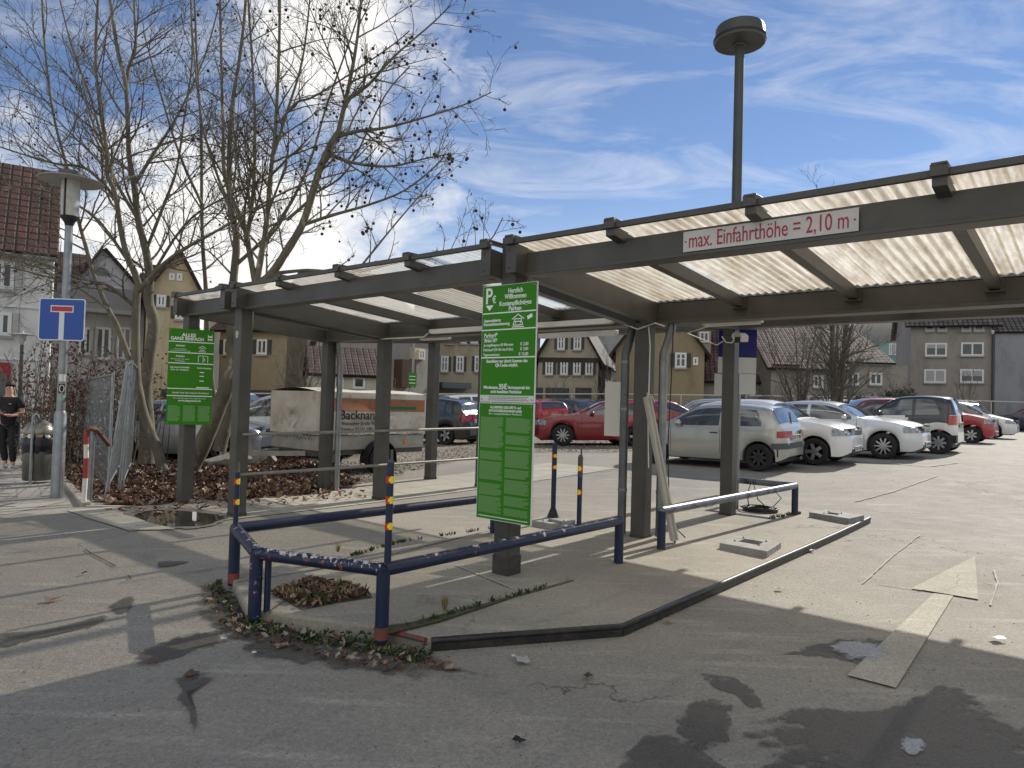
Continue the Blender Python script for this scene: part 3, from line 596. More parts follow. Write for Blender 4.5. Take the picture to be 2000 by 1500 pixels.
BOLT=M('board_bolt',(.25,.25,.24),rough=.35,metal=.8)
for T_,w_,h_ in ((WS,.588,.985),(TS,.588,.975),(AS,WA,HA)):
    for x_ in (.02,w_-.02):
        for z_ in (.02,h_-.02): q=MB(); q.lathe([(0,-.0085),(.006,-.0085),(.008,-.004)],(x_,0,z_),8,'y'); q.build('bolt',BOLT,T_)
# ================================================================== RAILS, BOLLARDS, PROPS ON THE ISLAND
def chipped(name,amt,scale=9):
    m=bpy.data.materials.new(name); m.use_nodes=True; t=m.node_tree; b=t.nodes['Principled BSDF']; g=t.nodes.new('ShaderNodeTexCoord')
    def nz(s,d,off=0):
        q=t.nodes.new('ShaderNodeMapping'); q.inputs['Location'].default_value=(off,off,0); t.links.new(g.outputs['Object'],q.inputs[0])
        n=t.nodes.new('ShaderNodeTexNoise'); n.inputs['Scale'].default_value=s; n.inputs['Detail'].default_value=d; n.inputs['Roughness'].default_value=.7; t.links.new(q.outputs[0],n.inputs['Vector']); return n.outputs[0]
    def rp(x,a,b_):
        r=t.nodes.new('ShaderNodeValToRGB'); r.color_ramp.elements[0].position=a; r.color_ramp.elements[1].position=b_; t.links.new(x,r.inputs[0]); return r.outputs[0]
    def mx_(f,a,c):
        n=t.nodes.new('ShaderNodeMixRGB'); t.links.new(f,n.inputs[0])
        for i,x in ((1,a),(2,c)):
            if isinstance(x,tuple): n.inputs[i].default_value=(*x,1)
            else: t.links.new(x,n.inputs[i])
        return n.outputs[0]
    base=mx_(rp(nz(3,4),.3,.7),(.006,.013,.042),(.012,.022,.062))
    base=mx_(rp(nz(scale,8,3),.70-amt*.7,.72-amt*.7),base,(.30,.045,.025))
    geo=t.nodes.new('ShaderNodeNewGeometry'); sx=t.nodes.new('ShaderNodeSeparateXYZ'); t.links.new(geo.outputs['Normal'],sx.inputs[0])
    mm=t.nodes.new('ShaderNodeMath'); mm.operation='MULTIPLY_ADD'; mm.inputs[1].default_value=.12; t.links.new(sx.outputs[2],mm.inputs[0]); t.links.new(nz(scale*1.6,8,7),mm.inputs[2])
    base=mx_(rp(mm.outputs[0],.80-amt*1.3,.815-amt*1.3),base,(.55,.52,.47))
    base=mx_(rp(nz(14,8,11),.80-amt,.84-amt),base,(.06,.03,.02))
    t.links.new(base,b.inputs['Base Color']); b.inputs['Roughness'].default_value=.38
    bp=t.nodes.new('ShaderNodeBump'); bp.inputs['Strength'].default_value=.25; bp.inputs['Distance'].default_value=.004; t.links.new(nz(scale,8,3),bp.inputs['Height']); t.links.new(bp.outputs[0],b.inputs['Normal']); return m
BLU=chipped('blue_paint',.03); BLUC=chipped('blue_paint_chipped',.085); BLUX=chipped('blue_paint_flaking',.138,17); 
BARE=M('worn_galvanised',(.16,.17,.19),(.02,.03,.06),scale=7,rough=.4,metal=.3,thr=(.45,.65),bump=.15)
REDB=M('red_oxide',(.30,.05,.03),(.12,.05,.04),scale=12,rough=.7); RUST=M('rusty_brown',(.10,.045,.03),(.16,.06,.04),scale=12,rough=.8,bump=.4)
YEL=M('reflective_yellow',(.85,.72,.02),rough=.35); RRD=M('reflective_red',(.62,.02,.02),rough=.35)
def gi(u,v): return gr(u,v,IZ)
RT=.043
def rail_thing(name,label,nodes,h,mats,group=None):
    """nodes: list of ground points; posts at all, bars between"""
    base=nodes[0]; T=thing(name,label,'railing',base,0,group); top=[Vector((p.x,p.y,p.z+h)) for p in nodes]
    for i,p in enumerate(nodes):
        if mats['post'][i] is None: continue
        q=MB(); q.tube([p-Vector((0,0,.05)),top[i]],RT,16); po=q.build('post',mats['post'][i],T,smooth=60,off=base)
        if i not in mats.get('feet',()): continue
        q=MB(); q.lathe([(RT+.001,-.03),(RT+.001,mats.get('ft',.08)),(RT-.002,mats.get('ft',.08)+.001)],(p.x,p.y,p.z),16); q.build('post_base',REDB if mats['post'][i]!=RUST else RUST,po,off=base)
    for i in range(len(nodes)-1):
        q=MB(); d=(top[i+1]-top[i]).normalized(); q.tube([top[i]-d*.0,top[i+1]],RT,18); q.sphere(top[i],RT*1.002,16); q.sphere(top[i+1],RT*1.002,16); q.build('bar',mats['bar'][i],T,smooth=60,off=base)
    return T,top
n_end=gi(1208,1102); nA=gi(745,1238); nB=gi(497,1196); nC=gi(456,1130)
dirb=(n_end-nA).normalized()
rear_end=gi(1010,1040); 
# rear bar runs behind the boards
p_r=onb(472,1013,0); 
nD=Wg(-1.25,1.25,IZ)
RL,top=rail_thing('crash_railing','blue tubular crash railing with flaking red and white paint around the front of the island',[n_end,nA,nB,nC,nD],.395,{'post':[BLU,BLU,BLUX,BLU,BLU],'bar':[BLUC,BLUX,BLUC,BLU],'feet':(1,3),'ft':.045})
RL['category']='railing'
q=MB(); x=nB+Vector((.075,.02,0)); q.tube([x,x+Vector((0,0,.385))],.022,12); q.build('inner_post',BLU,RL,off=n_end,smooth=60)
# second railing
m0=gi(1291,1076); m1=gi(1552,1007); m2=Wg(-.28,5.15,IZ)
R2,_=rail_thing('crash_railing','worn bare-metal topped crash railing at the far island end beside the cable coil',[m0,m1,m2],.40,{'post':[BLU,BLU,RUST],'bar':[BARE,BARE],'ft':.04})
def sleeve(q,c,r,z0,z1,flip=1,rot=0,arrow=True):
    n=28; rows=10; vs=[];fs=[];mi=[]
    for j in range(rows+1):
        for k in range(n): a=2*PI*k/n; vs.append((c.x+r*math.cos(a),c.y+r*math.sin(a),z0+(z1-z0)*j/rows))
    o=len(q.v)
    for j in range(rows):
        for k in range(n):
            a=((2*PI*(k+.5)/n-rot+PI)%(2*PI))-PI; f=abs((j+.5)/rows-.5)*2
            red=(a*flip> (.9-1.3*f)*.6) if arrow else False
            red=red and abs(a)<1.9
            q.add([vs[j*n+k],vs[j*n+(k+1)%n],vs[(j+1)*n+(k+1)%n],vs[(j+1)*n+k]],[(0,1,2,3)],1 if red else 0)
def marker(label,p,z0,z1,r,bands,parent_label,flip=1,tip=True,taper=False,greytop=0,mat=None):
    T=thing('delineator_post',label,'post',p,0,'reflector posts on the island')
    q=MB(); top_=z1-(.0)
    q.tube([(0,0,z0),(0,0,z1)],r,16)
    if taper:
        q2=MB(); q2.lathe([(.075,0),(.07,.01),(.04,.09),(.028,.12)],(0,0,z0),20,sy=.7); q2.build('flared_foot',BLK,T)
    q.build('pole',mat or BLU,T,smooth=60)
    if tip:
        q=MB(); q.lathe([(r*.95,z1),(r*.7,z1+.015)],(0,0,0),16); q.box((r*.25,0,z1+.04),(.012,.03,.075)); q.build('lug',STEELD,T)
    if greytop: q=MB(); q.lathe([(r+.0012,z1-greytop),(r+.0012,z1)],(0,0,0),16); q.build('grey_sleeve',STEELD,T)
    cdir=math.atan2(-p.y,-p.x)
    for zc in bands:
        q=MB(); sleeve(q,Vector((0,0,0)),r+.0022,z0+zc-.022,z0+zc+.022,flip,cdir); q.build('reflector',[YEL,RRD],T,smooth=0)
    return T
def htop(p,v):  # height seen at image row v above point p
    lo,hi=-1,12
    for i in range(50):
        k=(lo+hi)/2; d=Vector((p.x,p.y,k))-CAM; z=d.dot(fwd); yy=750-FPX*d.dot(cu)/z
        if yy>v: lo=k
        else: hi=k
    return lo
a0=nC+Vector((0,0,.43)); marker('blue reflector post standing on the left rear corner of the front crash railing',a0,0,htop(nC,922)-a0.z,.020,[(htop(nC,980)-a0.z),(htop(nC,940)-a0.z)],'',-1)
a1=nA+Vector((0,0,.43))+dirb*.03; marker('blue reflector post with three bands standing on the front corner of the crash railing',a1,0,htop(nA,903)-a1.z,.0225,[htop(nA,1028)-a1.z,htop(nA,977)-a1.z,htop(nA,937)-a1.z],'',-1)
# post on the bar near u=1131
f_=.82; tt=(1131-763)/(1216-763.); k=None
best=None
for i in range(200):
    c=top[1].lerp(top[0],i/200); d=c-CAM; uu=1000+FPX*d.dot(cr)/d.dot(fwd)
    if best is None or abs(uu-1131)<best[0]: best=(abs(uu-1131),c)
c=best[1]; marker('grey topped blue reflector post standing on the long bar of the front crash railing',c+Vector((0,0,.03)),0,htop(c,892)-c.z-.03,.0205,[htop(c,961)-c.z-.03,htop(c,915)-c.z-.03],'',1,greytop=.17)
# ------------------------------------------------------------------ concrete barrier bases
CPL=M('precast_grey',(.33,.33,.31),(.24,.235,.22),scale=9,rough=.75,bump=.3,dirt=((.12,.11,.09),5,.5,.8)); HOLE=M('dark_recess',(.012,.012,.012),rough=.9)
def plate(label,pts,hole,ht=.075,ramp=False):
    P=[gr(u,v,IZ+ht) for u,v in pts]; c=sum(P,Vector())/4; T=thing('barrier_base',label,'concrete base',(c.x,c.y,c.z-ht),0,'empty barrier bases')
    q=MB(); Hh=[gr(u,v,IZ+ht) for u,v in hole]
    # top ring around a real opening
    o=[p-T.location for p in P]; h=[p-T.location for p in Hh]
    vs=[Vector((p.x,p.y,ht)) for p in o]+[Vector((p.x,p.y,ht)) for p in h]+[Vector((p.x,p.y,0)) for p in o]+[Vector((p.x,p.y,.01)) for p in h]
    q.add(vs,[(i,(i+1)%4,4+(i+1)%4,4+i) for i in range(4)]+[(8+i,8+(i+1)%4,(i+1)%4,i) for i in range(4)]+[(4+i,4+(i+1)%4,12+(i+1)%4,12+i) for i in range(4)])
    q.build('slab',CPL,T,smooth=0,bevel=.006)
    q=MB(); q.add([Vector((p.x,p.y,.012)) for p in h],[(0,1,2,3)]); q.build('recess',HOLE,T,smooth=0)
    for p in h[::2]+h[1::2]:
        q=MB(); d=(p-sum(h,Vector())/4); d.z=0; e=Vector((p.x,p.y,ht))+d*.18; q.lathe([(.012,0),(.012,.006),(.005,.006),(.005,.018),(0,.018)],e,8); q.build('anchor_bolt',M('bolt_steel',(.2,.19,.18),rough=.4,metal=.8),T)
    return T
B1=plate('pale concrete barrier base with a slotted top in the middle of the sunny island',[(1405,1060),(1498,1077),(1526,1059),(1436,1045)],[(1440,1057),(1480,1064),(1492,1058),(1454,1052)])
B2=plate('pale concrete barrier base at the far tip of the island beside the kerb',[(1580,1000),(1658,1014),(1688,1006),(1612,994)],[(1612,1003),(1634,1006),(1641,1003),(1620,1000)])
B3=plate('pale concrete barrier base under the dark reflector bollard in front of the left lane',[(1036,1016),(1104,1028),(1124,1016),(1062,1005)],[(1064,1018),(1092,1022),(1098,1018),(1072,1013)])
p=gr(1080,1010,IZ+.075); marker('black footed dark blue reflector bollard on the concrete base behind the green boards',p,0,htop(p,866)-p.z,.030,[htop(p,912)-p.z,htop(p,890)-p.z],'',-1,tip=False,taper=True)
# ------------------------------------------------------------------ leaning lamp housing
f=gi(1319,1064); tp=Vector((*W(.22,2.05).xy,0)); tp.z=htop(tp,775); tp=dep(1264,775,W(.25,2.02).y)
T=thing('leaning_light_fitting','white fluorescent light housing leaning against the downpipe beside the central column','lamp',f)
q=MB(); d=(tp-f); q.beam(f+d*.03,tp,.075,.055,upv=(.3,-1,0)); 
for s in (-.028,.028): q.beam(f+d*.035+Vector((s*.76,-.03,0)),tp+Vector((s*.76,-.03,0)),.006,.02,upv=(.3,-1,0))
q.build('housing',M('aged_white',(.55,.54,.48),(.42,.40,.34),scale=5,rough=.5,stretch=(1,1,.3)),T,off=f,bevel=.003)
q=MB(); q.tube([f+d*.03,f+d*.008],.012,8); q.box(f+d*.008,(.03,.03,.012)); q.build('end_pin',STEELD,T,off=f)
q=MB(); q.tube([tp,tp+Vector((.0,0,.04)),tp+Vector((.05,.0,.02)),tp+Vector((.08,0,-.06))],.005,6); q.build('wire_end',WHT,T,off=f)
# white board tied to the downpipe (seen from behind)
p=W(-.30,2.12); zt=dep(1205,746,p.y).z; zb_=dep(1205,852,p.y).z
T=thing('blank_board','blank white board tied to the dark downpipe in front of the red saloon','board',(p.x,p.y,zb_),-YB+R(14))
q=MB(); q.b2((-.105,-.006,0),(.105,.006,zt-zb_)); q.build('panel',M('blank_white',(.62,.61,.57),(.55,.54,.5),scale=2,rough=.5),T,bevel=.002)
q=MB(); [q.tube([(.07,-.008,z),(.13,-.07,z),(.17,-.01,z)],.003,5) for z in (.16,.46)]; q.build('wire_tie',ZINC,T)
# ------------------------------------------------------------------ camera on rear post
p=W(.03+PW/2,4.40); z=htop(p,660)
T=thing('surveillance_camera','white surveillance camera fixed near the top of the far right canopy post','camera',(p.x,p.y,z),-YB)
q=MB(); q.lathe([(.0,-.0),(.055,0),(.055,.03),(.035,.06),(0,.065)],(0,0,.02),18,'y'); q.build('mount',WHT,T,loc=(.03,-.06,0))
q=MB(); q.tube([(.03,-.06,.02),(.09,-.09,.01),(.12,-.10,-.02)],.018,10); q.build('arm',WHT,T)
q=MB(); q.box((.155,-.12,-.01),(.10,.18,.085),rot=Euler((R(18),0,R(35)))); ob=q.build('body',WHT,T,bevel=.012)
q=MB(); q.box((.125,-.205,-.045),(.085,.02,.075),rot=Euler((R(18),0,R(35)))); q.build('lens_panel',M('lens_black',(.006,.006,.008),rough=.1),T,bevel=.006)
q=MB(); q.tube([(-.16,-.05,.02),(-.1,-.06,-.06),(-.02,-.06,-.07),(.03,-.05,0)],.009,6); q.build('cable',WHT,T)
# blue and white boards behind the last post
D=W(.1,5.1).y
def brd(u0,v0,u1,v1,DD): a_=dep(u0,v1,DD); b_=dep(u1,v0,DD); return a_,b_
p0=dep(1440,980,D); T=thing('parking_notice_boards','blue and white notice boards stacked on a pole behind the far right canopy post','sign',(p0.x,p0.y,G(p0.x,p0.y)))
bs=[((1403,625,1479,697),M('notice_blue',(.006,.008,.16),rough=.4)),((1402,699,1477,728),M('notice_white',(.58,.60,.60),rough=.5)),((1395,731,1441,770),MATS['notice_white']),((1443,731,1476,770),MATS['notice_white'])]
for i,(bb,mt) in enumerate(bs):
    a_,b_=brd(*bb,D); q=MB(); q.b2((a_.x,D-.006,a_.z),(b_.x,D+.006,b_.z)); q.build('panel',mt,T,off=T.location,bevel=.001)
q=MB(); q.b2((dep(1440,700,D).x,D-.004,dep(1440,770,D).z),(dep(1443,700,D).x,D+.004,dep(1443,731,D).z)); q.build('teal_strip',M('teal',(.02,.22,.26)),T,off=T.location)
q=MB(); q.tube([(0,.04,0),(0,.04,2.7)],.03,10); q.build('pole',ZINC,T)
# cable coils
def coil(label,c,r,n,seed,tail=None):
    rr=random.Random(seed); T=thing('cable_coil',label,'cable',c); q=MB(); pts=[]
    for k in range(n):
        ra=r*rr.uniform(.62,1.0); ox,oy=rr.uniform(-.05,.05),rr.uniform(-.04,.04); z=.012+.010*k*.5
        pts+= [Vector((ox+ra*math.cos(a*PI/12),oy+ra*math.sin(a*PI/12)*.9,z+rr.uniform(-.004,.004))) for a in range(24)]
    q.tube(pts,.0085,6); q.build('cable',M('cable_black',(.018,.018,.02),(.05,.05,.05),scale=20,rough=.5),T,smooth=60)
    if tail:
        for tl in tail: q=MB(); q.tube([Vector(t_)-Vector(c) for t_ in tl],.0075,6); q.build('cable_tail',MATS['cable_black'],T,smooth=60)
    return T
c=gi(1482,1000); hb=(R2.location+Vector((0,0,0)))
br=m1.lerp(m2,.62)+Vector((0,0,.42))
coil('large coil of black cable lying at the foot of the rusty railing post',c,.25,13,1,[[c+Vector((.12,0,.05)),br+Vector((.05,-.1,-.25)),br+Vector((.0,0,.01)),br+Vector((-.05,.05,-.2)),c+Vector((-.1,.1,.03))],[c+Vector((.18,.02,.05)),c+Vector((.3,-.02,.2)),br+Vector((.16,-.02,.02))]])
c=gi(1372,990); coil('small coil of black cable lying left of the far canopy post',c,.15,7,2,[[c+Vector((-.14,0,.02)),c+Vector((-.5,-.15,.01)),c+Vector((-.9,-.35,.01))]])
# pipe railing between the posts of the left row
p=Wg(-4.41,.1); T=thing('pipe_railing','two thin steel pipes running between the left canopy posts','railing',p)
for v0,v1 in ((848,835),(926,893)):
    a_=Wg(-4.41,-.02); z0=htop(a_,v0); b_=Wg(-4.41,4.55); z1=htop(b_,v1)
    q=MB(); q.tube([Vector((a_.x,a_.y,z0))+aV*.1,Vector((b_.x,b_.y,z1))+aV*.1],.021,10); q.build('pipe',M('pipe_steel',(.30,.29,.26),(.2,.19,.17),scale=6,rough=.45,metal=.4),T,off=p,smooth=60)
# ================================================================== LAMP POSTS
mb0=gr(1427,958); D=W(.2,7.3).y; c=dep(1427,958,D); c.z=G(c.x,c.y); Hm=htop(c,92)
T=thing('mast_light','tall dark mast with a drum shaped lantern rising behind the canopy','street lamp',c)
DK=M('mast_dark_green',(.045,.05,.045),(.06,.065,.058),scale=3,rough=.5)
q=MB(); q.tube([(0,0,0),(0,0,Hm-c.z)],[.085,.075],16); q.build('mast',DK,T,smooth=60)
r_=50/1399.*(D); zt=Hm-c.z
q=MB(); q.lathe([(.03,zt-.01),(.11,zt+.0),(.12,zt+.035),(r_*.4,zt+.02),(r_*.97,zt+.055),(r_,zt+.10),(r_,zt+.12)],(0,0,0),40); q.build('reflector_bowl',M('lantern_under',(.05,.05,.045),(.075,.07,.06),scale=2,rough=.45),T,smooth=50)
q=MB(); q.lathe([(r_*.955,zt+.12),(r_*.94,zt+.29),(r_*.90,zt+.32),(0,zt+.36)],(0,0,0),40); q.build('drum_housing',DK,T,smooth=50)
q=MB(); q.lathe([(r_*1.01,zt+.095),(r_*1.02,zt+.13)],(0,0,0),40); q.build('rim',BLK,T,smooth=50)
# street lamp on the left
c=gr(111,973); 
T=thing('street_lamp','galvanised street lamp with a flat disc shade over a glass cylinder, nearest on the left','street lamp',c)
zj=htop(c,805)-c.z; zt=htop(c,435)-c.z; zl=htop(c,345)-c.z
q=MB(); q.tube([(0,0,-.05),(0,0,zj-.03),(0,0,zj+.02)],[.082,.078,.06],18); q.build('base_tube',ZINC,T,smooth=60)
q=MB(); q.tube([(0,0,zj),(0,0,zt)],[.056,.050],18); q.build('pole',ZINC,T,smooth=60)
GLS=M('lamp_glass',(.35,.35,.30),(.5,.5,.45),scale=8,rough=.25); 
h=zl-zt
q=MB(); q.lathe([(.05,zt-.05),(.065,zt),(.11,zt+.06),(.115,zt+.09)],(0,0,0),20); q.build('collar',BLK,T,smooth=60)
q=MB(); q.lathe([(.11,zt+.09),(.118,zt+.30),(.12,zl-.02)],(0,0,0),24); q.build('glass_cylinder',GLS,T,smooth=60)
q=MB(); q.lathe([(.12,zl-.06),(.405,zl-.075),(.41,zl-.065),(.15,zl-.01),(.0,zl)],(0,0,0),40); q.build('disc_shade',M('disc_grey',(.42,.42,.40),(.3,.3,.28),scale=5,rough=.45),T,smooth=40)
q=MB(); q.lathe([(.17,zl-.0),(.16,zl+.06),(.05,zl+.09),(0,zl+.1)],(0,0,0),20); q.build('cap',STEELD,T,smooth=40)
q=MB(); q.tube([(.0,-.123,zt+.08),(.0,-.123,zl-.04)],.012,6); q.build('cage_bar',BLK,T)
c2=Vector((0,0,0)); fd=math.atan2(-c.y,-c.x)
for v0,v1,mt in ((731,745,WHT),(750,768,BLK),(772,782,M('sticker_teal',(.25,.4,.38)))):
    z0=htop(c,v1)-c.z; z1=htop(c,v0)-c.z; q=MB(); vs=[];fs=[]
    for k in range(9):
        a=fd-.75+1.5*k/8
        for z in (z0,z1): vs.append((.0585*math.cos(a),.0585*math.sin(a),z))
        if k: fs.append((2*k-2,2*k,2*k+1,2*k-1))
    q.add(vs,fs); st=q.build('sticker',mt,T)
    if mt is BLK:
        q=MB(); zc_=(z0+z1)/2
        for k in range(10):
            a0_,a1_=2*PI*k/10,2*PI*(k+1)/10; p_=[(fd+.5*math.cos(x),zc_+.05*math.sin(x)) for x in (a0_,a1_)]
            q.beam((.060*math.cos(p_[0][0]),.060*math.sin(p_[0][0]),p_[0][1]),(.060*math.cos(p_[1][0]),.060*math.sin(p_[1][0]),p_[1][1]),.003,.010)
        q.build('sticker_ring',WHT,st)
# dead-end sign
def facing(P): return math.atan2(P.x,P.y)   # rotation so local -y faces the camera
D=c.y-.1; a_=dep(75,664,D); b_=dep(167,582,D); wS=b_.x-a_.x; hS=dep(170,584,D).z-dep(168,666,D).z; cc=dep(121,624,D)
T=thing('dead_end_sign','square blue dead end road sign with a red bar mounted on the left street lamp','road sign',cc,R(2))
BL=M('road_sign_blue',(.004,.062,.33),rough=.35); SW=M('road_sign_white',(.62,.65,.66),rough=.4); SR=M('road_sign_red',(.42,.015,.03),rough=.4)
def rrect(w_,h_,r_,n=5):
    o=[]
    for sx,sy,a0 in ((1,1,0),(-1,1,90),(-1,-1,180),(1,-1,270)):
        for k in range(n+1): a=R(a0+90*k/n); o.append((sx*(w_/2-r_)+r_*math.cos(a),sy*(h_/2-r_)+r_*math.sin(a)))
    return o
def rr_plate(q,w_,h_,r_,y0,y1,cx=0,cz=0):
    P=rrect(w_,h_,r_); n=len(P); vs=[(x+cx,y0,z+cz) for x,z in P]+[(x+cx,y1,z+cz) for x,z in P]
    q.add(vs,[tuple(range(n)),tuple(range(2*n-1,n-1,-1))]+[(i,n+i,n+(i+1)%n,(i+1)%n) for i in range(n)])
q=MB(); rr_plate(q,wS,hS,.04,-.004,.004); q.build('border_plate',SW,T,smooth=0)
q=MB(); rr_plate(q,wS-.028,hS-.028,.03,-.0055,-.0045); q.build('blue_field',BL,T,smooth=0)
q=MB(); q.b2((-.035,-.0075,-hS/2+.004),(.035,-.0058,.10)); q.b2((-.157,-.0075,.10),(.157,-.0058,.195)); q.build('road_symbol',SW,T,smooth=0)
q=MB(); q.b2((-.142,-.0095,.115),(.142,-.0078,.180)); q.build('bar_symbol',SR,T,smooth=0)
q=MB(); [q.lathe([(.062,z),(.062,z+.03)],(0,.075,0),12) for z in (-.2,.2)]; q.build('clamp',ZINC,T)
# second lamp far left
c=gr(36,842); D=21; c=dep(36,828,D); c.z=G(c.x,c.y)
T=thing('street_lamp','small distant street lamp between the white house and the dead end sign','street lamp',c)
zt=htop(c,672)-c.z; q=MB(); q.tube([(0,0,0),(0,0,zt)],[.06,.05],10); q.build('pole',DK,T); q=MB(); q.lathe([(.05,zt-.02),(.09,zt+.04),(.10,zt+.28)],(0,0,0),14); q.build('glass_cylinder',GLS,T)
q=MB(); q.lathe([(.10,zt+.28),(.36,zt+.27),(.36,zt+.28),(.05,zt+.33),(0,zt+.40)],(0,0,0),24); q.build('disc_shade',MATS['disc_grey'],T)
# ------------------------------------------------------------------ bin
c=gr(72,944); T=thing('litter_bin','overflowing grey steel litter bin with a domed lid and black bag beside the street lamp','bin',c)
k=c.y/1399
BS=M('bin_steel',(.085,.082,.072),(.12,.115,.10),scale=4,rough=.38,metal=.3)
q=MB(); q.lathe([(.20,.06),(.212,.08),(.225,.62),(.22,.63)],(0,0,0),28); q.build('body',BS,T,smooth=60)
q=MB(); rr=random.Random(3)
vs=[];fs=[];n=30
for j,(r_,z) in enumerate([(.222,.76),(.245,.72),(.24,.62),(.235,.55),(.228,.50)]):
    for i in range(n): a=2*PI*i/n; e=rr.uniform(-.012,.012); vs.append(((r_+e)*math.cos(a),(r_+e)*math.sin(a),z+(rr.uniform(-.05,.05) if j==4 else rr.uniform(-.01,.01)))); 
    if j:
        for i in range(n): a0_=(j-1)*n+i;a1_=(j-1)*n+(i+1)%n; fs.append((a0_,a0_+n,a1_+n,a1_))
q.add(vs,fs); q.build('bin_bag',M('bag_black',(.008,.008,.010),rough=.3,col2=(.015,.015,.018),bump=.6,bscale=20),T,smooth=60)
q=MB(); q.lathe([(.235,.82),(.24,.835),(.225,.90),(.17,.99),(.09,1.04),(0,1.055)],(0,0,0),30); q.build('domed_lid',M('lid_steel',(.30,.28,.23),(.2,.19,.16),scale=5,rough=.3,metal=.6),T,smooth=60)
q=MB(); q.tube([(.06,-.26,-.02),(.06,-.26,1.10),(.06,-.25,1.14),(.06,-.20,1.16),(.06,-.1,1.05)],.022,10); q.build('support_post',BARE if 0 else ZINC,T,smooth=60)
rr=random.Random(8)
for i in range(11):
    a=rr.uniform(PI,2*PI); q=MB(); q.box((.21*math.cos(a),.21*math.sin(a),.775+rr.uniform(-.01,.03)),(rr.uniform(.04,.09),.05,rr.uniform(.03,.06)),rot=Euler((rr.uniform(0,1),rr.uniform(0,1),rr.uniform(0,3)))); q.build('litter_paper',[WHT,M('paper_brown',(.4,.3,.2)),WHT][i%3],T,bevel=.008)
q=MB(); q.lathe([(.035,0),(.042,.09),(.038,.09)],(0,-.24,.79),14,'y'); q.build('paper_cup',WHT,T)
# ------------------------------------------------------------------ red/white bent post and grey stub
c=gr(163,988); h=htop(c,838)-c.z
T=thing('warning_post','red and white striped steel barrier post with its arm bent back towards the fence','post',c)
SRD=M('stripe_red',(.30,.03,.03),(.2,.03,.03),scale=12,rough=.5); SWH=M('stripe_white',(.6,.57,.52),(.35,.25,.2),scale=14,rough=.6,thr=(.55,.75))
zs=[0,h*.36,h*.62,h*.80,h-.02]; cols=[SWH,SRD,SWH,SRD]
for i in range(4): q=MB(); q.tube([(0.01*math.sin(i),0,zs[i]),(.01*math.sin(i+1),0,zs[i+1])],.031,14); q.build('stripe',cols[i],T,smooth=60)
q=MB(); e=dep(212,868,c.y+.9)-c; q.tube([(0,0,h-.03),(.02,.02,h),(.08,.08,h-.01),e],.03,12); q.sphere((0,0,h-.02),.031,12); q.build('bent_arm',RUST,T,smooth=60)
q=MB(); q.tube([(-.07,.25,0),(-.04,.22,h*1.02)],.032,12); q.build('rear_post',ZINC,T,smooth=60)
# ------------------------------------------------------------------ mobile fence panels
GALV=M('galvanised',(.34,.36,.37),(.22,.235,.24),scale=9,rough=.4,metal=.65)
def fence_panel(label,foot0,foot1,tilt=0.,h=2.0,dense=True):
    d=foot1-foot0; ln=math.hypot(d.x,d.y); T=thing('mesh_fence_panel',label,'fence',foot0,math.atan2(d.y,d.x),'mobile mesh fence panels'); T.rotation_euler.x=tilt
    dz=foot1.z-foot0.z
    q=MB(); r=.021
    for x in (0,ln): q.tube([(x,0,0),(x,0,h)],r,8)
    for z in (.16,h-.03): q.tube([(0,0,z),(ln,0,z)],r*.8,8)
    q.build('frame',GALV,T,smooth=60)
    q=MB(); n=int(ln/.10)
    for i in range(1,n): x=ln*i/n; q.beam((x,0,.16),(x,0,h-.03),.0035,.0035,upv=(0,1,0))
    for i in range(1,9): z=.16+(h-.2)*i/9; q.beam((0,0,z),(ln,0,z),.0035,.0035)
    q.build('wire_mesh',GALV,T,smooth=0); return T
fA=gr(206,972); fB=gr(257,884); dd=(fB-fA); dd.normalize()
e1=fA+dd*3.2; e1.z=G(e1.x,e1.y)
fence_panel('leaning front mesh fence panel nearest the kerb, left of the leaf litter',fA,e1,R(6),1.97)
for i,off in enumerate((.16,.30)):
    s=fA+dd*(.35+off*1.5)+Vector((.10+off*.35,.0,0)); e=s+dd*3.0; s.z=G(s.x,s.y); e.z=G(e.x,e.y); fence_panel(['middle mesh fence panel of the stack beside the leaning one','rear mesh fence panel of the stack, nearest the tree trunk'][i],s,e,R(3-2*i),2.0)
g0=gr(150,893); g1=fA+Vector((-.05,.15,0)); fence_panel('mesh fence panel turned sideways behind the red and white post',g0,g1,0,2.0)
g2=gr(88,850); g3=gr(146,893); fence_panel('far mesh fence panel at the copper shrub behind the lamp post',g2,g3,0,2.0)
# ------------------------------------------------------------------ boulders, kerb stones
def rock(label,px,sz,seed,rz):
    c=gr(*px); rr=random.Random(seed); bm=bmesh.new(); bmesh.ops.create_icosphere(bm,subdivisions=4,radius=1)
    pl=[(Vector((rr.gauss(0,1),rr.gauss(0,1),rr.gauss(0,1))).normalized(),rr.uniform(.55,.85)) for _ in range(14)]
    for v in bm.verts:
        p=v.co.copy()
        for n_,d_ in pl:
            e=p.dot(n_)-d_
            if e>0: p-=n_*e
        v.co=Vector((p.x*sz[0],p.y*sz[1],p.z*sz[2]+sz[2]*.45))
    me=bpy.data.meshes.new('boulder'); bm.to_mesh(me); bm.free(); me.materials.append(M('boulder_stone',(.20,.18,.15),(.30,.275,.23),scale=5,rough=.9,bump=.8,bscale=14,dirt=((.10,.09,.07),3,.5,.7)))
    o=bpy.data.objects.new('boulder',me); COL.objects.link(o); o.location=c; o.rotation_euler=(0,0,rz); tag(o,label,'boulder'); return o
rock('flat grey boulder in the leaf litter between the leaning trunk and the canopy post',(447,915),(.55,.36,.30),4,.3)
rock('grey boulder right of the second canopy post in front of the trailer drawbar',(512,908),(.42,.3,.26),7,-.2)
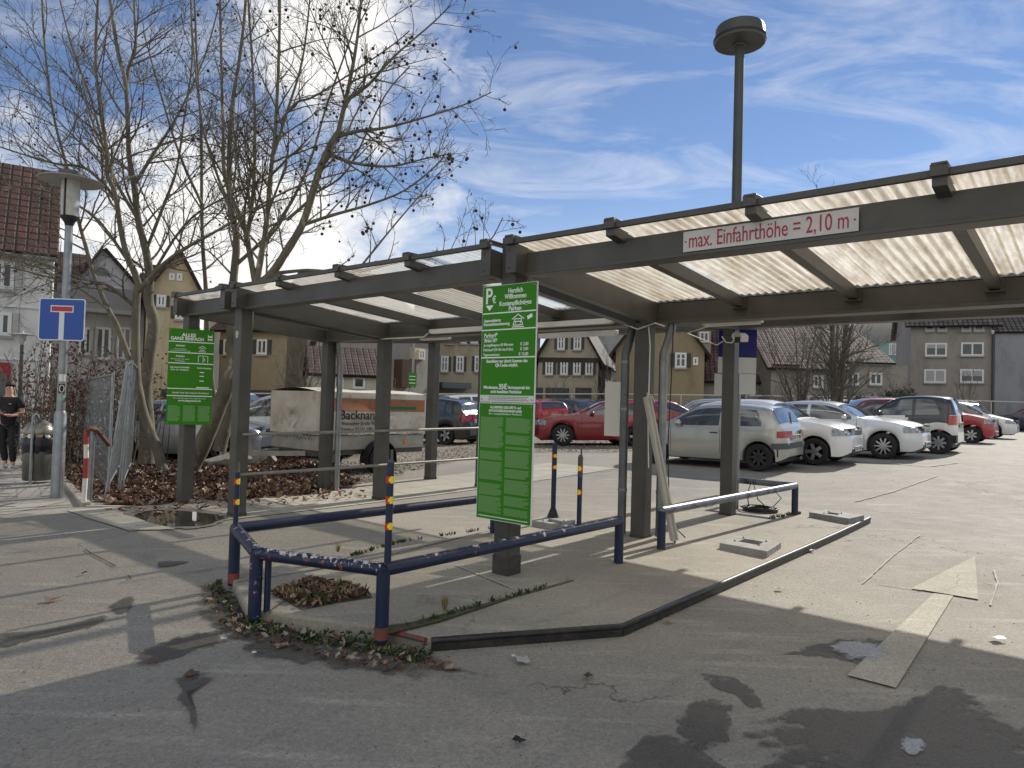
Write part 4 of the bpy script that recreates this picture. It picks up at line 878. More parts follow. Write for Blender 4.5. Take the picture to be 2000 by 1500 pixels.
# ================================================================== CARS
def paint(name,col,met=.0,rough=.28): return M(name,col,rough=rough,metal=met,coat=.8,spec=.5)
GLASS=M('car_glass',(.035,.045,.045),rough=.03,spec=1.0,coat=1); TYRE=M('tyre',(.015,.015,.016),rough=.8); RIM=M('alloy',(.45,.45,.46),rough=.3,metal=.8); RIMD=M('dark_wheel',(.03,.03,.032),rough=.5)
TRIM=M('car_trim',(.02,.02,.022),rough=.55); LRED=M('tail_red',(.35,.012,.012),rough=.15,coat=.6); LCLR=M('lamp_clear',(.22,.24,.26),rough=.08,metal=.3,coat=.8); PLT=M('plate_white',(.65,.65,.62),rough=.5); PLB=M('plate_blue',(.01,.04,.3)); INK=M('plate_ink',(.02,.02,.02)); CHR=M('chrome',(.6,.6,.6),rough=.15,metal=1)
AMB=M('amber',(.7,.25,.02),rough=.3)
PROF={'twingo':dict(top=[(0,.40),(.012,.50),(.05,.575),(.16,.665),(.235,.72),(.42,.955),(.5,.99),(.64,1.0),(.84,.965),(.905,.93),(.965,.69),(.985,.62),(1,.42)],cowl=.235,rf=.42,re=.895,rg=.962,belt=.65,wins=[(.30,.60),(.625,.865)]),
 'hatch':dict(top=[(0,.40),(.012,.50),(.05,.57),(.16,.645),(.275,.69),(.44,.945),(.53,.99),(.66,1.0),(.84,.955),(.90,.92),(.962,.70),(.985,.63),(1,.42)],cowl=.275,rf=.44,re=.89,rg=.958,belt=.645,wins=[(.34,.585),(.605,.80),(.815,.875)]),
 'sport':dict(top=[(0,.40),(.012,.50),(.05,.575),(.16,.655),(.29,.70),(.46,.94),(.55,.99),(.66,1.0),(.82,.955),(.89,.91),(.962,.73),(.985,.65),(1,.44)],cowl=.29,rf=.46,re=.88,rg=.955,belt=.665,wins=[(.36,.60),(.62,.86)]),
 'smart':dict(top=[(0,.42),(.015,.52),(.06,.60),(.17,.665),(.22,.69),(.43,.94),(.54,.99),(.7,1.0),(.88,.975),(.94,.94),(.985,.72),(.995,.66),(1,.44)],cowl=.22,rf=.43,re=.935,rg=.982,belt=.655,wins=[(.29,.62),(.65,.86)]),
 'sedan':dict(top=[(0,.39),(.012,.48),(.04,.55),(.14,.64),(.28,.69),(.44,.94),(.53,.99),(.62,1.0),(.74,.96),(.87,.76),(.93,.735),(.975,.70),(.99,.62),(1,.42)],cowl=.28,rf=.44,re=.73,rg=.865,belt=.655,wins=[(.345,.545),(.56,.70),(.71,.78)]),
 'mpv':dict(top=[(0,.36),(.012,.46),(.04,.52),(.12,.58),(.20,.64),(.36,.92),(.46,.985),(.6,1.0),(.85,.98),(.94,.95),(.98,.66),(.992,.58),(1,.38)],cowl=.20,rf=.36,re=.935,rg=.978,belt=.60,wins=[(.26,.48),(.50,.70),(.72,.90)])}
def pchip(pts,x):
    for i in range(len(pts)-1):
        if x<=pts[i+1][0]:
            t=(x-pts[i][0])/(pts[i+1][0]-pts[i][0]); h=pts[i+1][0]-pts[i][0]
            def sl(j):
                if j<=0 or j>=len(pts)-1: return (pts[min(j+1,len(pts)-1)][1]-pts[max(j-1,0)][1])/(pts[min(j+1,len(pts)-1)][0]-pts[max(j-1,0)][0])
                a=(pts[j][1]-pts[j-1][1])/(pts[j][0]-pts[j-1][0]); b=(pts[j+1][1]-pts[j][1])/(pts[j+1][0]-pts[j][0])
                return 0 if a*b<=0 else 2*a*b/(a+b)
            m0,m1=sl(i)*h,sl(i+1)*h; y0,y1=pts[i][1],pts[i+1][1]
            return (2*t**3-3*t*t+1)*y0+(t**3-2*t*t+t)*m0+(-2*t**3+3*t*t)*y1+(t**3-t*t)*m1
    return pts[-1][1]
def make_car(name,label,cat,kind,L_,Wd,H,pm,pos,yaw,pitch_roll=True,wr=.31,rim='alloy',lower=None,roofmat=None,bumper=None,plate=None,front_t=.19,rear_t=.82,detail=1,rails=False,group='cars parked in the lot',roofbar=None,ry=.0,spokes=5,mirror=None,hm=True):
    P=PROF[kind]; T=thing(name,label,cat,pos,yaw,group)
    hw0=Wd/2; sill=.20; X=lambda t:(L_/2-t*L_)      # t=0 front (+x)
    def plan(t):
        s=min(t,1-t); k=1-max(0,1-s/.13); a=1-.42*(max(0,1-s/.12))**2.8; return a*(1-.03*abs(2*t-1))
    top=lambda t: pchip(P['top'],t)*H
    def ring(t):
        hw=hw0*plan(t); zt=top(t); zb=min(P['belt']*H+.03*(t-.3),zt-.035); zl=sill+.10*max(0,1-min(t,1-t)/.05)**1.5
        xx=X(t)
        for tc in (front_t,rear_t):
            dx=xx-X(tc); ra=wr+.055
            if abs(dx)<ra: zl=max(zl,wr+math.sqrt(ra*ra-dx*dx))
        zl=min(zl,zb-.08)
        u=max(0,min(1,(zt-zb-.03)/.42)); u=u*u*(3-2*u) if u<1 else 1
        ye=hw*(.95-.21*u)
        zm=zl+(zb-zl)*.5
        r=[(hw*.80,zl),(hw*.975,zl+.004),(hw*.995,zl+.04 if zl>sill+.01 else zl+.10),(hw*1.0,zm),(hw*.985,zb-.06),(hw*.965,zb)]
        e=zb+(zt-zb)*.5; r+=[((hw*.965+ye)/2+.006*u,e),(ye,zt-.075*(.25+.75*u)),(ye*.93,zt-.028*(.3+.7*u)),(ye*.75,zt-.006),(ye*.4,zt+.008),(0,zt+.012)]
        return r
    ts=set([i/34 for i in range(35)]+[.004,.012,.02,.035,.05,.95,.965,.98,.988,.996]+[p[0] for p in P['top']])
    for tc in (front_t,rear_t):
        for k in range(0,17): ts.add(round(tc+(wr+.055)*math.cos(PI*k/16)/L_,4))
    ts=sorted(t for t in ts if 0<=t<=1); tt=[ts[0]]
    for t in ts[1:]:
        if t-tt[-1]>.0015: tt.append(t)
    q=MB(); rings=[ring(t) for t in tt]; n=12; vs=[]
    for t,rg in zip(tt,rings):
        for y,z in rg: vs.append((X(t),y,z))
        for y,z in rg[-2::-1]: vs.append((X(t),-y,z))
    m_=2*n-1; fs=[];mi=[]
    q.add(vs,[]); 
    for i in range(len(tt)-1):
        tm=(tt[i]+tt[i+1])/2
        for k in range(m_-1):
            kk=k if k<n-1 else m_-2-k
            f=(i*m_+k,i*m_+k+1,(i+1)*m_+k+1,(i+1)*m_+k)
            mt=0
            if lower and lower(tm,kk): mt=1
            
            q.f.append(f); q.mi.append(mt)
    q.f.append(tuple(range(m_))); q.mi.append(0); q.f.append(tuple((len(tt)-1)*m_+k for k in range(m_-1,-1,-1))); q.mi.append(1 if lower else 0)
    body=q.build('body',[pm,roofmat or TRIM],T,smooth=38)
    q=MB(); q.b2((-L_*.46,-hw0*.78,.17),(L_*.46,hw0*.78,.55)); q.b2((X(front_t)-wr-.1,-hw0*.86,.3),(X(front_t)+wr+.1,hw0*.86,.5)); q.b2((X(rear_t)-wr-.1,-hw0*.86,.3),(X(rear_t)+wr+.1,hw0*.86,.5)); q.build('underbody',BLK,T)
    def yat(t,z):
        r=ring(t)
        for (y0,z0),(y1,z1) in zip(r[1:],r[2:]):
            if z0<=z<=z1 and z1>z0: return y0+(y1-y0)*(z-z0)/(z1-z0)
        return r[3][0] if z<r[3][1] else r[-3][0]
    def side_patch(nm,t0,t1,zlo,zhi,mat,off=.005,sides=(1,-1),nseg=10,rows=4):
        for s in sides:
            q=MB(); vs=[];fs=[]
            for i in range(nseg+1):
                t=t0+(t1-t0)*i/nseg; a,b=zlo(t),zhi(t)
                if b<a+.004: b=a+.004
                for j in range(rows+1): z=a+(b-a)*j/rows; vs.append((X(t),s*(yat(t,z)+off),z))
            for i in range(nseg):
                for j in range(rows):
                    a_=i*(rows+1)+j; f=(a_,a_+1,a_+rows+2,a_+rows+1); fs.append(f if s<0 else f[::-1])
            q.add(vs,fs); yield q.build(nm,mat,T,smooth=60)
    belt=lambda t:min(P['belt']*H+.03*(t-.3),top(t)-.035)+.012
    whi=lambda t:top(t)-.085
    w_=P['wins']
    for i,(a,b) in enumerate(w_):
        last=i==len(w_)-1
        def hi(t,a=a,b=b,last=last):
            z=whi(t)
            if last: z=min(z,belt(t)+max(0,(b+.012-t))*L_*2.2)
            return z
        list(side_patch('side_window',a,b,belt,hi,GLASS,nseg=12))
    # windscreen and rear window follow the top surface
    def top_patch(nm,t0,t1,k,mat,zo=.008,nseg=10):
        q=MB(); vs=[];fs=[]; ny=10
        for i in range(nseg+1):
            t=t0+(t1-t0)*i/nseg; r=ring(t); ye=r[7][0]*k
            for j in range(ny+1):
                y=-ye+2*ye*j/ny; ay=abs(y); pr=r[7:]
                z=pr[-1][1]
                for (y0,z0),(y1,z1) in zip(pr,pr[1:]):
                    if y1<=ay<=y0: z=z0+(z1-z0)*(y0-ay)/(y0-y1+1e-9); break
                vs.append((X(t)+(zo if t0<.5 else -zo)*.6,y,z+zo))
        for i in range(nseg):
            for j in range(ny): a_=i*(ny+1)+j; fs.append((a_,a_+1,a_+ny+2,a_+ny+1))
        q.add(vs,fs); return q.build(nm,mat,T,smooth=60)
    top_patch('windscreen',P['cowl']+.02,P['rf']-.012,.95,GLASS); top_patch('rear_window',P['re']+.006,P['rg']-.003,.88,GLASS)
    # end wraps
    def wrap(nm,end,tin,z0,z1,mat,off=.008,yr=None,side=None,capin=0):
        """strip round the front (end=0) or rear (end=1)"""
        tl=[tin+(0-tin)*i/8 for i in range(9)] if end==0 else [tin+(1-tin)*i/8 for i in range(9)]
        q=MB()
        pts=[]
        for s in ((1,-1) if side is None else (side,)):
            seg=[]
            for t in tl: seg.append((t,s))
            pts.append(seg)
        def row(z):
            out=[]
            if side is None:
                for t,s in pts[0]: out.append((X(t),yat(t,z)+off))
                c=yat(tl[-1],z)
                for k in range(1,6): out.append((X(tl[-1]),c*(1-2*k/6)))
                for t,s in reversed(pts[1]): out.append((X(t),-(yat(t,z)+off)))
            else:
                for t,s in pts[0]: out.append((X(t),s*(yat(t,z)+off)))
                if capin:
                    c=yat(tl[-1],z)
                    for k in (1,2): out.append((X(tl[-1]),s*(c-capin*k/2)))
            sg=1 if end==0 else -1
            return [(x+sg*off,y,z) for x,y in out]
        rows=[row(z0+(z1-z0)*k/3) for k in range(4)]; nn=len(rows[0])
        vs=[v for r_ in rows for v in r_]; fs=[(j*nn+i,j*nn+i+1,(j+1)*nn+i+1,(j+1)*nn+i) for j in range(3) for i in range(nn-1)]
        q.add(vs,fs); return q.build(nm,mat,T,smooth=50)
    zt0=top(.05)
    for s in (1,-1):
        wrap('headlight',0,.085 if kind!='smart' else .1,zt0*.80,zt0*.985,LCLR,.012,side=s,capin=.10)
        wrap('taillight',1,.955 if kind!='smart' else .93,.50*H,.66*H if kind!='twingo' else .60*H,LRED,.010,side=s,capin=.06 if kind in('twingo','smart') else .14)
    if bumper: wrap('front_bumper',0,.08,.44,.54,bumper,.014); wrap('rear_bumper',1,.925,.46,.58,bumper,.016)
    if detail:
        q=MB(); xe=L_/2+.012; q.b2((xe-.02,-hw0*.36,zt0*.80),(xe,hw0*.36,zt0*.93)); gr_=q.build('grille',TRIM,T,bevel=.004)
        q=MB(); [q.b2((xe,-hw0*.33,z),(xe+.006,hw0*.33,z+.008)) for z in (zt0*.83,zt0*.87,zt0*.905)]; q.build('grille_bar',CHR,gr_)
        q=MB(); q.b2((xe-.02,-hw0*.55,.26),(xe-.002,hw0*.55,.36)); q.build('lower_intake',TRIM,T)
        # panel lines: door shuts
        for a in ([w_[0][0]-.03,w_[0][1]+.01]+([w_[1][1]+.02] if len(w_)>2 else [])):
            for s in (1,-1):
                q=MB(); pts=[]
                for k in range(9):
                    z=sill+.12+(P['belt']*H-sill-.12)*k/8; pts.append((X(a),s*(yat(a,z)+.0025),z))
                q.tube(pts,.0045,4); q.build('door_gap',TRIM,T)
        a=w_[0][1]-.03
        for s in (1,-1):
            z=P['belt']*H-.13; q=MB(); q.box((X(a),s*(yat(a,z)+.018),z),(.17,.025,.022)); q.build('door_handle',pm if not bumper else TRIM,T,bevel=.006)
            t=w_[0][0]+.035; z=P['belt']*H+.06; q=MB(); q.sphere((X(t),s*(yat(t,z)+.11),z),.1,14,sc=(.75,1,.72)); q.box((X(t),s*(yat(t,z)+.02),z-.03),(.05,.1,.03)); q.build('mirror',mirror or pm,T,smooth=60)
    for end in (0,1):
        if plate:
            xe=(L_/2+.018) if end==0 else -(L_/2+.018); z=.36 if end==0 else (.52*H if kind!='twingo' else .50*H); sgn=1 if end==0 else -1
            if kind in('sedan','sport','hatch','mpv','smart') and end==1: z=.50*H
            q=MB(); q.b2((xe-.006,-.26,z-.055),(xe+.006,.26,z+.055)); pl=q.build('number_plate',PLT,T,bevel=.002)
            q=MB(); q.b2((xe-.008,sgn*-.26,z-.05) if 0 else (xe-.0075,(.215 if end==1 else -.255),z-.05),(xe+.0075,(.255 if end==1 else -.215),z+.05)); q.build('plate_band',PLB,pl)
            me=text(plate,.105,INK,None,Matrix.Identity(4),bold=.001); xs_=[v.co.x for v in me.vertices]; k=.40/(max(xs_)-min(xs_)); me.transform(Matrix.Diagonal((k,1,1,1)))
            me.transform(Matrix.Translation((xe+sgn*.008,sgn*.02,z))@Matrix.Rotation(sgn*PI/2,4,'Z')@Matrix.Rotation(PI/2,4,'X')); join_me([me],'plate_lettering',INK,pl)
    # wheels
    tyre=MB(); tyre.lathe([(wr*.62,-.09),(wr*.90,-.10),(wr*.985,-.075),(wr,-.03),(wr,.03),(wr*.985,.075),(wr*.90,.10),(wr*.62,.09)],(0,0,0),28,'y',cap=False)
    rm=MB(); rr_=wr*.68; rm.lathe([(0,.055),(wr*.12,.055),(wr*.16,.04),(wr*.16,.02)],(0,0,0),14,'y'); rm.lathe([(rr_*.90,.05),(rr_*.95,.088),(rr_,.085),(rr_*.9,.02)],(0,0,0),26,'y',cap=False)
    ns=spokes
    for k in range(ns):
        a=2*PI*k/ns; c_=rr_*.52; rm.box((c_*math.cos(a),.050,c_*math.sin(a)),(rr_*.86,.03,rr_*(.62 if ns==5 else .30 if ns<9 else .16)*(.6 if ns==5 else 1)),rot=Euler((0,-a,0)))
    disc=MB(); disc.lathe([(0,.012),(rr_*.92,.012)],(0,0,0),20,'y')
    ty0=None
    for tc in (front_t,rear_t):
        for s in (1,-1):
            if ty0 is None: ty0=tyre.build('wheel',TYRE,T,smooth=50); rm0=rm.build('rim',RIM if rim=='alloy' else (RIMD if rim=='dark' else rim),ty0,smooth=40); dc0=disc.build('brake_disc',RIMD,ty0); o=ty0
            else:
                o=ty0.copy(); COL.objects.link(o)
                for c_ in (rm0,dc0): cc=c_.copy(); COL.objects.link(cc); cc.parent=o
            o.location=(X(tc),s*(hw0*.97-.09),wr); o.rotation_euler=(0,0,0 if s>0 else PI)
    if rails:
        for s in (1,-1): q=MB(); q.tube([(X(P['rf']+.06),s*hw0*.66,H-.0),(X(P['rf']+.09),s*hw0*.66,H+.05),(X(P['re']-.06),s*hw0*.66,H+.04),(X(P['re']-.03),s*hw0*.66,H-.03)],.014,8); q.build('roof_rail',CHR,T)
    if detail>1:
        q=MB(); q.tube([(X(P['rg'])-.02,-.05,top(P['rg'])+.0),(X((P['re']+P['rg'])/2)-.02,-.28,top((P['re']+P['rg'])/2)+.02)],.008,6); q.build('rear_wiper',TRIM,T)
    # sit on sloping ground
    f=Vector((math.cos(yaw),math.sin(yaw),0)); l=Vector((-f.y,f.x,0)); p=Vector(pos)
    za=G(*(p+f*1.3).xy)-G(*(p-f*1.3).xy); zl_=G(*(p+l*.7).xy)-G(*(p-l*.7).xy)
    T.rotation_euler=Euler((math.atan2(zl_,1.4),-math.atan2(za,2.6),yaw),'XYZ'); T.location.z=G(p.x,p.y)+.004
    return T
def at_wheel(u,v,yaw,L_,Wd,t,side,z_=0):
    """pos from the contact patch of one wheel: t along the car, side +1 left"""
    p=gr(u,v); f=Vector((math.cos(yaw),math.sin(yaw),0)); l=Vector((-f.y,f.x,0)); return p-f*(L_/2-t*L_)-l*(side*(Wd/2-.1))
def roof_at(u,v,H,yaw=0):
    """ground point of a car whose roof top is seen at u,v"""
    lo,hi=6,90
    for i in range(50):
        m_=(lo+hi)/2; p=dep(u,v,m_)
        if p.z-(G(p.x,p.y)+H)>0: 
            lo=m_ if p.z<EYE else m_; 
        d_=p.z-(G(p.x,p.y)+H)
        if d_<0: hi=m_
        else: lo=m_
    return p
A_=-YB; TA=A_+PI
def atD(u,D): p=dep(u,800,D); p.z=G(p.x,p.y); return p
SILV=paint('paint_silver',(.42,.43,.44),.6); SILB=paint('paint_beige_silver',(.42,.415,.38),.45); WHT_=paint('paint_white',(.70,.70,.69)); WHG=paint('paint_white_silver',(.58,.60,.61),.3); RED_=paint('paint_red',(.33,.012,.018)); REDD=paint('paint_dark_red',(.20,.006,.012),.1); BLKP=paint('paint_black',(.012,.012,.014)); NAVY=paint('paint_navy',(.010,.012,.035)); GREYD=paint('paint_dark_grey',(.06,.065,.07),.3); BLUS=paint('paint_blue_grey',(.22,.28,.34),.4)
GTRIM=M('grey_bumper',(.07,.075,.08),rough=.6)
# front row
y=TA
make_car('parked_car','beige silver one-box hatchback with grey bumpers and a folding fabric roof, nearest car','car','twingo',3.43,1.63,1.38,SILB,at_wheel(1483,921,y,3.43,1.63,.85,1),y,wr=.28,rim='dark',bumper=GTRIM,plate='ES TP 383',front_t=.16,rear_t=.85,roofmat=None,detail=2,spokes=8)
y=A_
make_car('parked_car','white hatchback with round twin headlights and a black bumper strip beside the beige one-box car','car','hatch',3.90,1.65,1.46,WHT_,at_wheel(1592,909,y,3.9,1.65,.18,-1),y,wr=.30,plate='ES LU 302',front_t=.18,detail=1,spokes=5)
make_car('parked_car','pearl silver three-door hatchback with multi-petal wheel trims and a wide nose','car','sport',4.22,1.77,1.42,WHG,at_wheel(1726,897,y,4.22,1.77,.19,-1),y,wr=.32,plate='ES RM 518',front_t=.19,detail=1,spokes=10)
y=TA
make_car('parked_car','tiny black and white two-seat city car with a white tailgate','car','smart',2.70,1.66,1.55,BLKP,at_wheel(1834,887,y,2.7,1.66,.85,1),y,wr=.30,plate='ES CO 44',front_t=.14,rear_t=.85,lower=lambda t,k:(k<=4 and .08<t<.64-.02*k) or (k<=2 and t>.70) or (k<=4 and t>.945),roofmat=paint('paint_white2',(.68,.68,.67)),detail=1,spokes=8)
y=A_
make_car('parked_car','small bright red hatchback with a grinning black intake, right of the tiny two-seater','car','hatch',3.6,1.6,1.48,RED_,at_wheel(1897,866,y,3.6,1.6,.18,-1),y,wr=.29,plate='ES VA 71',front_t=.18,spokes=7)
y=TA
make_car('parked_car','navy blue hatchback with alloy wheels at the right edge, facing away from the red one','car','hatch',4.2,1.76,1.56,NAVY,at_wheel(1975,842,y,4.2,1.76,.18,1)+Vector((0,0,0)),y,wr=.33,plate='ES KL 90',spokes=8)
# the red saloon and the lot behind
def put(label,kind,dims,pm,u,D,yaw,**k):
    p=atD(u,D); return make_car('parked_car',label,'car',kind,*dims,pm,p,yaw,**k)
p=at_wheel(1099,871,R(180-3),4.85,1.84,.19,1)
make_car('parked_car','glossy dark red saloon with multi-spoke alloys facing left behind the central column','car','sedan',4.85,1.84,1.47,REDD,p,R(180-3),wr=.34,spokes=10,plate='ES MZ 6')
put('white people carrier with roof rails, left of the green boards','mpv',(4.45,1.8,1.68),WHT_,938,33,R(38),rails=True,detail=0,plate='ES FA 25')
put('black hatchback seen from behind at the tail of the covered trailer','hatch',(4.1,1.76,1.52),BLKP,838,24.6,R(150),plate='ES SE 1197',detail=1)
put('bright red hatchback seen from behind just right of the green boards','hatch',(4.0,1.74,1.46),RED_,1052,35,R(112),plate='ES HD 2',detail=0)
put('dark grey hatchback between the two red cars behind the reflector bollard','hatch',(4.1,1.76,1.50),GREYD,1098,38,R(130),detail=0)
put('pale blue grey hatchback in the middle of the lot','hatch',(4.1,1.76,1.46),BLUS,1135,41,R(125),detail=0)
put('white hatchback roof peeping over the red saloon','hatch',(4.1,1.76,1.48),WHT_,1180,46,R(120),detail=0)
put('silver long-roofed hatchback parked behind the beige one-box car','hatch',(4.4,1.8,1.48),SILV,1368,24.5,R(175),detail=1)
put('red hatchback half hidden behind the right downpipe','hatch',(4.0,1.74,1.46),RED_,1292,23.5,R(15),detail=1)
put('dark red estate roof showing between the white and the black and white car','hatch',(4.3,1.76,1.50),REDD,1690,27.5,R(178),detail=0)
put('white hatchback roof behind the pearl silver three-door','hatch',(4.2,1.76,1.45),WHG,1600,29,R(170),detail=0)
put('pale silver estate behind the notice boards','hatch',(4.3,1.76,1.46),SILV,1480,31,R(5),detail=0)
put('white car with a roof rack behind the tiny two-seater','mpv',(4.4,1.78,1.50),WHG,1868,31,A_,rails=True,detail=0)
put('dark estate with black roof bars behind the tiny two-seater','hatch',(4.5,1.8,1.55),GREYD,1830,35,TA,rails=True,detail=0)
put('red hatchback at the far right edge beyond the navy car','hatch',(4.0,1.74,1.5),RED_,2010,48,TA,detail=0)
put('dark blue car far back left of the people carrier','hatch',(4.2,1.76,1.45),NAVY,862,43,R(20),detail=0)
put('blue grey hatchback far back behind the people carrier','hatch',(4.2,1.76,1.5),BLUS,900,47,R(200),detail=0)
put('black estate far back behind the trailer','hatch',(4.4,1.76,1.5),BLKP,770,43,R(10),detail=0)
put('dark car far back beyond the white board','hatch',(4.2,1.76,1.5),GREYD,1225,44,R(0),detail=0)
put('light silver car far back behind the red saloon bonnet','hatch',(4.2,1.76,1.47),SILV,1120,52,R(0),detail=0)
# left group behind the trees
put('silver hatchback with red tail light behind the leaning plane trunk','hatch',(4.2,1.76,1.47),SILV,385,17.8,R(-12),detail=1)
put('silver white saloon side-on behind the second canopy post and the trailer','hatch',(4.5,1.78,1.62),WHG,545,18.6,R(183),detail=1)
put('white van-like car behind the silver ones, its windscreen showing over the trailer','mpv',(4.3,1.8,1.8),WHT_,455,25.5,R(-15),detail=0)
put('red hatchback far behind the mesh fence','hatch',(4.0,1.74,1.45),RED_,345,26,R(5),detail=0)
put('white hatchback behind the mesh fence and pale trunk','hatch',(4.0,1.74,1.5),WHT_,285,21.5,R(0),detail=0)
# ================================================================== TRAILER
side=bV; c0=gr(738,924); hl=1.37
T=thing('covered_trailer','box trailer under a stained cream tarpaulin with orange band and black lettering','trailer',(0,0,0),math.atan2(bV.y,bV.x))
nc=c0+aV*(-.80)-bV*.10; T.location=(nc.x,nc.y,G(nc.x,nc.y))
# local: x forward = +b (rear of trailer), y left = -a ; visible side is y=-.78 (towards +a)
TARP=M('tarp_cream',(.60,.56,.47),(.44,.38,.29),scale=1.6,rough=.75,thr=(.42,.72),bump=.5,bscale=2.5,dirt=((.23,.185,.12),2.6,.53,.72)); ORG_=M('tarp_orange',(.42,.13,.05),(.30,.16,.09),scale=4,rough=.75,dirt=((.2,.13,.08),6,.5,.65)); ALU=M('trailer_alu',(.42,.40,.35),(.28,.26,.22),scale=5,rough=.5,metal=.2); TGR=M('tarp_green',(.03,.14,.06),rough=.7)
def cloth_box(q,x0,x1,y0,y1,z0,z1,ridge=.05,n=18,amp=.018,seed=1):
    rr=random.Random(seed)
    def wob(a,b,c): return amp*(math.sin(a*5.1+c)+.6*math.sin(b*11+a*3+c*2)+.4*math.sin(a*17-b*7))
    vs=[];fs=[]
    def sheet_(fn,nu,nv,flip=False):
        o=len(vs)
        for j in range(nv+1):
            for i in range(nu+1): vs.append(fn(i/nu,j/nv))
        for j in range(nv):
            for i in range(nu): a=o+j*(nu+1)+i; f=(a,a+1,a+nu+2,a+nu+1); fs.append(f[::-1] if flip else f)
    sag=lambda v:math.sin(PI*v)
    sheet_(lambda u,v:(x0+(x1-x0)*u,y0-wob(u,v,1)*sag(v)*sag(min(1,max(0,u)))*1.2,z0+(z1-z0)*v+(-.02*abs(math.sin(u*14)) if v==0 else 0)),40,12)
    sheet_(lambda u,v:(x0+(x1-x0)*u,y1+wob(u,v,2)*sag(v),z0+(z1-z0)*v),20,6,True)
    sheet_(lambda u,v:(x0-wob(u*.7,v,3)*sag(v)*sag(u)*1.6,y0+(y1-y0)*u,z0+(z1-z0)*v),24,12,True)
    sheet_(lambda u,v:(x1+wob(u,v,4)*sag(v),y0+(y1-y0)*u,z0+(z1-z0)*v),16,8)
    sheet_(lambda u,v:(x0+(x1-x0)*u,y0+(y1-y0)*v,z1+ridge*sag(v)+.02*math.sin(u*9)*sag(v)*sag(u)),24,10)
    q.add(vs,fs)
zt=htop(T.location-bV*hl+aV*.78,764)-T.location.z; zd=.80
q=MB(); cloth_box(q,-hl,hl,-.78,.78,zd,zt,.07); tp_=q.build('tarpaulin',TARP,T,smooth=60)
q=MB(); ny=28
def strip(q,x0,x1,z0,z1,off,nseg=30):
    vs=[];fs=[]
    H_=zt-zd
    for i in range(nseg+1):
        u=(x0+(x1-x0)*i/nseg+hl)/(2*hl)
        for j in range(5):
            z=z0+(z1-z0)*j/4; v=(z-zd)/H_
            w_=.018*(math.sin(u*5.1+1)+.6*math.sin(v*11+u*3+2)+.4*math.sin(u*17-v*7)); vs.append((x0+(x1-x0)*i/nseg,-.78-w_*math.sin(PI*v)*math.sin(PI*u)*1.2-off,z))
    for i in range(nseg):
        for j in range(4): a=i*5+j; fs.append((a,a+5,a+6,a+1))
    q.add(vs,fs)
strip(q,-hl+.25,hl*.97,zd+(zt-zd)*.55,zd+(zt-zd)*.86,.004); q.build('orange_band',ORG_,tp_,smooth=60)
q=MB(); strip(q,hl*.25,hl*.80,zd+(zt-zd)*.60,zd+(zt-zd)*.68,.007); q.build('green_band',TGR,tp_,smooth=60)
tr=Matrix.Translation
FS=lambda x,z:tr((x,-.815,z))@Matrix.Rotation(PI/2,4,'X')
BI=M('tarp_ink',(.03,.03,.035),rough=.7)
def ft(s,x0,z,w_,h,bold=0):
    me=text(s,h,BI,None,Matrix.Identity(4),align='LEFT',bold=bold); xs_=[v.co.x for v in me.vertices]; me.transform(tr((-min(xs_),0,0))); me.transform(Matrix.Diagonal((w_/(max(xs_)-min(xs_)),1,1,1))); me.transform(FS(x0,z)); return me
join_me([ft('Backnang',-hl+.50,zd+.37,.95,.25,.004),ft('Weissacher Straße 96',-hl+.52,zd+.21,.82,.10,.001),ft('Telefon 07191 186-14',-hl+.52,zd+.09,.90,.11,.002)],'lettering',BI,tp_)
q=MB(); q.b2((-hl+.02,-.76,.50),(hl-.02,.76,.78)); q.build('load_bed',ALU,T,bevel=.01)
q=MB(); q.b2((-hl,-.70,.40),(hl,.70,.495)); q.build('chassis',STEELD,T)
for s in (-1,1):
    q=MB(); q.lathe([(.20,-.09),(.28,-.10),(.305,-.07),(.31,0),(.305,.07),(.28,.10),(.20,.09)],(0,0,0),24,'y',cap=False); wl=q.build('wheel',TYRE,T,loc=(.10,s*.80,.31),smooth=50)
    q=MB(); q.lathe([(0,-.05),(.07,-.06),(.10,-.04),(.17,-.04),(.20,-.09)],(0,0,0),20,'y'); q.lathe([(0,.05),(.07,.06),(.10,.04),(.17,.04),(.20,.09)],(0,0,0),20,'y'); q.build('rim',M('steel_rim',(.4,.4,.4),rough=.4,metal=.6),wl)
    q=MB(); pts=[(.10+.37*math.cos(PI*k/14),.31+.37*math.sin(PI*k/14)) for k in range(-1,16)]; vs=[];fs=[]
    for i,(x,z) in enumerate(pts):
        vs+=[(x,s*.68,z),(x,s*.93,z),(x,s*.93,z-.03)]
        if i: o=3*i; fs+=[(o-3,o,o+1,o-2),(o-2,o+1,o+2,o-1)]
    q.add(vs,fs); q.build('mudguard',BLK,T,smooth=50)
for x in (-hl+.12,hl-.55): q=MB(); q.lathe([(0,-.80),(.035,-.795),(.04,-.76)],(x,0,.62),14,'y'); q.build('side_reflector',AMB,T)
q=MB(); q.beam((-hl,.45,.44),(-hl-.85,0,.44),.07,.09); q.beam((-hl,-.45,.44),(-hl-.85,0,.44),.07,.09); q.beam((-hl-.8,0,.44),(-hl-1.25,0,.46),.08,.08); q.build('drawbar',ALU,T)
q=MB(); q.tube([(-hl-.55,-.12,.46),(-hl-.55,-.12,.03)],.025,8); q.build('jockey_stand',STEELD,T)
q=MB()
rr=random.Random(2); pts=[(-hl-.01,.7-.05*i,.83+(.06 if i%2 else -.02)+rr.uniform(-.02,.02)) for i in range(29)]; q.tube([(x-.03,y_,z-.10) for x,y_,z in pts],.005,4); q.tube([(-hl+.05+.07*i,-.80,.79+(.03 if i%2 else -.04)) for i in range(40)],.004,4); q.build('lacing',BLK,T)
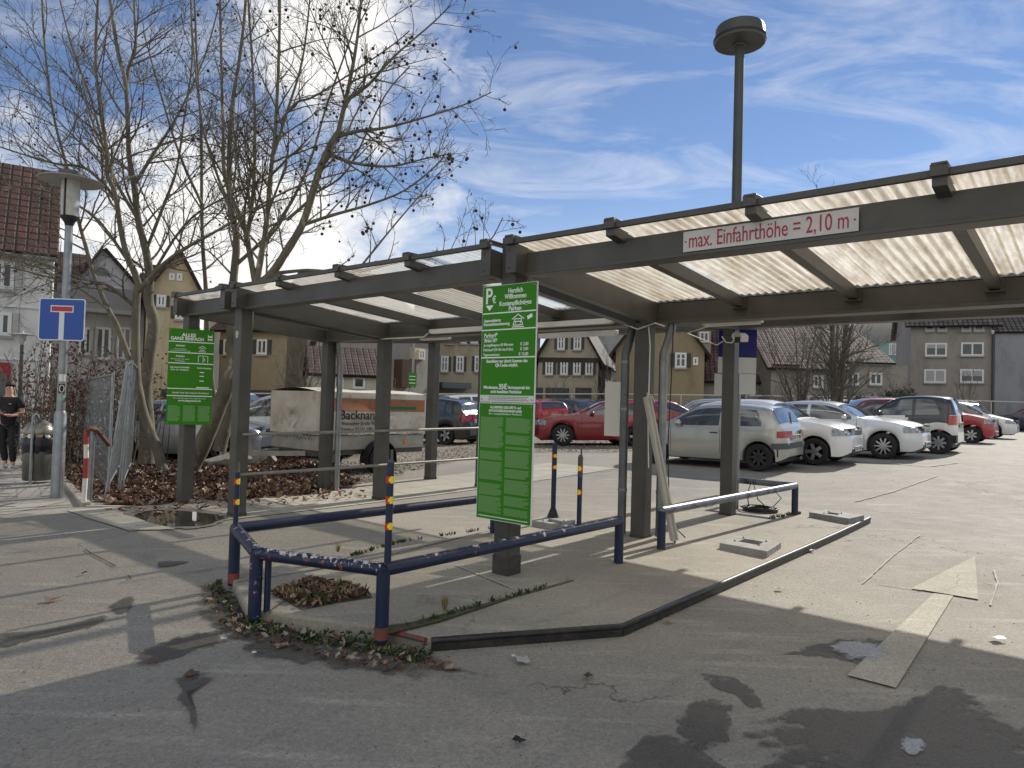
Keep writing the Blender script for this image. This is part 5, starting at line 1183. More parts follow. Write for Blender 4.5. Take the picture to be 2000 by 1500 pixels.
# ================================================================== BUILDINGS
def wallmat(n,c,c2=None,d=None): return M(n,c,c2 or tuple(x*.82 for x in c),scale=1.1,rough=.9,bump=.3,bscale=12,thr=(.35,.75),dirt=(tuple(x*.55 for x in c),1.1,.50,.80),stretch=(1,1,.45))
def tilemat(n,c1,c2): 
    if n in MATS: return MATS[n]
    m=bpy.data.materials.new(n); m.use_nodes=True; t=m.node_tree; b=t.nodes['Principled BSDF']; b.inputs['Roughness'].default_value=.75
    g=t.nodes.new('ShaderNodeTexCoord'); uv=g.outputs['UV']; br=t.nodes.new('ShaderNodeTexBrick'); br.inputs['Scale'].default_value=1; br.inputs['Brick Width'].default_value=.30; br.inputs['Row Height'].default_value=.33; br.inputs['Mortar Size'].default_value=.045; br.inputs['Mortar Smooth'].default_value=.6; br.offset=0
    br.inputs['Color1'].default_value=(*c1,1); br.inputs['Color2'].default_value=(*c2,1); br.inputs['Mortar'].default_value=(*[x*.12 for x in c1],1)
    t.links.new(uv,br.inputs['Vector']); n_=t.nodes.new('ShaderNodeTexNoise'); n_.inputs['Scale'].default_value=1.3; n_.inputs['Detail'].default_value=7; t.links.new(g.outputs['Object'],n_.inputs['Vector'])
    mxx=t.nodes.new('ShaderNodeMixRGB'); mxx.blend_type='MULTIPLY'; mxx.inputs[0].default_value=1; r=t.nodes.new('ShaderNodeValToRGB'); r.color_ramp.elements[0].position=.3; r.color_ramp.elements[1].position=.7; r.color_ramp.elements[0].color=(.55,.55,.55,1); r.color_ramp.elements[1].color=(1.25,1.2,1.15,1); t.links.new(n_.outputs[0],r.inputs[0])
    t.links.new(br.outputs['Color'],mxx.inputs[1]); t.links.new(r.outputs[0],mxx.inputs[2]); t.links.new(mxx.outputs[0],b.inputs['Base Color'])
    bp=t.nodes.new('ShaderNodeBump'); bp.inputs['Distance'].default_value=.06; bp.inputs['Strength'].default_value=.8; bp.invert=True; t.links.new(br.outputs['Fac'],bp.inputs['Height']); t.links.new(bp.outputs[0],b.inputs['Normal'])
    MATS[n]=m; return m
TRED=tilemat('tiles_red',(.125,.056,.043),(.075,.040,.034)); TBRN=tilemat('tiles_brown',(.11,.062,.05),(.07,.045,.04)); TDRK=tilemat('tiles_dark',(.045,.045,.048),(.07,.066,.062)); TGRY=tilemat('tiles_grey',(.16,.14,.125),(.09,.082,.076))
WFR=M('window_frame_white',(.62,.63,.62),rough=.5); WGL=M('window_pane',(.03,.035,.04),rough=.06,spec=.7); SHT=M('shutter_dark',(.035,.04,.042),(.05,.055,.055),scale=8,rough=.7); SHW=M('shutter_pale',(.42,.42,.40),(.34,.34,.33),scale=8,rough=.7); SILL=M('stone_sill',(.28,.27,.25),rough=.8); BLND=M('roller_blind',(.36,.37,.36),(.3,.31,.3),scale=6,rough=.7)
def roofplane(q,p,th=.12):
    """quad p0..p3 (eave l, eave r, ridge r, ridge l) with uv in metres"""
    q.slab(p,th)
def uvroof(o,eu,ev,org):
    me=o.data; l=me.uv_layers.new(name='UVMap')
    for poly in me.polygons:
        for li in poly.loop_indices:
            c=Vector(me.vertices[me.loops[li].vertex_index].co)+o.location-org; l.data[li].uv=(c.dot(eu),c.dot(ev))
class House:
    """facade on the plane through the pixel column x0 at depth D0 and x1 at depth D1, walls vertical"""
    def __init__(s,name,label,x0,x1,D0,D1,ybase,wall,group=None,cat='house'):
        s.a=dep(x0,ybase,D0); s.b=dep(x1,ybase,D1); s.a.z=s.b.z=min(G(s.a.x,s.a.y),G(s.b.x,s.b.y))-.3
        d=s.b-s.a; s.w=math.hypot(d.x,d.y); s.e=Vector((d.x,d.y,0)).normalized(); s.n=Vector((s.e.y,-s.e.x,0))   # n towards camera side
        if s.n.y>0: s.n=-s.n
        s.T=thing(name,label,cat,s.a,0,group); s.wall=wall
    def px(s,u,v):            # local (x along facade, z above base)
        d=ray(u,v); den=d.dot(s.n); t=(s.a-CAM).dot(s.n)/den; p=CAM+d*t; return (p-s.a).dot(s.e),p.z-s.a.z
    def P(s,x,y,z): return s.e*x-s.n*y+Vector((0,0,z))      # y>0 behind the facade
    def pt(s,x,y,z): return s.P(x,y,z)
    def body(s,outline,depth,name='wall',mat=None,back=0.0):
        q=MB(); vs=[s.P(x,back,z) for x,z in outline]+[s.P(x,back+depth,z) for x,z in outline]; n=len(outline)
        q.add(vs,[tuple(range(n)),tuple(range(2*n-1,n-1,-1))]+[(i,n+i,n+(i+1)%n,(i+1)%n) for i in range(n)]); return q.build(name,mat or s.wall,s.T,smooth=0)
    def boxp(s,x0,x1,z0,z1,y0,y1,name,mat,parent=None):
        q=MB(); vs=[s.P(x,y,z) for x in (x0,x1) for y in (y0,y1) for z in (z0,z1)]; q.add(vs,[(0,1,3,2),(4,6,7,5),(0,4,5,1),(2,3,7,6),(0,2,6,4),(1,5,7,3)]); return q.build(name,mat,parent or s.T,smooth=0)
    def roof(s,quad,mat,name='roof'):
        q=MB(); p=[s.P(*k) for k in quad]; q.slab(p,.14); 
        o=q.build(name,mat,s.T,smooth=0); eu=(p[1]-p[0]).normalized(); nn=(p[1]-p[0]).cross(p[3]-p[0]).normalized(); ev=nn.cross(eu); uvroof(o,eu,ev,Vector(p[0])); return o
    def win(s,u0,v0,u1,v1,kind='cross',shut=None,mat=None,sw=.9,blind=0,sill=True,off=0):
        x0,z1=s.px(u0,v0); x1,z0=s.px(u1,v1); y=-off
        f=MB()
        def bx(q,a,b,c,d,y0,y1):
            vs=[s.P(x,y_,z) for x in (a,b) for y_ in (y0,y1) for z in (c,d)]; q.add(vs,[(0,1,3,2),(4,6,7,5),(0,4,5,1),(2,3,7,6),(0,2,6,4),(1,5,7,3)])
        t=.07
        for r_ in ((x0-t,x0+t*.6,z0-t,z1+t),(x1-t*.6,x1+t,z0-t,z1+t),(x0+t*.6,x1-t*.6,z0-t,z0+t*.6),(x0+t*.6,x1-t*.6,z1-t*.6,z1+t)): bx(f,r_[0],r_[1],r_[2],r_[3],y-.06,y+.02)
        xm=(x0+x1)/2; zm=z0+(z1-z0)*.62
        if kind in('cross','two'): bx(f,xm-.05,xm+.05,z0,z1,y-.055,y+.02)
        if kind=='cross': bx(f,x0,xm-.05,zm-.025,zm+.025,y-.05,y+.02); bx(f,xm+.05,x1,zm-.025,zm+.025,y-.05,y+.02)
        w=f.build('window',mat or WFR,s.T,smooth=0)
        g=MB(); bx(g,x0,x1,z0,z1,y-.03,y+.03); g.build('pane',WGL,w,smooth=0)
        if blind: g=MB(); bx(g,x0+.01,x1-.01,z1-(z1-z0)*blind,z1,y-.045,y-.032); g.build('blind',BLND,w,smooth=0)
        if sill: g=MB(); bx(g,x0-.12,x1+.12,z0-.17,z0-.075,y-.14,y); g.build('sill',SILL,w,smooth=0)
        if shut:
            wd=(x1-x0)*.5*sw
            for (a,b) in ((x0-t-.02-wd,x0-t-.02),(x1+t+.02,x1+t+.02+wd)):
                g=MB(); bx(g,a,b,z0-.04,z1+.04,y-.07,y-.02); k=int((z1-z0)/.12)
                for i in range(k): zz_=z0+(z1-z0)*(i+.2)/k; bx(g,a+.05,b-.05,zz_,zz_+.05,y-.085,y-.07)
                g.build('shutter',shut,w,smooth=0)
        return w
    def gable(s,x0,x1,zb,ze,xa,za,depth,roofmat,over=.35,wallmat_=None,back=0,name='wall'):
        s.body([(x0,zb),(x1,zb),(x1,ze),(xa,za),(x0,ze)],depth,name,wallmat_,back)
        sl=(za-ze)/(xa-x0); sr=(za-ze)/(x1-xa)
        s.roof([(x0-over,back-over,ze-over*sl),(xa,back-over,za+.0),(xa,back+depth+over,za),(x0-over,back+depth+over,ze-over*sl)][::1],roofmat)
        s.roof([(xa,back-over,za),(x1+over,back-over,ze-over*sr),(x1+over,back+depth+over,ze-over*sr),(xa,back+depth+over,za)],roofmat)
    def eave(s,x0,x1,ze,depth,rise,roofmat,over=.4,back=0,hip=0):
        s.roof([(x0-over,back-over,ze-over*rise/(depth/2)),(x1+over,back-over,ze-over*rise/(depth/2)),(x1+over,back+depth/2,ze+rise),(x0-over,back+depth/2,ze+rise)],roofmat)
        s.roof([(x1+over,back+depth+over,ze-over*rise/(depth/2)),(x0-over,back+depth+over,ze-over*rise/(depth/2)),(x0-over,back+depth/2,ze+rise),(x1+over,back+depth/2,ze+rise)],roofmat)
        s.body([(x0,ze),(x1,ze)],1) if False else None
        for x in (x0,x1): q=MB(); q.add([s.P(x,back,ze),s.P(x,back+depth,ze),s.P(x,back+depth/2,ze+rise)],[(0,1,2)]); q.build('gable_wall',s.wall,s.T,smooth=0)
GRP='old town houses around the car park'
# A white house far left
h=House('white_house','white rendered house with steep red tiled roof and pale shutters at the left edge',-584,92,19.7,24,800,wallmat('wall_white',(.62,.62,.60)),GRP)
ze=h.px(60,497)[1]; h.body([(0,0),(h.w,0),(h.w,ze),(0,ze)],8)
zr=h.px(60,365)[1]; h.roof([(-.3,-.3,ze-.1),(h.w+.12,-.3,ze-.1),(h.w+.12,2.6,zr+1.2),(-.3,2.6,zr+1.2)],TRED); h.roof([(h.w+.12,8.3,ze-.1),(-.3,8.3,ze-.1),(-.3,2.6,zr+1.2),(h.w+.12,2.6,zr+1.2)],TRED)
q=MB(); q.add([h.P(h.w,0,ze),h.P(h.w,8,ze),h.P(h.w,2.6,zr+1.0)],[(0,1,2)]); q.build('gable_wall',h.wall,h.T,smooth=0)
q=MB(); q.tube([h.P(-.3,-.42,ze-.15),h.P(h.w+.15,-.42,ze-.15)],.08,8); q.build('gutter',ZINC,h.T)
for r_ in ((-12,512,22,562),(-12,612,17,652),(-190,480,-150,535),(-190,600,-150,650)): h.win(*r_,kind='two',shut=SHW,sw=.75)
for vv in (500,598,700): z=h.px(60,vv)[1]; h.boxp(0,h.w+.02,z-.08,z,-.07,-.001,'string_course',WFR)
x0,z1=h.px(-40,706); x1,z0=h.px(18,800); f=h.boxp(x0,x1,z0,z1,-.12,-.002,'shop_door',M('shop_red',(.25,.012,.02),rough=.4)); x0,z1=h.px(-30,728); x1,z0=h.px(12,800); h.boxp(x0,x1,z0,z1,-.14,-.125,'door_glass',WGL,f)
# B
h=House('gabled_house','pale grey gabled house with a half-round attic window and a balcony',104,284,35.7,38,790,wallmat('wall_pale_grey',(.46,.46,.47)),GRP)
xa,za=h.px(202,488); x0,ze=h.px(138,566); x1,_=h.px(284,572)
h.gable(x0,x1,0,ze,xa,za,9,TRED,.3)
q=MB(); c=h.px(197,538); P_=[(c[0]+.42*math.cos(PI*k/12),c[1]+.42*math.sin(PI*k/12)) for k in range(13)]; vs=[h.P(x,-.04,z) for x,z in P_]; q.add(vs,[tuple(range(13))]); w=q.build('half_round_window',WGL,h.T,smooth=0)
h.win(155,562,172,576,'two',sill=False); h.win(190,641,212,700,'two',shut=SHW); h.win(232,641,252,700,'two',shut=SHW); h.win(158,641,176,690,'two',shut=SHW); h.win(218,563,236,577,'two',sill=False)
xb0,zb0=h.px(88,598); xb1,zb1=h.px(262,572); h.boxp(xb0,xb1,zb0,zb1,-1.2,-1.1,'balcony_rail',M('balcony_grey',(.20,.20,.21),rough=.7)); h.boxp(xb0,xb1,zb0-.2,zb0-.002,-1.2,-.002,'balcony_floor',SILL)
xr0,zr0=h.px(100,545); xr1,zr1=h.px(165,500); h.body([(xr0,0),(x0-.002,0),(x0-.002,zr0),(xr0,zr0)],8,'side_wing',None,1.0); h.roof([(xr0-.2,.8,zr0-.2),(x0+1.0,.8,zr0-.2),(x0+1.0,4,zr1+.6),(xr0-.2,4,zr1+.6)],TRED)
c=h.px(106,496); h.boxp(c[0]-.45,c[0]+.45,c[1]-2.4,c[1],3.0,3.8,'chimney',M('chimney_brick',(.12,.06,.05),(.08,.05,.045),scale=10,rough=.9))
# C yellow house
h=House('gabled_house','cream yellow gabled house with two tiny attic windows behind the plane trunks',288,398,34.8,36,790,wallmat('wall_yellow',(.47,.40,.26)),GRP)
xa,za=h.px(350,494); x0,ze=h.px(290,566); x1,_=h.px(392,568); h.gable(x0,x1,0,ze,xa,za,9,TBRN,.35)
for r_ in ((333,536,338,545),(348,536,353,546)): h.win(*r_,kind='',sill=False)
h.win(309,578,321,597,'two',shut=SHT); h.win(345,600,360,622,'two',shut=SHT); h.win(372,600,385,622,'two',shut=SHT)
c=h.px(303,498); h.boxp(c[0]-.3,c[0]+.3,c[1]-2.6,c[1],3,3.7,'chimney',MATS['chimney_brick']); 
# far red roofs
for lab,(u0,u1,v0,v1,D,tm) in {'distant house with a brown red roof above the narrow canopy bay':(392,470,566,548,62,TBRN),'distant house with a long red roof above the middle of the left canopy':(560,740,560,520,66,TRED),'distant dark roofed house left of the yellow gable':(232,300,600,520,60,TDRK)}.items():
    h=House('distant_house',lab,u0,u1,D,D,780,wallmat('wall_far',(.34,.32,.28)),'distant houses on the rise'); zz0=h.px(u0,v0+14)[1]; zz1=h.px(u0,v1)[1]; h.body([(0,0),(h.w,0),(h.w,zz0),(0,zz0)],7); h.eave(0,h.w,zz0,7,max(.8,zz1-zz0),tm)
    c=h.px((u0+u1)/2,v1-8); h.boxp(c[0]-.5,c[0]+.5,c[1]-2.5,c[1],3,4,'chimney',MATS['chimney_brick'])
# C2 beige house right of second post
h=House('beige_house','ochre house with a red hipped roof seen between the second and third canopy posts',425,556,39,38,785,wallmat('wall_ochre',(.30,.25,.165)),GRP)
ze=h.px(490,641)[1]; h.body([(0,0),(h.w,0),(h.w,ze),(0,ze)],8); h.eave(0,h.w,ze,8,2.6,TRED); h.win(505,665,520,690,'two',shut=SHT); h.win(440,665,455,690,'two',shut=SHT)
# D half-timber white house and annex
h=House('half_timbered_house','white half timbered gable with dark braces behind the covered trailer',545,745,40,40,785,wallmat('wall_chalk',(.52,.53,.54)),GRP)
xa,za=h.px(640,590); x0,ze=h.px(548,722); x1,_=h.px(735,735); h.gable(x0,x1,0,ze,xa,za,9,TBRN,.3)
TIM=M('timber_dark',(.045,.03,.025),rough=.9)
for (u0,v0,u1,v1) in ((588,720,615,664),(600,735,600,690),(548,722,700,722),(575,690,720,690),(690,690,690,735),(655,664,660,640)):
    a=h.px(u0,v0);b=h.px(u1,v1); q=MB(); q.beam(h.P(a[0],-.06,a[1]),h.P(b[0],-.06,b[1]),.12,.28,upv=(0,0,1) if abs(u0-u1)>3 else (1,0,0)); q.build('brace',TIM,h.T,smooth=0)
h.win(585,668,596,690,'cross',shut=SHW,sw=.5); h.win(680,672,700,690,'cross'); h.win(655,672,668,690,'cross')
h=House('tiled_annex','low cream outbuilding with a moss-stained brown tile roof right behind the trailer',610,742,33,34,785,wallmat('wall_cream',(.50,.47,.38)),GRP)
ze=h.px(690,732)[1]; zt=h.px(690,692)[1]; h.body([(0,0),(h.w,0),(h.w,ze),(0,ze)],5); h.eave(0,h.w,ze,5,zt-ze+.35,TBRN,.25); h.win(655,737,668,757,''); h.win(692,738,710,757,'')
# E grey/cream house between 4th and 5th post
h=House('grey_house','grey house with yellow bay and brown timber front between the rear canopy posts',742,850,38,42,785,wallmat('wall_dim_grey',(.33,.31,.28)),GRP)
ze=h.px(790,640)[1]; h.body([(0,0),(h.w,0),(h.w,ze),(0,ze)],8); h.eave(0,h.w,ze,8,2.5,TDRK)
a=h.px(800,678);b=h.px(824,704); h.boxp(a[0],b[0],b[1],a[1],-.25,-.002,'yellow_bay',M('bay_yellow',(.55,.46,.25),rough=.8)); h.win(812,685,820,700,'cross',off=.26,sill=False)
a=h.px(770,702);b=h.px(795,757); h.boxp(a[0],b[0],b[1],a[1],-.6,-.002,'timber_front',M('brown_timber',(.07,.035,.025),(.05,.03,.02),scale=9,rough=.9))
# F beige long house and its gable
h=House('beige_town_house','long beige house with dark shutters left of the green boards',848,1052,45,47,785,wallmat('wall_beige',(.36,.315,.23)),GRP)
ze=h.px(950,642)[1]; h.body([(0,0),(h.w,0),(h.w,ze),(0,ze)],8.5); h.eave(0,h.w,ze,9,3.5,TDRK)
for u in (868,898,934,965,1000,1030): h.win(u-5,697,u+5,724,'cross',shut=SHT,sw=.8)
for u in (877,904,926,960,995): h.win(u-5,658,u+5,669,'cross',shut=SHT,sw=.8)
a=h.px(848,648); q=MB(); q.tube([h.P(.1,-.15,ze),h.P(.1,-.15,0)],.07,8); q.build('downpipe',SHT,h.T)
a=h.px(855,747);b=h.px(910,760); h.boxp(a[0],b[0],b[1],a[1],-1.5,-.002,'shed_roof',M('shed_blue_grey',(.10,.12,.14),rough=.6))
h=House('beige_gabled_house','beige gabled house with dark shutters and ground floor garages right of the green boards',1045,1176,46,45,785,wallmat('wall_beige2',(.37,.33,.25)),GRP)
xa,za=h.px(1112,598); x0,ze=h.px(1052,697); x1,_=h.px(1172,699); h.gable(x0,x1-.1,0,ze,xa,za,9,TDRK,.35)
for u in (1096,1128): h.win(u-5,658,u+5,681,'cross',shut=SHT)
for u in (1073,1102,1127,1151): h.win(u-5,705,u+5,730,'cross',shut=SHT)
z=h.px(1100,697)[1]; h.boxp(x0,x1,z-.35,z-.05,-.08,-.002,'timber_band',TIM)
for u0,u1 in ((1044,1060),(1066,1111),(1124,1155)): a=h.px(u0,757);b=h.px(u1,778); h.boxp(a[0],b[0],b[1],a[1],-.05,-.002,'garage_door',SHT)
# grey gable behind
h=House('grey_gable_house','plain light grey gable wall rising behind the beige gabled house',1150,1262,58,58,785,wallmat('wall_light_grey',(.34,.345,.36)),GRP)
xa,za=h.px(1222,620); x0,ze=h.px(1150,668); x1,_=h.px(1262,668); h.gable(x0,x1,0,ze,xa,za,9,TDRK,.3); h.win(1180,705,1188,715,'')
# H brown house
h=House('ochre_gabled_house','dull ochre gabled house with one shuttered window behind the central column',1200,1378,42,41,785,wallmat('wall_dull_ochre',(.25,.205,.125)),GRP)
xa,za=h.px(1290,570); x0,ze=h.px(1203,684); x1,_=h.px(1376,694); h.gable(x0,x1,0,ze,xa,za,9,TRED,.3)
h.win(1321,691,1338,716,'cross',shut=SHT); h.win(1356,700,1361,711,'',sill=False); h.win(1222,700,1228,711,'',sill=False)
# I dark red roofed house
h=House('red_roofed_house','house with a big weathered red tile roof and dormer behind the notice boards',1352,1510,47,46,785,wallmat('wall_i',(.30,.28,.24)),GRP)
ze=h.px(1430,738)[1]; zt=h.px(1430,600)[1]; h.body([(0,0),(h.w,0),(h.w,ze),(0,ze)],10); h.eave(0,h.w,ze,10,zt-ze,TRED); 
a=h.px(1366,640);b=h.px(1392,668); d=h.boxp(a[0],b[0],b[1]-1.5,a[1],1.6,5,'dormer',MATS['wall_i']); h.win(1371,645,1386,663,'two',off=-1.55,sill=False)
# J low houses
h=House('low_house','low tile-roofed house with an orange brown wall behind the bare multi-stemmed tree',1505,1640,44,44,785,wallmat('wall_j',(.26,.24,.21)),GRP)
ze=h.px(1560,715)[1]; h.body([(0,0),(h.w,0),(h.w,ze),(0,ze)],8); h.eave(0,h.w,ze,8,2.9,TBRN); a=h.px(1510,690);b=h.px(1562,703); h.boxp(a[0],b[0],b[1]-.3,a[1]-.6,-.3,-.002,'cream_board',M('cream_board',(.5,.42,.25))); h.win(1590,735,1605,755,'two')
h=House('low_house','grey walled house with a brown tiled roof sloping towards the apartment block',1640,1772,46,46,785,wallmat('wall_k',(.28,.26,.235)),GRP)
ze=h.px(1700,712)[1]; h.body([(0,0),(h.w,0),(h.w,ze),(0,ze)],8); 
x1_=h.px(1745,700)[0]; h.roof([(-.3,-.3,ze),(x1_,-.3,ze),(x1_-1.0,4,ze+2.9),(-.3,4,ze+2.9)],TBRN); h.win(1655,730,1675,750,'two'); h.win(1700,730,1720,750,'two')
for i,(u0,u1,v0,mt) in enumerate([(1735,1756,700,'teal_glass'),(1757,1778,705,'pale')]):
    h=House('distant_building',['small teal glazed building far beyond the low houses','pale office block far beside the apartment block'][i],u0,u1,70,70,785,M('teal_wall',(.10,.26,.24),rough=.3) if i==0 else wallmat('wall_pale_far',(.5,.5,.5)),'distant buildings'); z=h.px(u0,v0-32)[1]; h.body([(0,0),(h.w,0),(h.w,z),(0,z)],8)
    for k in range(2): h.win(u0+3+8*k,v0-28+k*0,u0+9+8*k,v0-8,'two',sill=False)
# K apartment house right, L neighbour
h=House('apartment_house','grey brown rendered apartment house with white framed windows and a tiled roof at right',1777,1941,52,50,785,wallmat('wall_taupe',(.27,.25,.225)),GRP)
ze=h.px(1860,630)[1]; h.body([(0,0),(h.w,0),(h.w,ze),(0,ze)],10); h.eave(0,h.w,ze,10,4.5,TGRY)
FG=M('frame_grey',(.40,.43,.45),rough=.5)
for u0,u1 in ((1809,1823),(1833,1848),(1880,1894),(1904,1920)): h.win(u0,637,u1,645,'',mat=FG)
h.win(1809,672,1847,694,'two',blind=.38); h.win(1879,671,1919,693,'two'); h.win(1807,723,1845,746,'two',blind=.97); h.win(1877,723,1919,746,'two',blind=.5)
q=MB(); q.tube([h.P(h.w-.12,-.15,ze),h.P(h.w-.12,-.15,0)],.07,8); q.build('downpipe',SHT,h.T)
h=House('grey_neighbour_house','blue grey windowless rendered house with a dark tiled roof at the right edge',1942,2260,50,47,785,wallmat('wall_blue_grey',(.25,.265,.285)),GRP)
ze=h.px(1975,648)[1]; h.body([(0,0),(h.w,0),(h.w,ze),(0,ze)],9); h.eave(0,h.w,ze,9,3.6,TGRY,.15); q=MB(); q.beam(h.P(-.2,-.3,ze-.1),h.P(-.2,4.4,ze+3.6),.14,.2); q.build('verge_board',WFR,h.T)
a=h.px(1990,630); h.boxp(a[0],a[0]+.6,a[1]-.1,a[1]+.4,1.2,1.9,'roof_window',WFR)
# garden wall / hedges / boundary
def wallseg(name,label,pxs,D,h_,mat,cat):
    P=[dep(u,785,d) for u,d in zip(pxs,D)]; q=MB()
    for p,r_ in zip(P,P[1:]):
        p=Vector((p.x,p.y,G(p.x,p.y))); r_=Vector((r_.x,r_.y,G(r_.x,r_.y))); q.beam(p+Vector((0,0,h_/2-.1)),r_+Vector((0,0,h_/2-.1)),.25,h_+.2)
    o=q.build(name,mat,None,smooth=0); tag(o,label,cat); return o
wallseg('garden_wall','dark timber garden fence behind the cars at left',(318,560,735),(34,33,32),1.9,M('fence_dark',(.05,.045,.04),(.03,.027,.024),scale=5,rough=.95,stretch=(6,1,1)),'fence')
wallseg('retaining_wall','low grey retaining wall along the back of the car park at right',(1380,1780,2300),(39,43,46),.95,wallmat('wall_low',(.20,.195,.18)),'wall')
P=[dep(u,785,d) for u,d in ((470,31.5),(850,36),(1200,38),(1700,40),(2150,44))]
T=thing('boundary_rail','thin steel pipe rail along the far edge of the car park','railing',P[0])
for i,(p,r_) in enumerate(zip(P,P[1:])):
    p=Vector((p.x,p.y,G(p.x,p.y)+1.75)); r_=Vector((r_.x,r_.y,G(r_.x,r_.y)+1.75)); q=MB(); q.tube([p,r_],.035,6); q.build('rail',M('rail_pale',(.45,.45,.42),rough=.5),T,off=P[0])
    for k in range(4): s=p.lerp(r_,k/4); q=MB(); q.tube([s,s-Vector((0,0,1.8))],.03,6); q.build('post',MATS['rail_pale'],T,off=P[0])
# little green sign on a far pole
c=atD(804,28); T=thing('far_parking_sign','small green parking board on a thin pole beyond the trailer','sign',c); zt=htop(c,660)-c.z; q=MB(); q.tube([(0,0,0),(0,0,zt)],.05,8); q.build('pole',ZINC,T)
z1=htop(c,728)-c.z; z0=htop(c,754)-c.z; q=MB(); q.b2((-.16,-.08,z0),(.16,-.06,z1)); b_=q.build('board',GRN,T); q=MB(); [q.b2((-.12,-.083,z0+(z1-z0)*k),(.12,-.0805,z0+(z1-z0)*(k+.05))) for k in (.2,.45,.7)]; q.build('print',LW,b_)
# hill
q=MB(); vs=[];fs=[]; nx_,ny_=60,10
def hz_(x,y): return max(0,52*math.exp(-((x-190)/110)**2)+14*math.exp(-((x+260)/140)**2)+5*math.sin(x*.03))*math.sin(min(1,(y-260)/90)*PI/2)
for j in range(ny_+1):
    for i in range(nx_+1): x=-420+900*i/nx_; y_=260+180*j/ny_; vs.append((x,y_,hz_(x,y_)-.5))
for j in range(ny_):
    for i in range(nx_): a=j*(nx_+1)+i; fs.append((a,a+1,a+nx_+2,a+nx_+1))
q.add(vs,fs); struct(q.build('hills',M('hill_woods',(.035,.04,.042),(.07,.075,.07),scale=.08,rough=1,bump=1,bscale=.3),smooth=60))
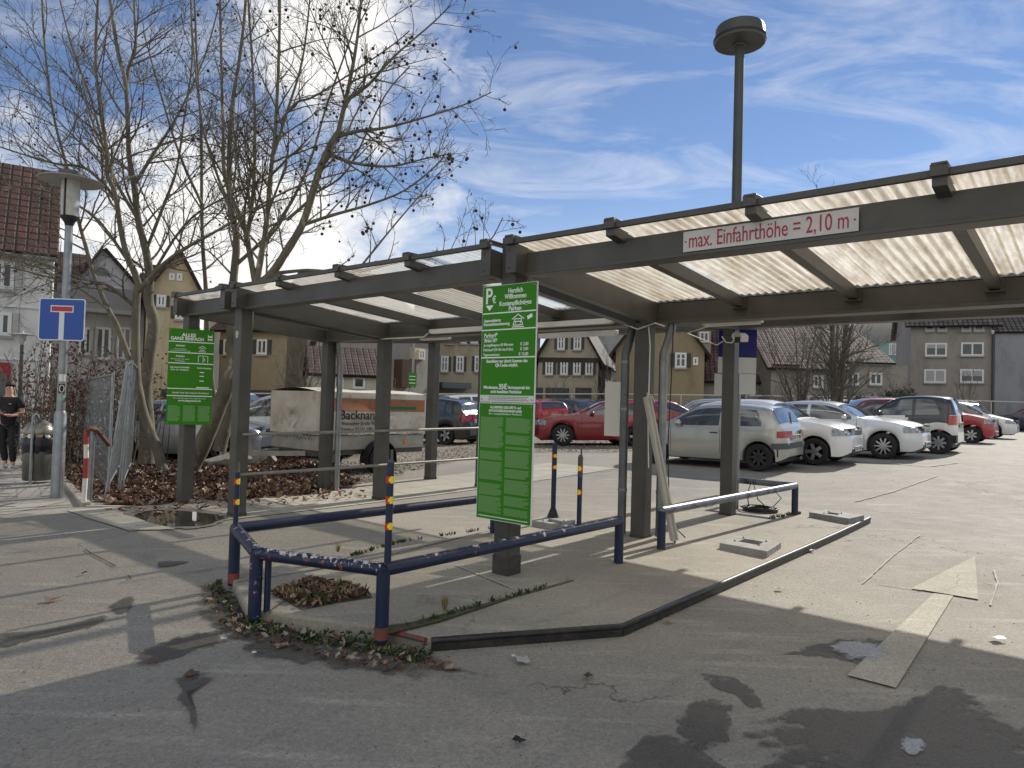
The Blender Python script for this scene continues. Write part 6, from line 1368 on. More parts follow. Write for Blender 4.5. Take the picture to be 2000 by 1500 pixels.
# ================================================================== TREES
BARK=M('plane_bark',(.17,.152,.108),(.09,.08,.06),scale=5,rough=.9,bump=.5,bscale=18,dirt=((.36,.33,.24),4,.58,.68),stretch=(1,1,.45))
TWIG=M('twig_bark',(.12,.104,.08),(.07,.06,.048),scale=6,rough=.9); BALL=M('seed_ball',(.035,.022,.014),(.06,.04,.025),scale=60,rough=1); DLEAF=M('dead_leaf_brown',(.11,.045,.022),(.18,.08,.035),scale=8,rough=.8)
GBARK=M('shrub_bark',(.13,.115,.095),(.075,.065,.055),scale=5,rough=.9)
def perp(d,rr):
    v=Vector((rr.gauss(0,1),rr.gauss(0,1),rr.gauss(0,1))); v-=d*v.dot(d); return v.normalized()
class Tree:
    def __init__(s,seed): s.q=MB(); s.t=MB(); s.rr=random.Random(seed); s.tips=[]; s.n=0
    def limb(s,pts,r0,r1,n=10):
        P=[]; k=len(pts)
        for i in range(k-1):
            a,b,c,d=pts[max(i-1,0)],pts[i],pts[i+1],pts[min(i+2,k-1)]
            for j in range(4):
                t=j/4; P.append(.5*((2*b)+(c-a)*t+(2*a-5*b+4*c-d)*t*t+(3*b-a-3*c+d)*t**3))
        P.append(pts[-1]); m=len(P)
        R_=[max(.004,(r1+(r0-r1)*(1-i/(m-1))**1.45))*(1+s.rr.uniform(-.06,.06)) for i in range(m)]
        s.q.tube(P,R_,n); return P,R_
    def spray(s,P,R_,num,ln,lvl=0,up=.35,t0=.2,spread=.9,bias=None,prune=None):
        m=len(P); rr=s.rr
        for i in range(num):
            f=t0+(1-t0)*(i+rr.random())/num; x=f*(m-1); a=min(int(x),m-2); p=P[a].lerp(P[a+1],x-a); d=(P[a+1]-P[a]).normalized()
            v=perp(d,rr); 
            if bias is not None: v=(v+bias).normalized()
            dr=(d*rr.uniform(.35,.8)+v*spread+Vector((0,0,up*rr.uniform(.2,1.2)))).normalized()
            L0=ln*rr.uniform(.55,1.15)*(1.15-.55*f); r=min(R_[a]*.55,.010+L0*.010 if lvl==0 else .004+L0*.006)
            s.branch(p,dr,L0,r,lvl,up)
    def branch(s,p,d,L0,r,lvl,up):
        rr=s.rr; n=7 if lvl==0 else (5 if lvl==1 else 3); pts=[p]; st=L0/n; dv=d.copy(); w=perp(d,rr)*.10
        for k in range(n):
            dv=(dv+w+perp(dv,rr)*(.13 if lvl else .10)+Vector((0,0,.07*up*2))).normalized(); 
            if lvl>1: dv=(dv+perp(dv,rr)*.18).normalized()
            pts.append(pts[-1]+dv*st)
        rs=[max(.0032,r*(1-.8*k/n)) for k in range(n+1)]
        (s.q if lvl==0 else s.t).tube(pts,rs,[6,4,3][min(lvl,2)],cap=False); s.n+=1
        if lvl<2:
            num=int(rr.uniform(6,9)*(L0/1.6 if lvl==0 else L0/.75)); num=max(3,min(num,12 if lvl==0 else 6))
            for i in range(num):
                f=.18+.8*(i+rr.random())/num; x=f*n; a=min(int(x),n-1); q_=pts[a].lerp(pts[a+1],x-a); dd=(pts[a+1]-pts[a]).normalized()
                dr=(dd*rr.uniform(.6,1.1)+perp(dd,rr)*.75+Vector((0,0,.18))).normalized(); s.branch(q_,dr,L0*rr.uniform(.28,.5)*(1.15-.5*f),rs[a]*.6,lvl+1,up)
        if lvl>=1: s.tips.append(pts[-1]); s.tips.append(pts[n//2])
    def finish(s,label,base,balls=0,leaves=0,ballsel=None,bark=None,name='plane_tree',cat='tree',group=None,br=.021):
        T=thing(name,label,cat,base,0,group); s.q.build('trunk',bark or BARK,T,smooth=60,off=base); s.t.build('crown',TWIG if bark is None else bark,T,smooth=60,off=base)
        rr=s.rr; tips=[t for t in s.tips if t.z>1.5]; 
        if ballsel: tb=[t for t in tips if ballsel(t)]
        else: tb=tips
        if balls and tb:
            q=MB(); q.sphere((0,0,-.055-br),br,8); q.tube([(0,0,0),(0,0,-.06)],.0022,3,cap=False); proto=None
            ch=[rr.choice(tb) for _ in range(balls)]
            for i,t in enumerate(ch[:100]):
                p=t+Vector((rr.uniform(-.04,.04),rr.uniform(-.04,.04),0))
                if proto is None: proto=q.build('seed_ball',BALL,T,smooth=60); proto.location=p-Vector(base); continue
                c=proto.copy(); COL.objects.link(c); c.location=p-Vector(base)
            if balls>100:
                q2=MB()
                for t in ch[100:]:
                    p=t+Vector((rr.uniform(-.06,.06),rr.uniform(-.06,.06),0)); q2.sphere(p+Vector((0,0,-.055-br)),br*rr.uniform(.8,1.1),6); q2.tube([p,p+Vector((0,0,-.06))],.0022,3,cap=False)
                o=q2.build('more_seed_balls',BALL,T,smooth=60,off=base); o['kind']='stuff'
        if leaves:
            q=MB()
            for i in range(leaves):
                p=rr.choice(tips); leafquad(q,p+Vector((0,0,-.03)),rr.uniform(.035,.07),rr)
            o=q.build('withered_leaves',DLEAF,T,smooth=0,off=base); o['kind']='stuff'
        return T
def leafquad(q,p,sz,rr,flat=0):
    e=Euler((rr.uniform(-1.3,1.3)*(1-flat)+rr.uniform(-.25,.25),rr.uniform(-1.3,1.3)*(1-flat)+rr.uniform(-.3,.3),rr.uniform(0,2*PI))).to_matrix(); cu_=rr.uniform(.1,.35)
    pts=[(-.1,0,0),(-.45,.35,cu_),(.1,.42,cu_*.6),(.55,.3,cu_),(.95,0,0),(.5,-.32,cu_),(.05,-.42,cu_*.7),(-.45,-.3,cu_)]
    q.add([Vector(p)+e@Vector((x*sz,y*sz,z*sz)) for x,y,z in pts]+[Vector(p)+e@Vector((.25*sz,0,-.05*sz))],[(i,(i+1)%8,8) for i in range(8)])
def px3(pts,D): 
    n=len(pts); Ds=D if isinstance(D,(list,tuple)) else (D,D); return [dep(u,v,Ds[0]+(Ds[1]-Ds[0])*i/(n-1)) for i,(u,v) in enumerate(pts)]
def wpx(w,D): return w/1399*D/2*.88
# ---- tree 1: two trunks left
D=13.2; t=Tree(11)
L_specs=[([(318,918),(308,880),(290,835),(276,790),(266,730),(265,650),(267,580),(272,555)],D,D,22,17),
 ([(272,560),(262,530),(250,505),(237,455),(225,380),(208,335),(210,300),(197,225),(187,110),(193,-30),(200,-160)],D,D-.3,15,5),
 ([(264,735),(230,640),(212,605),(185,542),(170,490),(152,425),(135,340),(110,250),(92,140),(82,0),(80,-110)],D,D+.8,13,4),
 ([(270,570),(315,520),(362,485),(425,450),(500,405),(590,360),(700,330)],D,D-1.6,11,3),
 ([(265,600),(235,575),(205,555),(160,545),(100,520),(30,500),(-60,480)],D,D-1.2,9,3),
 ([(225,385),(170,330),(110,320),(40,300),(-50,270)],D,D-.8,8,3),
 ([(250,510),(200,440),(150,400),(80,370),(0,365),(-60,350)],D,D-1.4,7,3),
 ([(212,605),(150,560),(90,540),(10,520)],D,D+1,6,3)]
for pts,Da,Db,w0,w1 in L_specs:
    P,R_=t.limb(px3(pts,(Da,Db)),wpx(w0,Da)*1.05,wpx(w1,Db)); 
    if len(pts)>8 and pts[0][1]<900: t.spray(P,R_,25,2.3,up=.30,t0=.34)
    elif pts[0][1]<900: t.spray(P,R_,14,1.5,up=.3,t0=.1)
b1=px3([(318,918)],(D,D))[0] if False else dep(318,918,D)
t.finish('multi-stemmed plane tree whose thin crooked trunk rises just left of the instruction board',b1,balls=60,leaves=60)
# ---- tree 2: pale straight trunk behind it
D=15.2; t=Tree(23)
for pts,Da,Db,w0,w1 in [([(286,905),(288,840),(284,760),(292,700),(300,630),(290,587),(292,542),(285,490),(270,430),(262,362),(252,300),(246,170),(230,100),(215,0),(205,-120)],D,D,34,6),
 ([(246,175),(252,130),(265,90),(262,0),(268,-100)],D,D+.5,9,4),([(262,362),(300,300),(350,220),(400,110),(430,0)],D,D+.6,9,3),([(285,490),(320,400),(345,330),(360,230),(375,120),(372,0)],D,D+1,8,3),([(270,430),(215,330),(180,200),(140,90),(110,-30)],D,D+.4,8,3),([(292,545),(360,440),(430,390),(520,350)],D,D-1,7,3)]:
    P,R_=t.limb(px3(pts,(Da,Db)),wpx(w0,Da),wpx(w1,Db)); t.spray(P,R_,20 if len(pts)>8 else 13,2.2,up=.32,t0=.35 if len(pts)>8 else .1)
t.finish('plane tree with the thickest pale flaking trunk behind the mesh fence',dep(286,905,D),balls=50,leaves=50)
# ---- tree 3: leaning trunk, big fan of limbs to the right
D=14.0; t=Tree(37)
sp=[([(372,915),(398,862),(425,800),(445,750),(462,700),(480,640),(497,560)],D,D-.3,40,26,0,0),
 ([(497,562),(530,535),(560,490),(590,440),(608,385),(625,330),(645,285),(660,260)],D-.3,D-.5,20,14,8,1.3),
 ([(660,262),(672,210),(685,150),(697,80),(705,0),(712,-120)],D-.5,D-.3,12,5,16,1.9),
 ([(660,266),(700,256),(750,250),(820,232),(905,205),(960,180)],D-.5,D-1.4,10,2.5,16,1.25),
 ([(640,300),(690,318),(760,325),(830,310),(880,300)],D-.4,D-1.2,9,2.5,14,1.2),
 ([(670,200),(720,165),(770,110),(845,45),(880,10)],D-.5,D-1,9,2.5,13,1.25),
 ([(590,440),(650,420),(720,400),(790,372),(850,325),(870,300)],D-.3,D-1.4,9,2.5,14,1.2),
 ([(530,535),(600,528),(685,532),(780,512),(850,500),(910,490),(955,472),(982,425)],D-.3,D-1.8,9,2.5,16,1.1),
 ([(560,430),(600,395),(620,375),(680,330),(750,190),(800,130)],D-.3,D,8,3,12,1.3),
 ([(705,520),(770,440),(830,370),(865,330)],D-.8,D-1.2,5,2,8,.9),
 ([(500,560),(510,500),(520,440),(530,330),(538,250),(545,100),(547,-40),(550,-150)],D-.3,D-.1,15,5,22,1.9),
 ([(535,300),(560,220),(590,120),(605,0),(610,-90)],D-.2,D+.3,8,3,13,1.6),
 ([(545,240),(580,200),(620,185),(750,100),(800,60)],D-.2,D-.9,7,2.5,12,1.2),
 ([(500,560),(485,480),(475,435),(440,350),(436,250),(433,150),(430,0),(428,-120)],D-.3,D+.2,14,5,22,1.8),
 ([(480,480),(492,400),(497,330),(497,200),(485,0),(480,-120)],D-.3,D,11,4,18,1.6),
 ([(462,440),(420,330),(395,240),(380,120),(372,0)],D-.2,D+.6,7,3,12,1.4)]
for pts,Da,Db,w0,w1,num,ln in sp:
    P,R_=t.limb(px3(pts,(Da,Db)),wpx(w0,Da),wpx(w1,Db),12)
    if num: t.spray(P,R_,int(num*1.15),ln*1.08,up=.28,t0=.10)
def selb(p):
    d=p-CAM; u=1000+FPX*d.dot(cr)/d.dot(fwd); return u>600 or random.Random(int(p.x*997)).random()<.3
t.finish('leaning plane tree right of the instruction board, its fan of limbs hung with seed balls',dep(372,915,D),balls=330,leaves=110,ballsel=selb,br=.032)
# ---- tree 4: slimmer stem behind
D=15.8; t=Tree(41)
for pts,Da,Db,w0,w1,num in [([(428,880),(440,830),(452,760),(452,650),(455,560),(462,470),(450,400),(448,300),(455,200),(470,100),(480,0),(485,-110)],D,D,30,5,26),
 ([(430,860),(415,760),(405,650),(402,565),(396,480),(394,400),(393,250),(386,150),(380,0),(378,-90)],D,D+.2,14,4,24),([(458,520),(540,440),(600,330),(640,200),(690,60),(720,-40)],D,D+.6,9,3,16),([(395,400),(350,300),(310,170),(280,60)],D,D+.3,7,3,12)]:
    P,R_=t.limb(px3(pts,(Da,Db)),wpx(w0,Da),wpx(w1,Db)); t.spray(P,R_,int(num*.5),2.0,up=.32,t0=.35)
t.finish('slimmer twin-stemmed plane tree directly behind the leaning one',dep(428,885,D),balls=100,leaves=50)
# ---- hanging low branches under the left canopy
# ---- background bare trees
def bare(label,u,vb,D,stems,h,seed,name='bare_tree',lean=.25,ln=1.6,num=14,sp_=.9,r0=.07,cat='tree',bark=None,balls=0):
    t=Tree(seed); rr=t.rr; b=dep(u,vb,D); b.z=G(b.x,b.y)
    for i in range(stems):
        a=2*PI*i/stems+rr.uniform(-.4,.4); ls=lean*rr.uniform(.4,1.2); p=[b+Vector((math.cos(a)*.1,math.sin(a)*.1,-.05))]
        hh=h*rr.uniform(.7,1.05)
        for k in range(1,6): p.append(b+Vector((math.cos(a)*ls*hh*(k/5)**1.3+rr.uniform(-.08,.08),math.sin(a)*ls*hh*(k/5)**1.3,hh*k/5)))
        P,R_=t.limb(p,r0*rr.uniform(.7,1.1),.012,7); t.spray(P,R_,num,ln,up=.4,t0=.12,spread=sp_)
    return t.finish(label,b,name=name,cat=cat,bark=bark or GBARK,balls=balls)
bare('tall bare multi-stemmed tree behind the silver cars, its top showing above the canopy',1632,780,24,8,8.6,51,lean=.17,ln=1.9,num=15,r0=.10)
bare('spreading bare tree between the notice boards and the tall multi-stemmed one',1560,780,27,6,5.2,52,lean=.40,ln=1.6,num=12,r0=.07)
bare('bare bush in front of the apartment house windows',1882,778,38,5,3.2,53,lean=.25,ln=.9,num=10,name='bare_shrub',cat='shrub',r0=.03)
bare('small bare tree in front of the plain grey gable',1182,780,40,5,4.4,54,lean=.25,ln=1.2,num=12,r0=.05)
bare('low bare shrub before the garages of the beige gabled house',1095,780,40,6,2.6,55,lean=.55,ln=1.0,num=10,name='bare_shrub',cat='shrub',r0=.03)
bare('bare bush before the long beige house, left of the green boards',905,780,40,5,1.9,56,lean=.5,ln=.8,num=9,name='bare_shrub',cat='shrub',r0=.025)
bare('bare bush at the right end of the retaining wall',1745,782,36,6,2.6,57,lean=.4,ln=1.1,num=10,name='bare_shrub',cat='shrub',r0=.03)
bare('thin bare tree behind the covered trailer',590,790,27,5,4.2,58,lean=.3,ln=1.3,num=12,r0=.04)
bare('bare red-leaved sapling beside the grey house, between the rear posts',775,785,30,4,2.6,59,lean=.25,ln=.7,num=10,r0=.03)
bare('bare tree in front of the red roofed house right of the boards',1440,785,33,5,4.6,60,lean=.3,ln=1.3,num=12,r0=.05)
# evergreen hedge masses right
GREENL=M('ivy_green',(.03,.045,.018),(.06,.075,.03),scale=9,rough=.8)
def leafmass(name,label,u,D,w,d,h,n,mat,seed,cat='shrub',sz=.1,stems=True,z0=0,bark=None):
    rr=random.Random(seed); b=dep(u,785,D); b.z=G(b.x,b.y); T=thing(name,label,cat,b); q=MB(); cl=[(rr.uniform(-w,w)*.8,rr.uniform(-d,d)*.8,h*rr.uniform(.15,.85),rr.uniform(.25,.5)*h*.6) for _ in range(14)]
    for i in range(n):
        c=rr.choice(cl); v=perp(Vector((0,0,1)),rr)*rr.random()**.5*c[3]; p=Vector((c[0]+rr.gauss(0,.5)*c[3],c[1]+rr.gauss(0,.5)*c[3],max(z0,c[2]+rr.gauss(0,.45)*c[3]))); leafquad(q,p,sz*rr.uniform(.6,1.3),rr)
    q.build('foliage',mat,T,smooth=0)
    if stems:
        q=MB()
        for i in range(40):
            a=Vector((rr.uniform(-w,w),rr.uniform(-d,d),0)); e=a+Vector((rr.uniform(-.5,.5),rr.uniform(-.4,.4),h*rr.uniform(.6,1.1))); q.tube([a,a.lerp(e,.5)+Vector((rr.uniform(-.15,.15),rr.uniform(-.1,.1),0)),e],[.014,.009,.004],4,cap=False)
        q.build('stems',bark or GBARK,T,smooth=0)
    return T
leafmass('evergreen_shrub','dark green ivy-covered bush between the low house and the apartment block',1700,40,1.6,.8,1.6,2600,GREENL,5,sz=.12)
leafmass('evergreen_shrub','small green bush by the corner of the apartment block',1760,43,.9,.6,2.4,1500,GREENL,6,sz=.12)
COPP=M('copper_leaf',(.13,.055,.03),(.07,.035,.022),scale=6,rough=.8)
leafmass('copper_shrub','copper brown leafed shrub behind the mesh fence and the street lamp',192,15.8,1.1,.8,2.5,1300,COPP,7,sz=.055)
leafmass('copper_shrub','brown shrub strip between the pavement and the mesh fence, left of the lamp post',100,19,.9,.7,2.4,1000,COPP,8,sz=.06)
leafmass('copper_shrub','tall twiggy shrub with withered leaves in front of the pale gabled house',240,17.5,1.9,.9,3.3,1500,COPP,9,sz=.06,z0=1.2)
for i,(u,D_,lab) in enumerate([(62,21,'bare shoots leaning over the pavement beside the distant street lamp'),(130,16.2,'tangle of bare shoots behind the dead end sign pole'),(215,14.6,'tangle of bare whips between the fence stack and the crooked trunk')]):
    bare(lab,u,860 if i else 835,D_,7,[3.4,2.6,2.2][i],70+i,name='bare_shrub',cat='shrub',lean=.35,ln=.9,num=9,r0=.02)
# ================================================================== GROUND COVER
def scatter(name,poly,n,mats,sz,seed,z=.01,hump=None,flat=.5,lab=None):
    rr=random.Random(seed); P=[gr(*p) for p in poly]; X=[p.x for p in P]; Y=[p.y for p in P]; PP=[(p.x,p.y) for p in P]; qs=[MB() for _ in mats]; k=0
    while k<n:
        x=rr.uniform(min(X),max(X)); y=rr.uniform(min(Y),max(Y))
        if not inpoly(x,y,PP): continue
        k+=1; h=hump(x,y) if hump else 0; leafquad(rr.choice(qs),Vector((x,y,G(x,y)+z+h+rr.uniform(0,.04))),sz*rr.uniform(.5,1.3),rr,flat)
    vs=MB()
    for i,q in enumerate(qs): vs.add(q.v,q.f,i)
    o=vs.build(name,mats,smooth=0); o['kind']='stuff'; return o
LM=[M('leaf_dark',(.075,.036,.02),(.05,.026,.016),scale=20,rough=.7),M('leaf_mid',(.15,.075,.042),(.10,.05,.03),scale=20,rough=.65),M('leaf_pale',(.30,.21,.14),(.22,.14,.09),scale=20,rough=.6)]
bed=[(195,985),(150,960),(118,930),(110,905),(150,880),(260,872),(420,872),(560,890),(640,915),(700,945),(640,965),(490,975),(360,980),(260,992)]
BP=[gr(*p) for p in bed]
sheet('planting_bed',[(p.x,p.y) for p in BP],.2,.012,M('bed_soil',(.05,.036,.025),(.09,.065,.045),scale=6,rough=1,bump=1,bscale=30),.05)
scatter('leaf_litter',bed,15000,LM,.085,1,.015,flat=.25)
scatter('leaf_litter_strays',[(190,1000),(700,960),(720,975),(420,1000),(230,1010)],160,LM,.06,2,.02,flat=.6)
# kerb between bed and footpath
def kerbline(name,label,pts,mat,h=.08,w_=.12):
    P=[gr(*p) for p in pts]; q=MB()
    for a,b in zip(P,P[1:]): q.beam(a+Vector((0,0,h/2-.03)),b+Vector((0,0,h/2-.03)),w_,h+.06)
    o=q.build(name,mat,smooth=0,bevel=.01); struct(o); return o
kerbline('bed_kerb','',[(118,935),(168,990)],CONC,.06); kerbline('bed_kerb','',[(168,990),(340,992)],CONC,.02,.08)
# weeds round the island foot
GRS=[M('weed_green',(.04,.075,.02),(.065,.10,.03),scale=20,rough=.8),M('weed_dark',(.03,.045,.018),rough=.8),M('straw',(.30,.23,.10),(.22,.17,.09),scale=20,rough=.8)]
def tufts(name,spots,seed,mats=GRS,h=.06,blades=14,rad=.03):
    rr=random.Random(seed); q=MB()
    for p in spots:
        mi=rr.choices(range(len(mats)),[5,3,1][:len(mats)])[0]
        for k in range(blades):
            a=rr.uniform(0,2*PI); r_=rr.uniform(0,rad); b=p+Vector((r_*math.cos(a),r_*math.sin(a),0)); hh=h*rr.uniform(.4,1.2); tp=b+Vector((math.cos(a)*hh*rr.uniform(.2,.8),math.sin(a)*hh*rr.uniform(.2,.8),hh)); s=Vector((-math.sin(a),math.cos(a),0))*rr.uniform(.002,.006)
            md=b.lerp(tp,.55)+Vector((0,0,hh*.12)); q.add([b-s,b+s,md+s*1.3,tp,md-s*1.3],[(0,1,2,4),(4,2,3)],mi)
    o=q.build(name,mats,smooth=0); o['kind']='stuff'; return o
rr=random.Random(12); sp=[]
edge=[(432,1140),(440,1170),(470,1212),(520,1228),(600,1240),(680,1252),(745,1262),(800,1280),(850,1284)]
E3=[gr(*p) for p in edge]
for i in range(len(E3)-1):
    for k in range(9):
        p=E3[i].lerp(E3[i+1],rr.random()); n_=Vector((-1,-1.6,0)).normalized(); p=p+n_*rr.random()**1.6*.13; p.z=G(p.x,p.y)+.004; sp.append(p)
tufts('kerb_weeds',sp,3,h=.036,blades=16,rad=.05)
scatter('kerb_rosettes',[(425,1145),(425,1170),(455,1225),(590,1262),(740,1285),(860,1290),(740,1252),(600,1236),(475,1214)],230,[GRS[0],GRS[1]],.028,14,.004,flat=.5)
scatter('kerb_leaves',[(425,1145),(400,1170),(440,1235),(560,1275),(760,1318),(900,1312),(860,1282),(740,1258),(600,1240),(480,1218)],280,[LM[0],LM[1],LM[2],M('leaf_grey',(.28,.25,.21),rough=.7)],.035,4,.006,flat=.6)
IZs=IZ
def onisl(u,v): p=gr(u,v,IZ+.006); return p
rr=random.Random(5)
def alongpx(p,q,n,jit): 
    a,b=onisl(*p),onisl(*q); return [a.lerp(b,rr.random())+Vector((rr.uniform(-jit,jit),rr.uniform(-jit,jit),0)) for _ in range(n)]
tufts('joint_weeds',alongpx((690,1085),(790,1058),30,.015)+alongpx((790,1058),(960,1033),16,.01)+alongpx((740,1240),(1000,1165),22,.03)+alongpx((1000,1165),(1110,1135),10,.012)+alongpx((1500,1015),(1556,1003),40,.06),6,h=.035,blades=8,rad=.02)
# pit fill
Pp=[(p[0],p[1]) for p in pit]
q=[MB() for _ in LM]; k=0
while k<420:
    a=rr.uniform(min(p[0] for p in Pp),max(p[0] for p in Pp)); b=rr.uniform(min(p[1] for p in Pp),max(p[1] for p in Pp))
    if inpoly(a,b,Pp): k+=1; leafquad(rr.choice(q),Wg(a,b,IZ+.012+rr.uniform(0,.03)),rr.uniform(.025,.05),rr,.3)
vs=MB(); [vs.add(x.v,x.f,i) for i,x in enumerate(q)]; o=vs.build('pit_leaves',LM,smooth=0); o['kind']='stuff'
sp=[]
for k in range(46):
    a=rr.uniform(min(p[0] for p in Pp),max(p[0] for p in Pp)); b=rr.uniform(min(p[1] for p in Pp),max(p[1] for p in Pp))
    if inpoly(a,b,Pp): sp.append(Wg(a,b,IZ+.01))
tufts('pit_grass',sp,8,mats=[GRS[2],GRS[0]],h=.07,blades=10,rad=.05)
# dry tuft and moss
def tuft_thing(label,p,h,seed,n=70):
    q=MB(); r2=random.Random(seed)
    for k in range(n):
        a=r2.uniform(0,2*PI); hh=h*r2.uniform(.5,1.15); l=hh*r2.uniform(.1,.55); b=Vector((.01*math.cos(a),.01*math.sin(a),0)); e=Vector((l*math.cos(a),l*math.sin(a),hh)); s=Vector((-math.sin(a),math.cos(a),0))*.0016; md=b.lerp(e,.5)+Vector((0,0,hh*.1)); q.add([b-s,b+s,md+s,e,md-s],[(0,1,2,4),(4,2,3)])
    o=q.build('grass_tuft',GRS[2],smooth=0,loc=p); tag(o,label,'grass tuft'); return o
tuft_thing('straw coloured grass tuft growing from the joint in front of the main post',onisl(868,1192),.11,1,110)
tuft_thing('small dry grass tuft behind the flaking front railing',onisl(660,1078),.08,2,60)
moss=[onisl(*p) for p in [(742,1225),(800,1218),(870,1200),(940,1182),(1000,1165),(990,1172),(930,1192),(860,1215),(800,1230),(760,1240)]]
mb=MB(); mb.add([p+Vector((0,0,.008)) for p in moss],[tuple(range(len(moss)))]); struct(mb.build('moss_strip',MOSS,smooth=0),'stuff')
# litter
def litter(label,px,sz,seed,mat,isl_=False,name='litter_scrap'):
    p=onisl(*px) if isl_ else gr(*px); r2=random.Random(seed); n=7; q=MB(); vs=[]
    for j in range(4):
        for i in range(4): vs.append(((i/3-.5)*sz*r2.uniform(.7,1.1),(j/3-.5)*sz*.7*r2.uniform(.7,1.1),.006+r2.random()*sz*.22))
    q.add(vs,[(j*4+i,j*4+i+1,j*4+i+5,j*4+i+4) for j in range(3) for i in range(3)]); o=q.build(name,mat,smooth=60,loc=(p.x,p.y,p.z+.012)); o.rotation_euler=(0,0,r2.uniform(0,6)); tag(o,label,'litter'); return o
PAP=M('paper_white',(.62,.61,.58),rough=.6); GP=M('grey_paper',(.38,.37,.35),rough=.7); FOIL=M('foil',(.6,.6,.62),rough=.35)
litter('crumpled pale tissue on the asphalt below the front kerb',(1020,1296),.10,1,GP)
litter('white paper scrap on the island behind the flaking railing',(597,1128),.06,2,PAP,True)
litter('flattened white cup lid on the sunlit asphalt right of the arrow',(1949,1253),.10,3,PAP)
litter('small pale scrap on the asphalt right of the kerb middle',(1583,1079),.09,4,GP)
litter('bleached paper flake left of the arrow head',(1522,1154),.07,5,GP)
litter('curled brown leaf on the left asphalt',(102,1176),.10,6,LM[2])
litter('dark curled leaf lying by the zigzag damp mark',(372,1323),.09,7,LM[1])
litter('brown leaf on the asphalt under the kerb weeds',(550,1268),.09,8,LM[2])
litter('small dark leaf on the left lane asphalt',(163,1124),.06,9,LM[0])
for i,(px,lab) in enumerate([((1305,1217),'pale leaf beside the black kerb bend'),((1148,1328),'dark leaf scrap in the shaded foreground centre'),((1014,1455),'torn black scrap at the bottom centre of the foreground'),((1003,1287),'cigarette end left of the crumpled tissue'),((437,1253),'cigarette end below the kerb weeds'),((495,1282),'cigarette end on the damp strip'),((300,1300),'thin twig scrap near the damp stain')]):
    litter(lab,px,[.07,.07,.06,.035,.04,.04,.05][i],20+i,[LM[2],LM[0],BLK,PAP,PAP,PAP,LM[1]][i])
r2=random.Random(77); q=MB()
for k in range(900):
    u=r2.uniform(0,2000); v=r2.uniform(1040,1500)**1; p=gr(u,v); a,b=ab(p)
    inside=inpoly(a,b,isl); z=p.z+(IZ if inside else 0)
    s=r2.uniform(.003,.009); q.box((p.x,p.y,z+s*.3),(s,s*.8,s*.6),r2.uniform(0,3))
o=q.build('grit',[M('grit_stone',(.30,.28,.24),(.12,.11,.10),scale=3,rough=.9)],smooth=0); o['kind']='stuff'
r2=random.Random(78); q=MB(); PG=[(p.x,p.y) for p in gp]; k=0
while k<4500:
    u=r2.uniform(480,1210); v=r2.uniform(842,946); p=gr(u,v)
    if p.y<32 and inpoly(p.x,p.y,PG): k+=1; s=r2.uniform(.012,.045); q.box((p.x,p.y,p.z+s*.3),(s,s*.8,s*.6),rot=Euler((r2.uniform(0,1),r2.uniform(0,1),r2.uniform(0,3))))
o=q.build('loose_gravel',[M('gravel_stone',(.36,.33,.27),(.16,.14,.11),scale=1.5,rough=.9)],smooth=0); o['kind']='stuff'
# ================================================================== PERSON
c=gr(12,916)
T=thing('person','person in black t-shirt, black trousers and white trainers walking while holding a phone','person',c,0)
SKIN=M('skin',(.52,.30,.21),rough=.5); BKC=M('black_cloth',(.012,.012,.014),(.02,.02,.024),scale=12,rough=.85); HAIR=M('dark_hair',(.025,.017,.012),rough=.6,bump=.6,bscale=80)
yawp=R(12)
def skinned(name,verts,edges,radii,mat,root=0,sub=2,parent=None):
    me=bpy.data.meshes.new(name); me.from_pydata([Vector(v) for v in verts],edges,[]); o=bpy.data.objects.new(name,me); COL.objects.link(o); me.materials.append(mat); m_=o.modifiers.new('skin','SKIN'); m_.use_smooth_shade=True
    for i,r_ in enumerate(radii): 
        rx=r_ if isinstance(r_,tuple) else (r_,r_); me.skin_vertices[0].data[i].radius=rx; me.skin_vertices[0].data[i].use_root=(i==root)
    s=o.modifiers.new('sub','SUBSURF'); s.levels=sub; s.render_levels=sub
    dg=bpy.context.evaluated_depsgraph_get(); m2=bpy.data.meshes.new_from_object(o.evaluated_get(dg)); bpy.data.objects.remove(o); m2.polygons.foreach_set('use_smooth',[True]*len(m2.polygons))
    o=bpy.data.objects.new(name,m2); COL.objects.link(o); o.parent=parent or T; return o
# figure faces the camera (towards -y), x = its left in the picture's right
Hh=htop(c,745)-c.z; k=Hh/1.80
def V3(x,y,z): return (x*k,y*k,z*k)
bv=[V3(0,0,.95),V3(0,0,1.12),V3(0,.01,1.30),V3(0,.01,1.44),V3(0,0,1.52),V3(0,-.01,1.62),V3(0,-.01,1.72),
    V3(.17,.01,1.43),V3(.25,.03,1.16),V3(.13,-.18,1.10),V3(.05,-.25,1.12),
    V3(-.17,.01,1.43),V3(-.25,.03,1.16),V3(-.12,-.18,1.10),V3(-.04,-.25,1.12),
    V3(.09,0,.90),V3(.11,-.05,.50),V3(.11,.02,.10),V3(.12,-.10,.04),
    V3(-.09,0,.90),V3(-.10,.06,.50),V3(-.09,.16,.12),V3(-.09,.06,.04)]
be=[(0,1),(1,2),(2,3),(3,4),(4,5),(5,6),(3,7),(7,8),(8,9),(9,10),(3,11),(11,12),(12,13),(13,14),(0,15),(15,16),(16,17),(17,18),(0,19),(19,20),(20,21),(21,22)]
brr=[(.10,.08),(.10,.075),(.15,.10),(.10,.08),.055,(.072,.085),(.065,.08),.06,.045,.035,.03,.06,.045,.035,.03,.085,.06,.042,.04,.085,.06,.042,.04]
body=skinned('body',bv,be,[tuple(x*k for x in r_) if isinstance(r_,tuple) else r_*k for r_ in brr],SKIN)
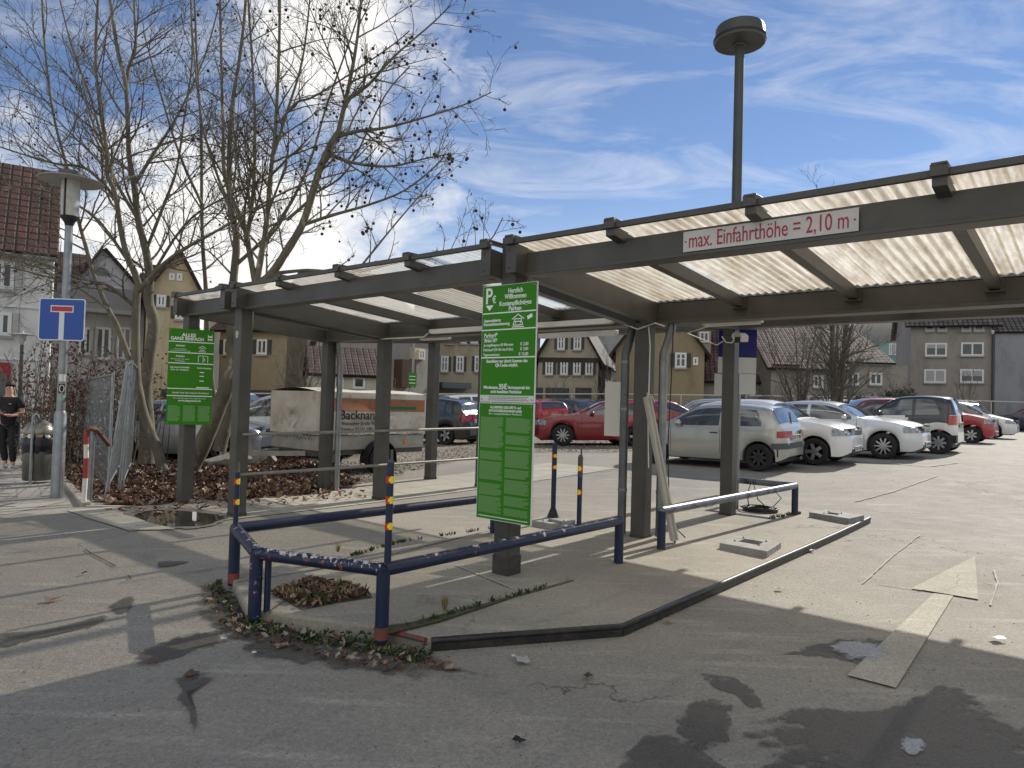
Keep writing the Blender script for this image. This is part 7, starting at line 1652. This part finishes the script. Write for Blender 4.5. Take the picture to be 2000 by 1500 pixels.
sh=skinned('t_shirt',[V3(0,0,.84),V3(0,0,1.12),V3(0,.01,1.30),V3(0,.01,1.43),V3(0,.0,1.48),V3(.18,.01,1.43),V3(.235,.02,1.24),V3(-.18,.01,1.43),V3(-.235,.02,1.24)],[(0,1),(1,2),(2,3),(3,4),(3,5),(5,6),(3,7),(7,8)],[tuple(x*k for x in r_) for r_ in [(.165,.125),(.16,.12),(.18,.125),(.13,.10),(.07,.07),(.085,.085),(.075,.075),(.085,.085),(.075,.075)]],BKC)
q=MB(); q.b2((.05*k,-.145*k,1.335*k),(.10*k,-.138*k,1.345*k)); q.build('chest_print',PAP,sh)
tr_=skinned('trousers',[V3(0,0,1.03),V3(.095,0,.88),V3(.115,-.05,.50),V3(.11,.02,.13),V3(-.095,0,.88),V3(-.105,.06,.50),V3(-.09,.15,.15)],[(0,1),(1,2),(2,3),(0,4),(4,5),(5,6)],[tuple(x*k for x in r_) for r_ in [(.155,.12),(.11,.11),(.085,.085),(.06,.06),(.11,.11),(.085,.085),(.06,.06)]],BKC)
for sx,yy in ((.12,-.05),(-.09,.10)):
    q=MB(); q.sphere(V3(sx,yy,.05),.055*k,14,sc=(.9,2.3,.85)); q.b2(V3(sx-.045,yy-.115,0),V3(sx+.045,yy+.115,.03)); q.build('trainer',PAP,T,smooth=60)
q=MB(); q.sphere(V3(0,.012,1.728),.100*k,20,sc=(.86,1.0,.95)); q.v=[v for v in q.v]; 
hq=MB(); keep=[f for f in q.f if sum(q.v[i][2] for i in f)/4  >1.742*k or (sum(q.v[i][1] for i in f)/4>.02*k and sum(q.v[i][2] for i in f)/4>1.64*k)]
hq.v=q.v; hq.f=keep; hq.mi=[0]*len(keep); hq.build('hair',HAIR,T,smooth=60)
EYEM=M('eye_dark',(.03,.02,.015),rough=.3); LIP=M('lips',(.35,.14,.11),rough=.5)
for s in (-1,1):
    q=MB(); q.sphere(V3(s*.031,-.087,1.675),.010*k,8,sc=(1.3,.6,.8)); q.build('eye',EYEM,T,smooth=60)
    q=MB(); q.box(V3(s*.032,-.094,1.695),(.03*k,.006*k,.006*k)); q.build('eyebrow',HAIR,T)
    q=MB(); q.sphere(V3(s*.078,0,1.665),.02*k,8,sc=(.4,.8,1.4)); q.build('ear',SKIN,T,smooth=60)
q=MB(); q.add([V3(0,-.092,1.685),V3(-.014,-.086,1.648),V3(.014,-.086,1.648),V3(0,-.112,1.652)],[(0,1,3),(0,3,2),(1,2,3)]); q.build('nose',SKIN,T,smooth=60)
q=MB(); q.sphere(V3(0,-.086,1.628),.022*k,8,sc=(1,.4,.28)); q.build('mouth',LIP,T,smooth=60)
# hands around the phone
for s in (-1,1):
    hp=Vector(V3(s*.045,-.255,1.12)); q=MB(); q.sphere(hp,.038*k,12,sc=(.75,1.1,.5))
    for f in range(4):
        a=hp+Vector((-s*.008,-.012-.016*f,.006))*k; ln_=[.062,.07,.066,.052][f]*k; q.tube([a,a+Vector((-s*ln_*.5,-.004,.018)),a+Vector((-s*ln_*.8,-.002,.040))],[.009*k,.008*k,.006*k],7)
    q.tube([hp+Vector((0,.015,.01)),hp+Vector((-s*.02,-.01,.045)),hp+Vector((-s*.03,-.03,.055))],[.011*k,.0095*k,.007*k],7); q.build('hand',SKIN,body,smooth=60)
ph=MB(); ph.box(V3(0,-.29,1.15),(.075*k,.15*k,.009*k),rot=Euler((R(35),0,0))); o=ph.build('phone',BLK,None,bevel=.003); o.location=c; o.rotation_euler=(0,0,yawp); tag(o,'black phone held in both hands by the walking person','phone')
T.rotation_euler=(0,0,yawp)
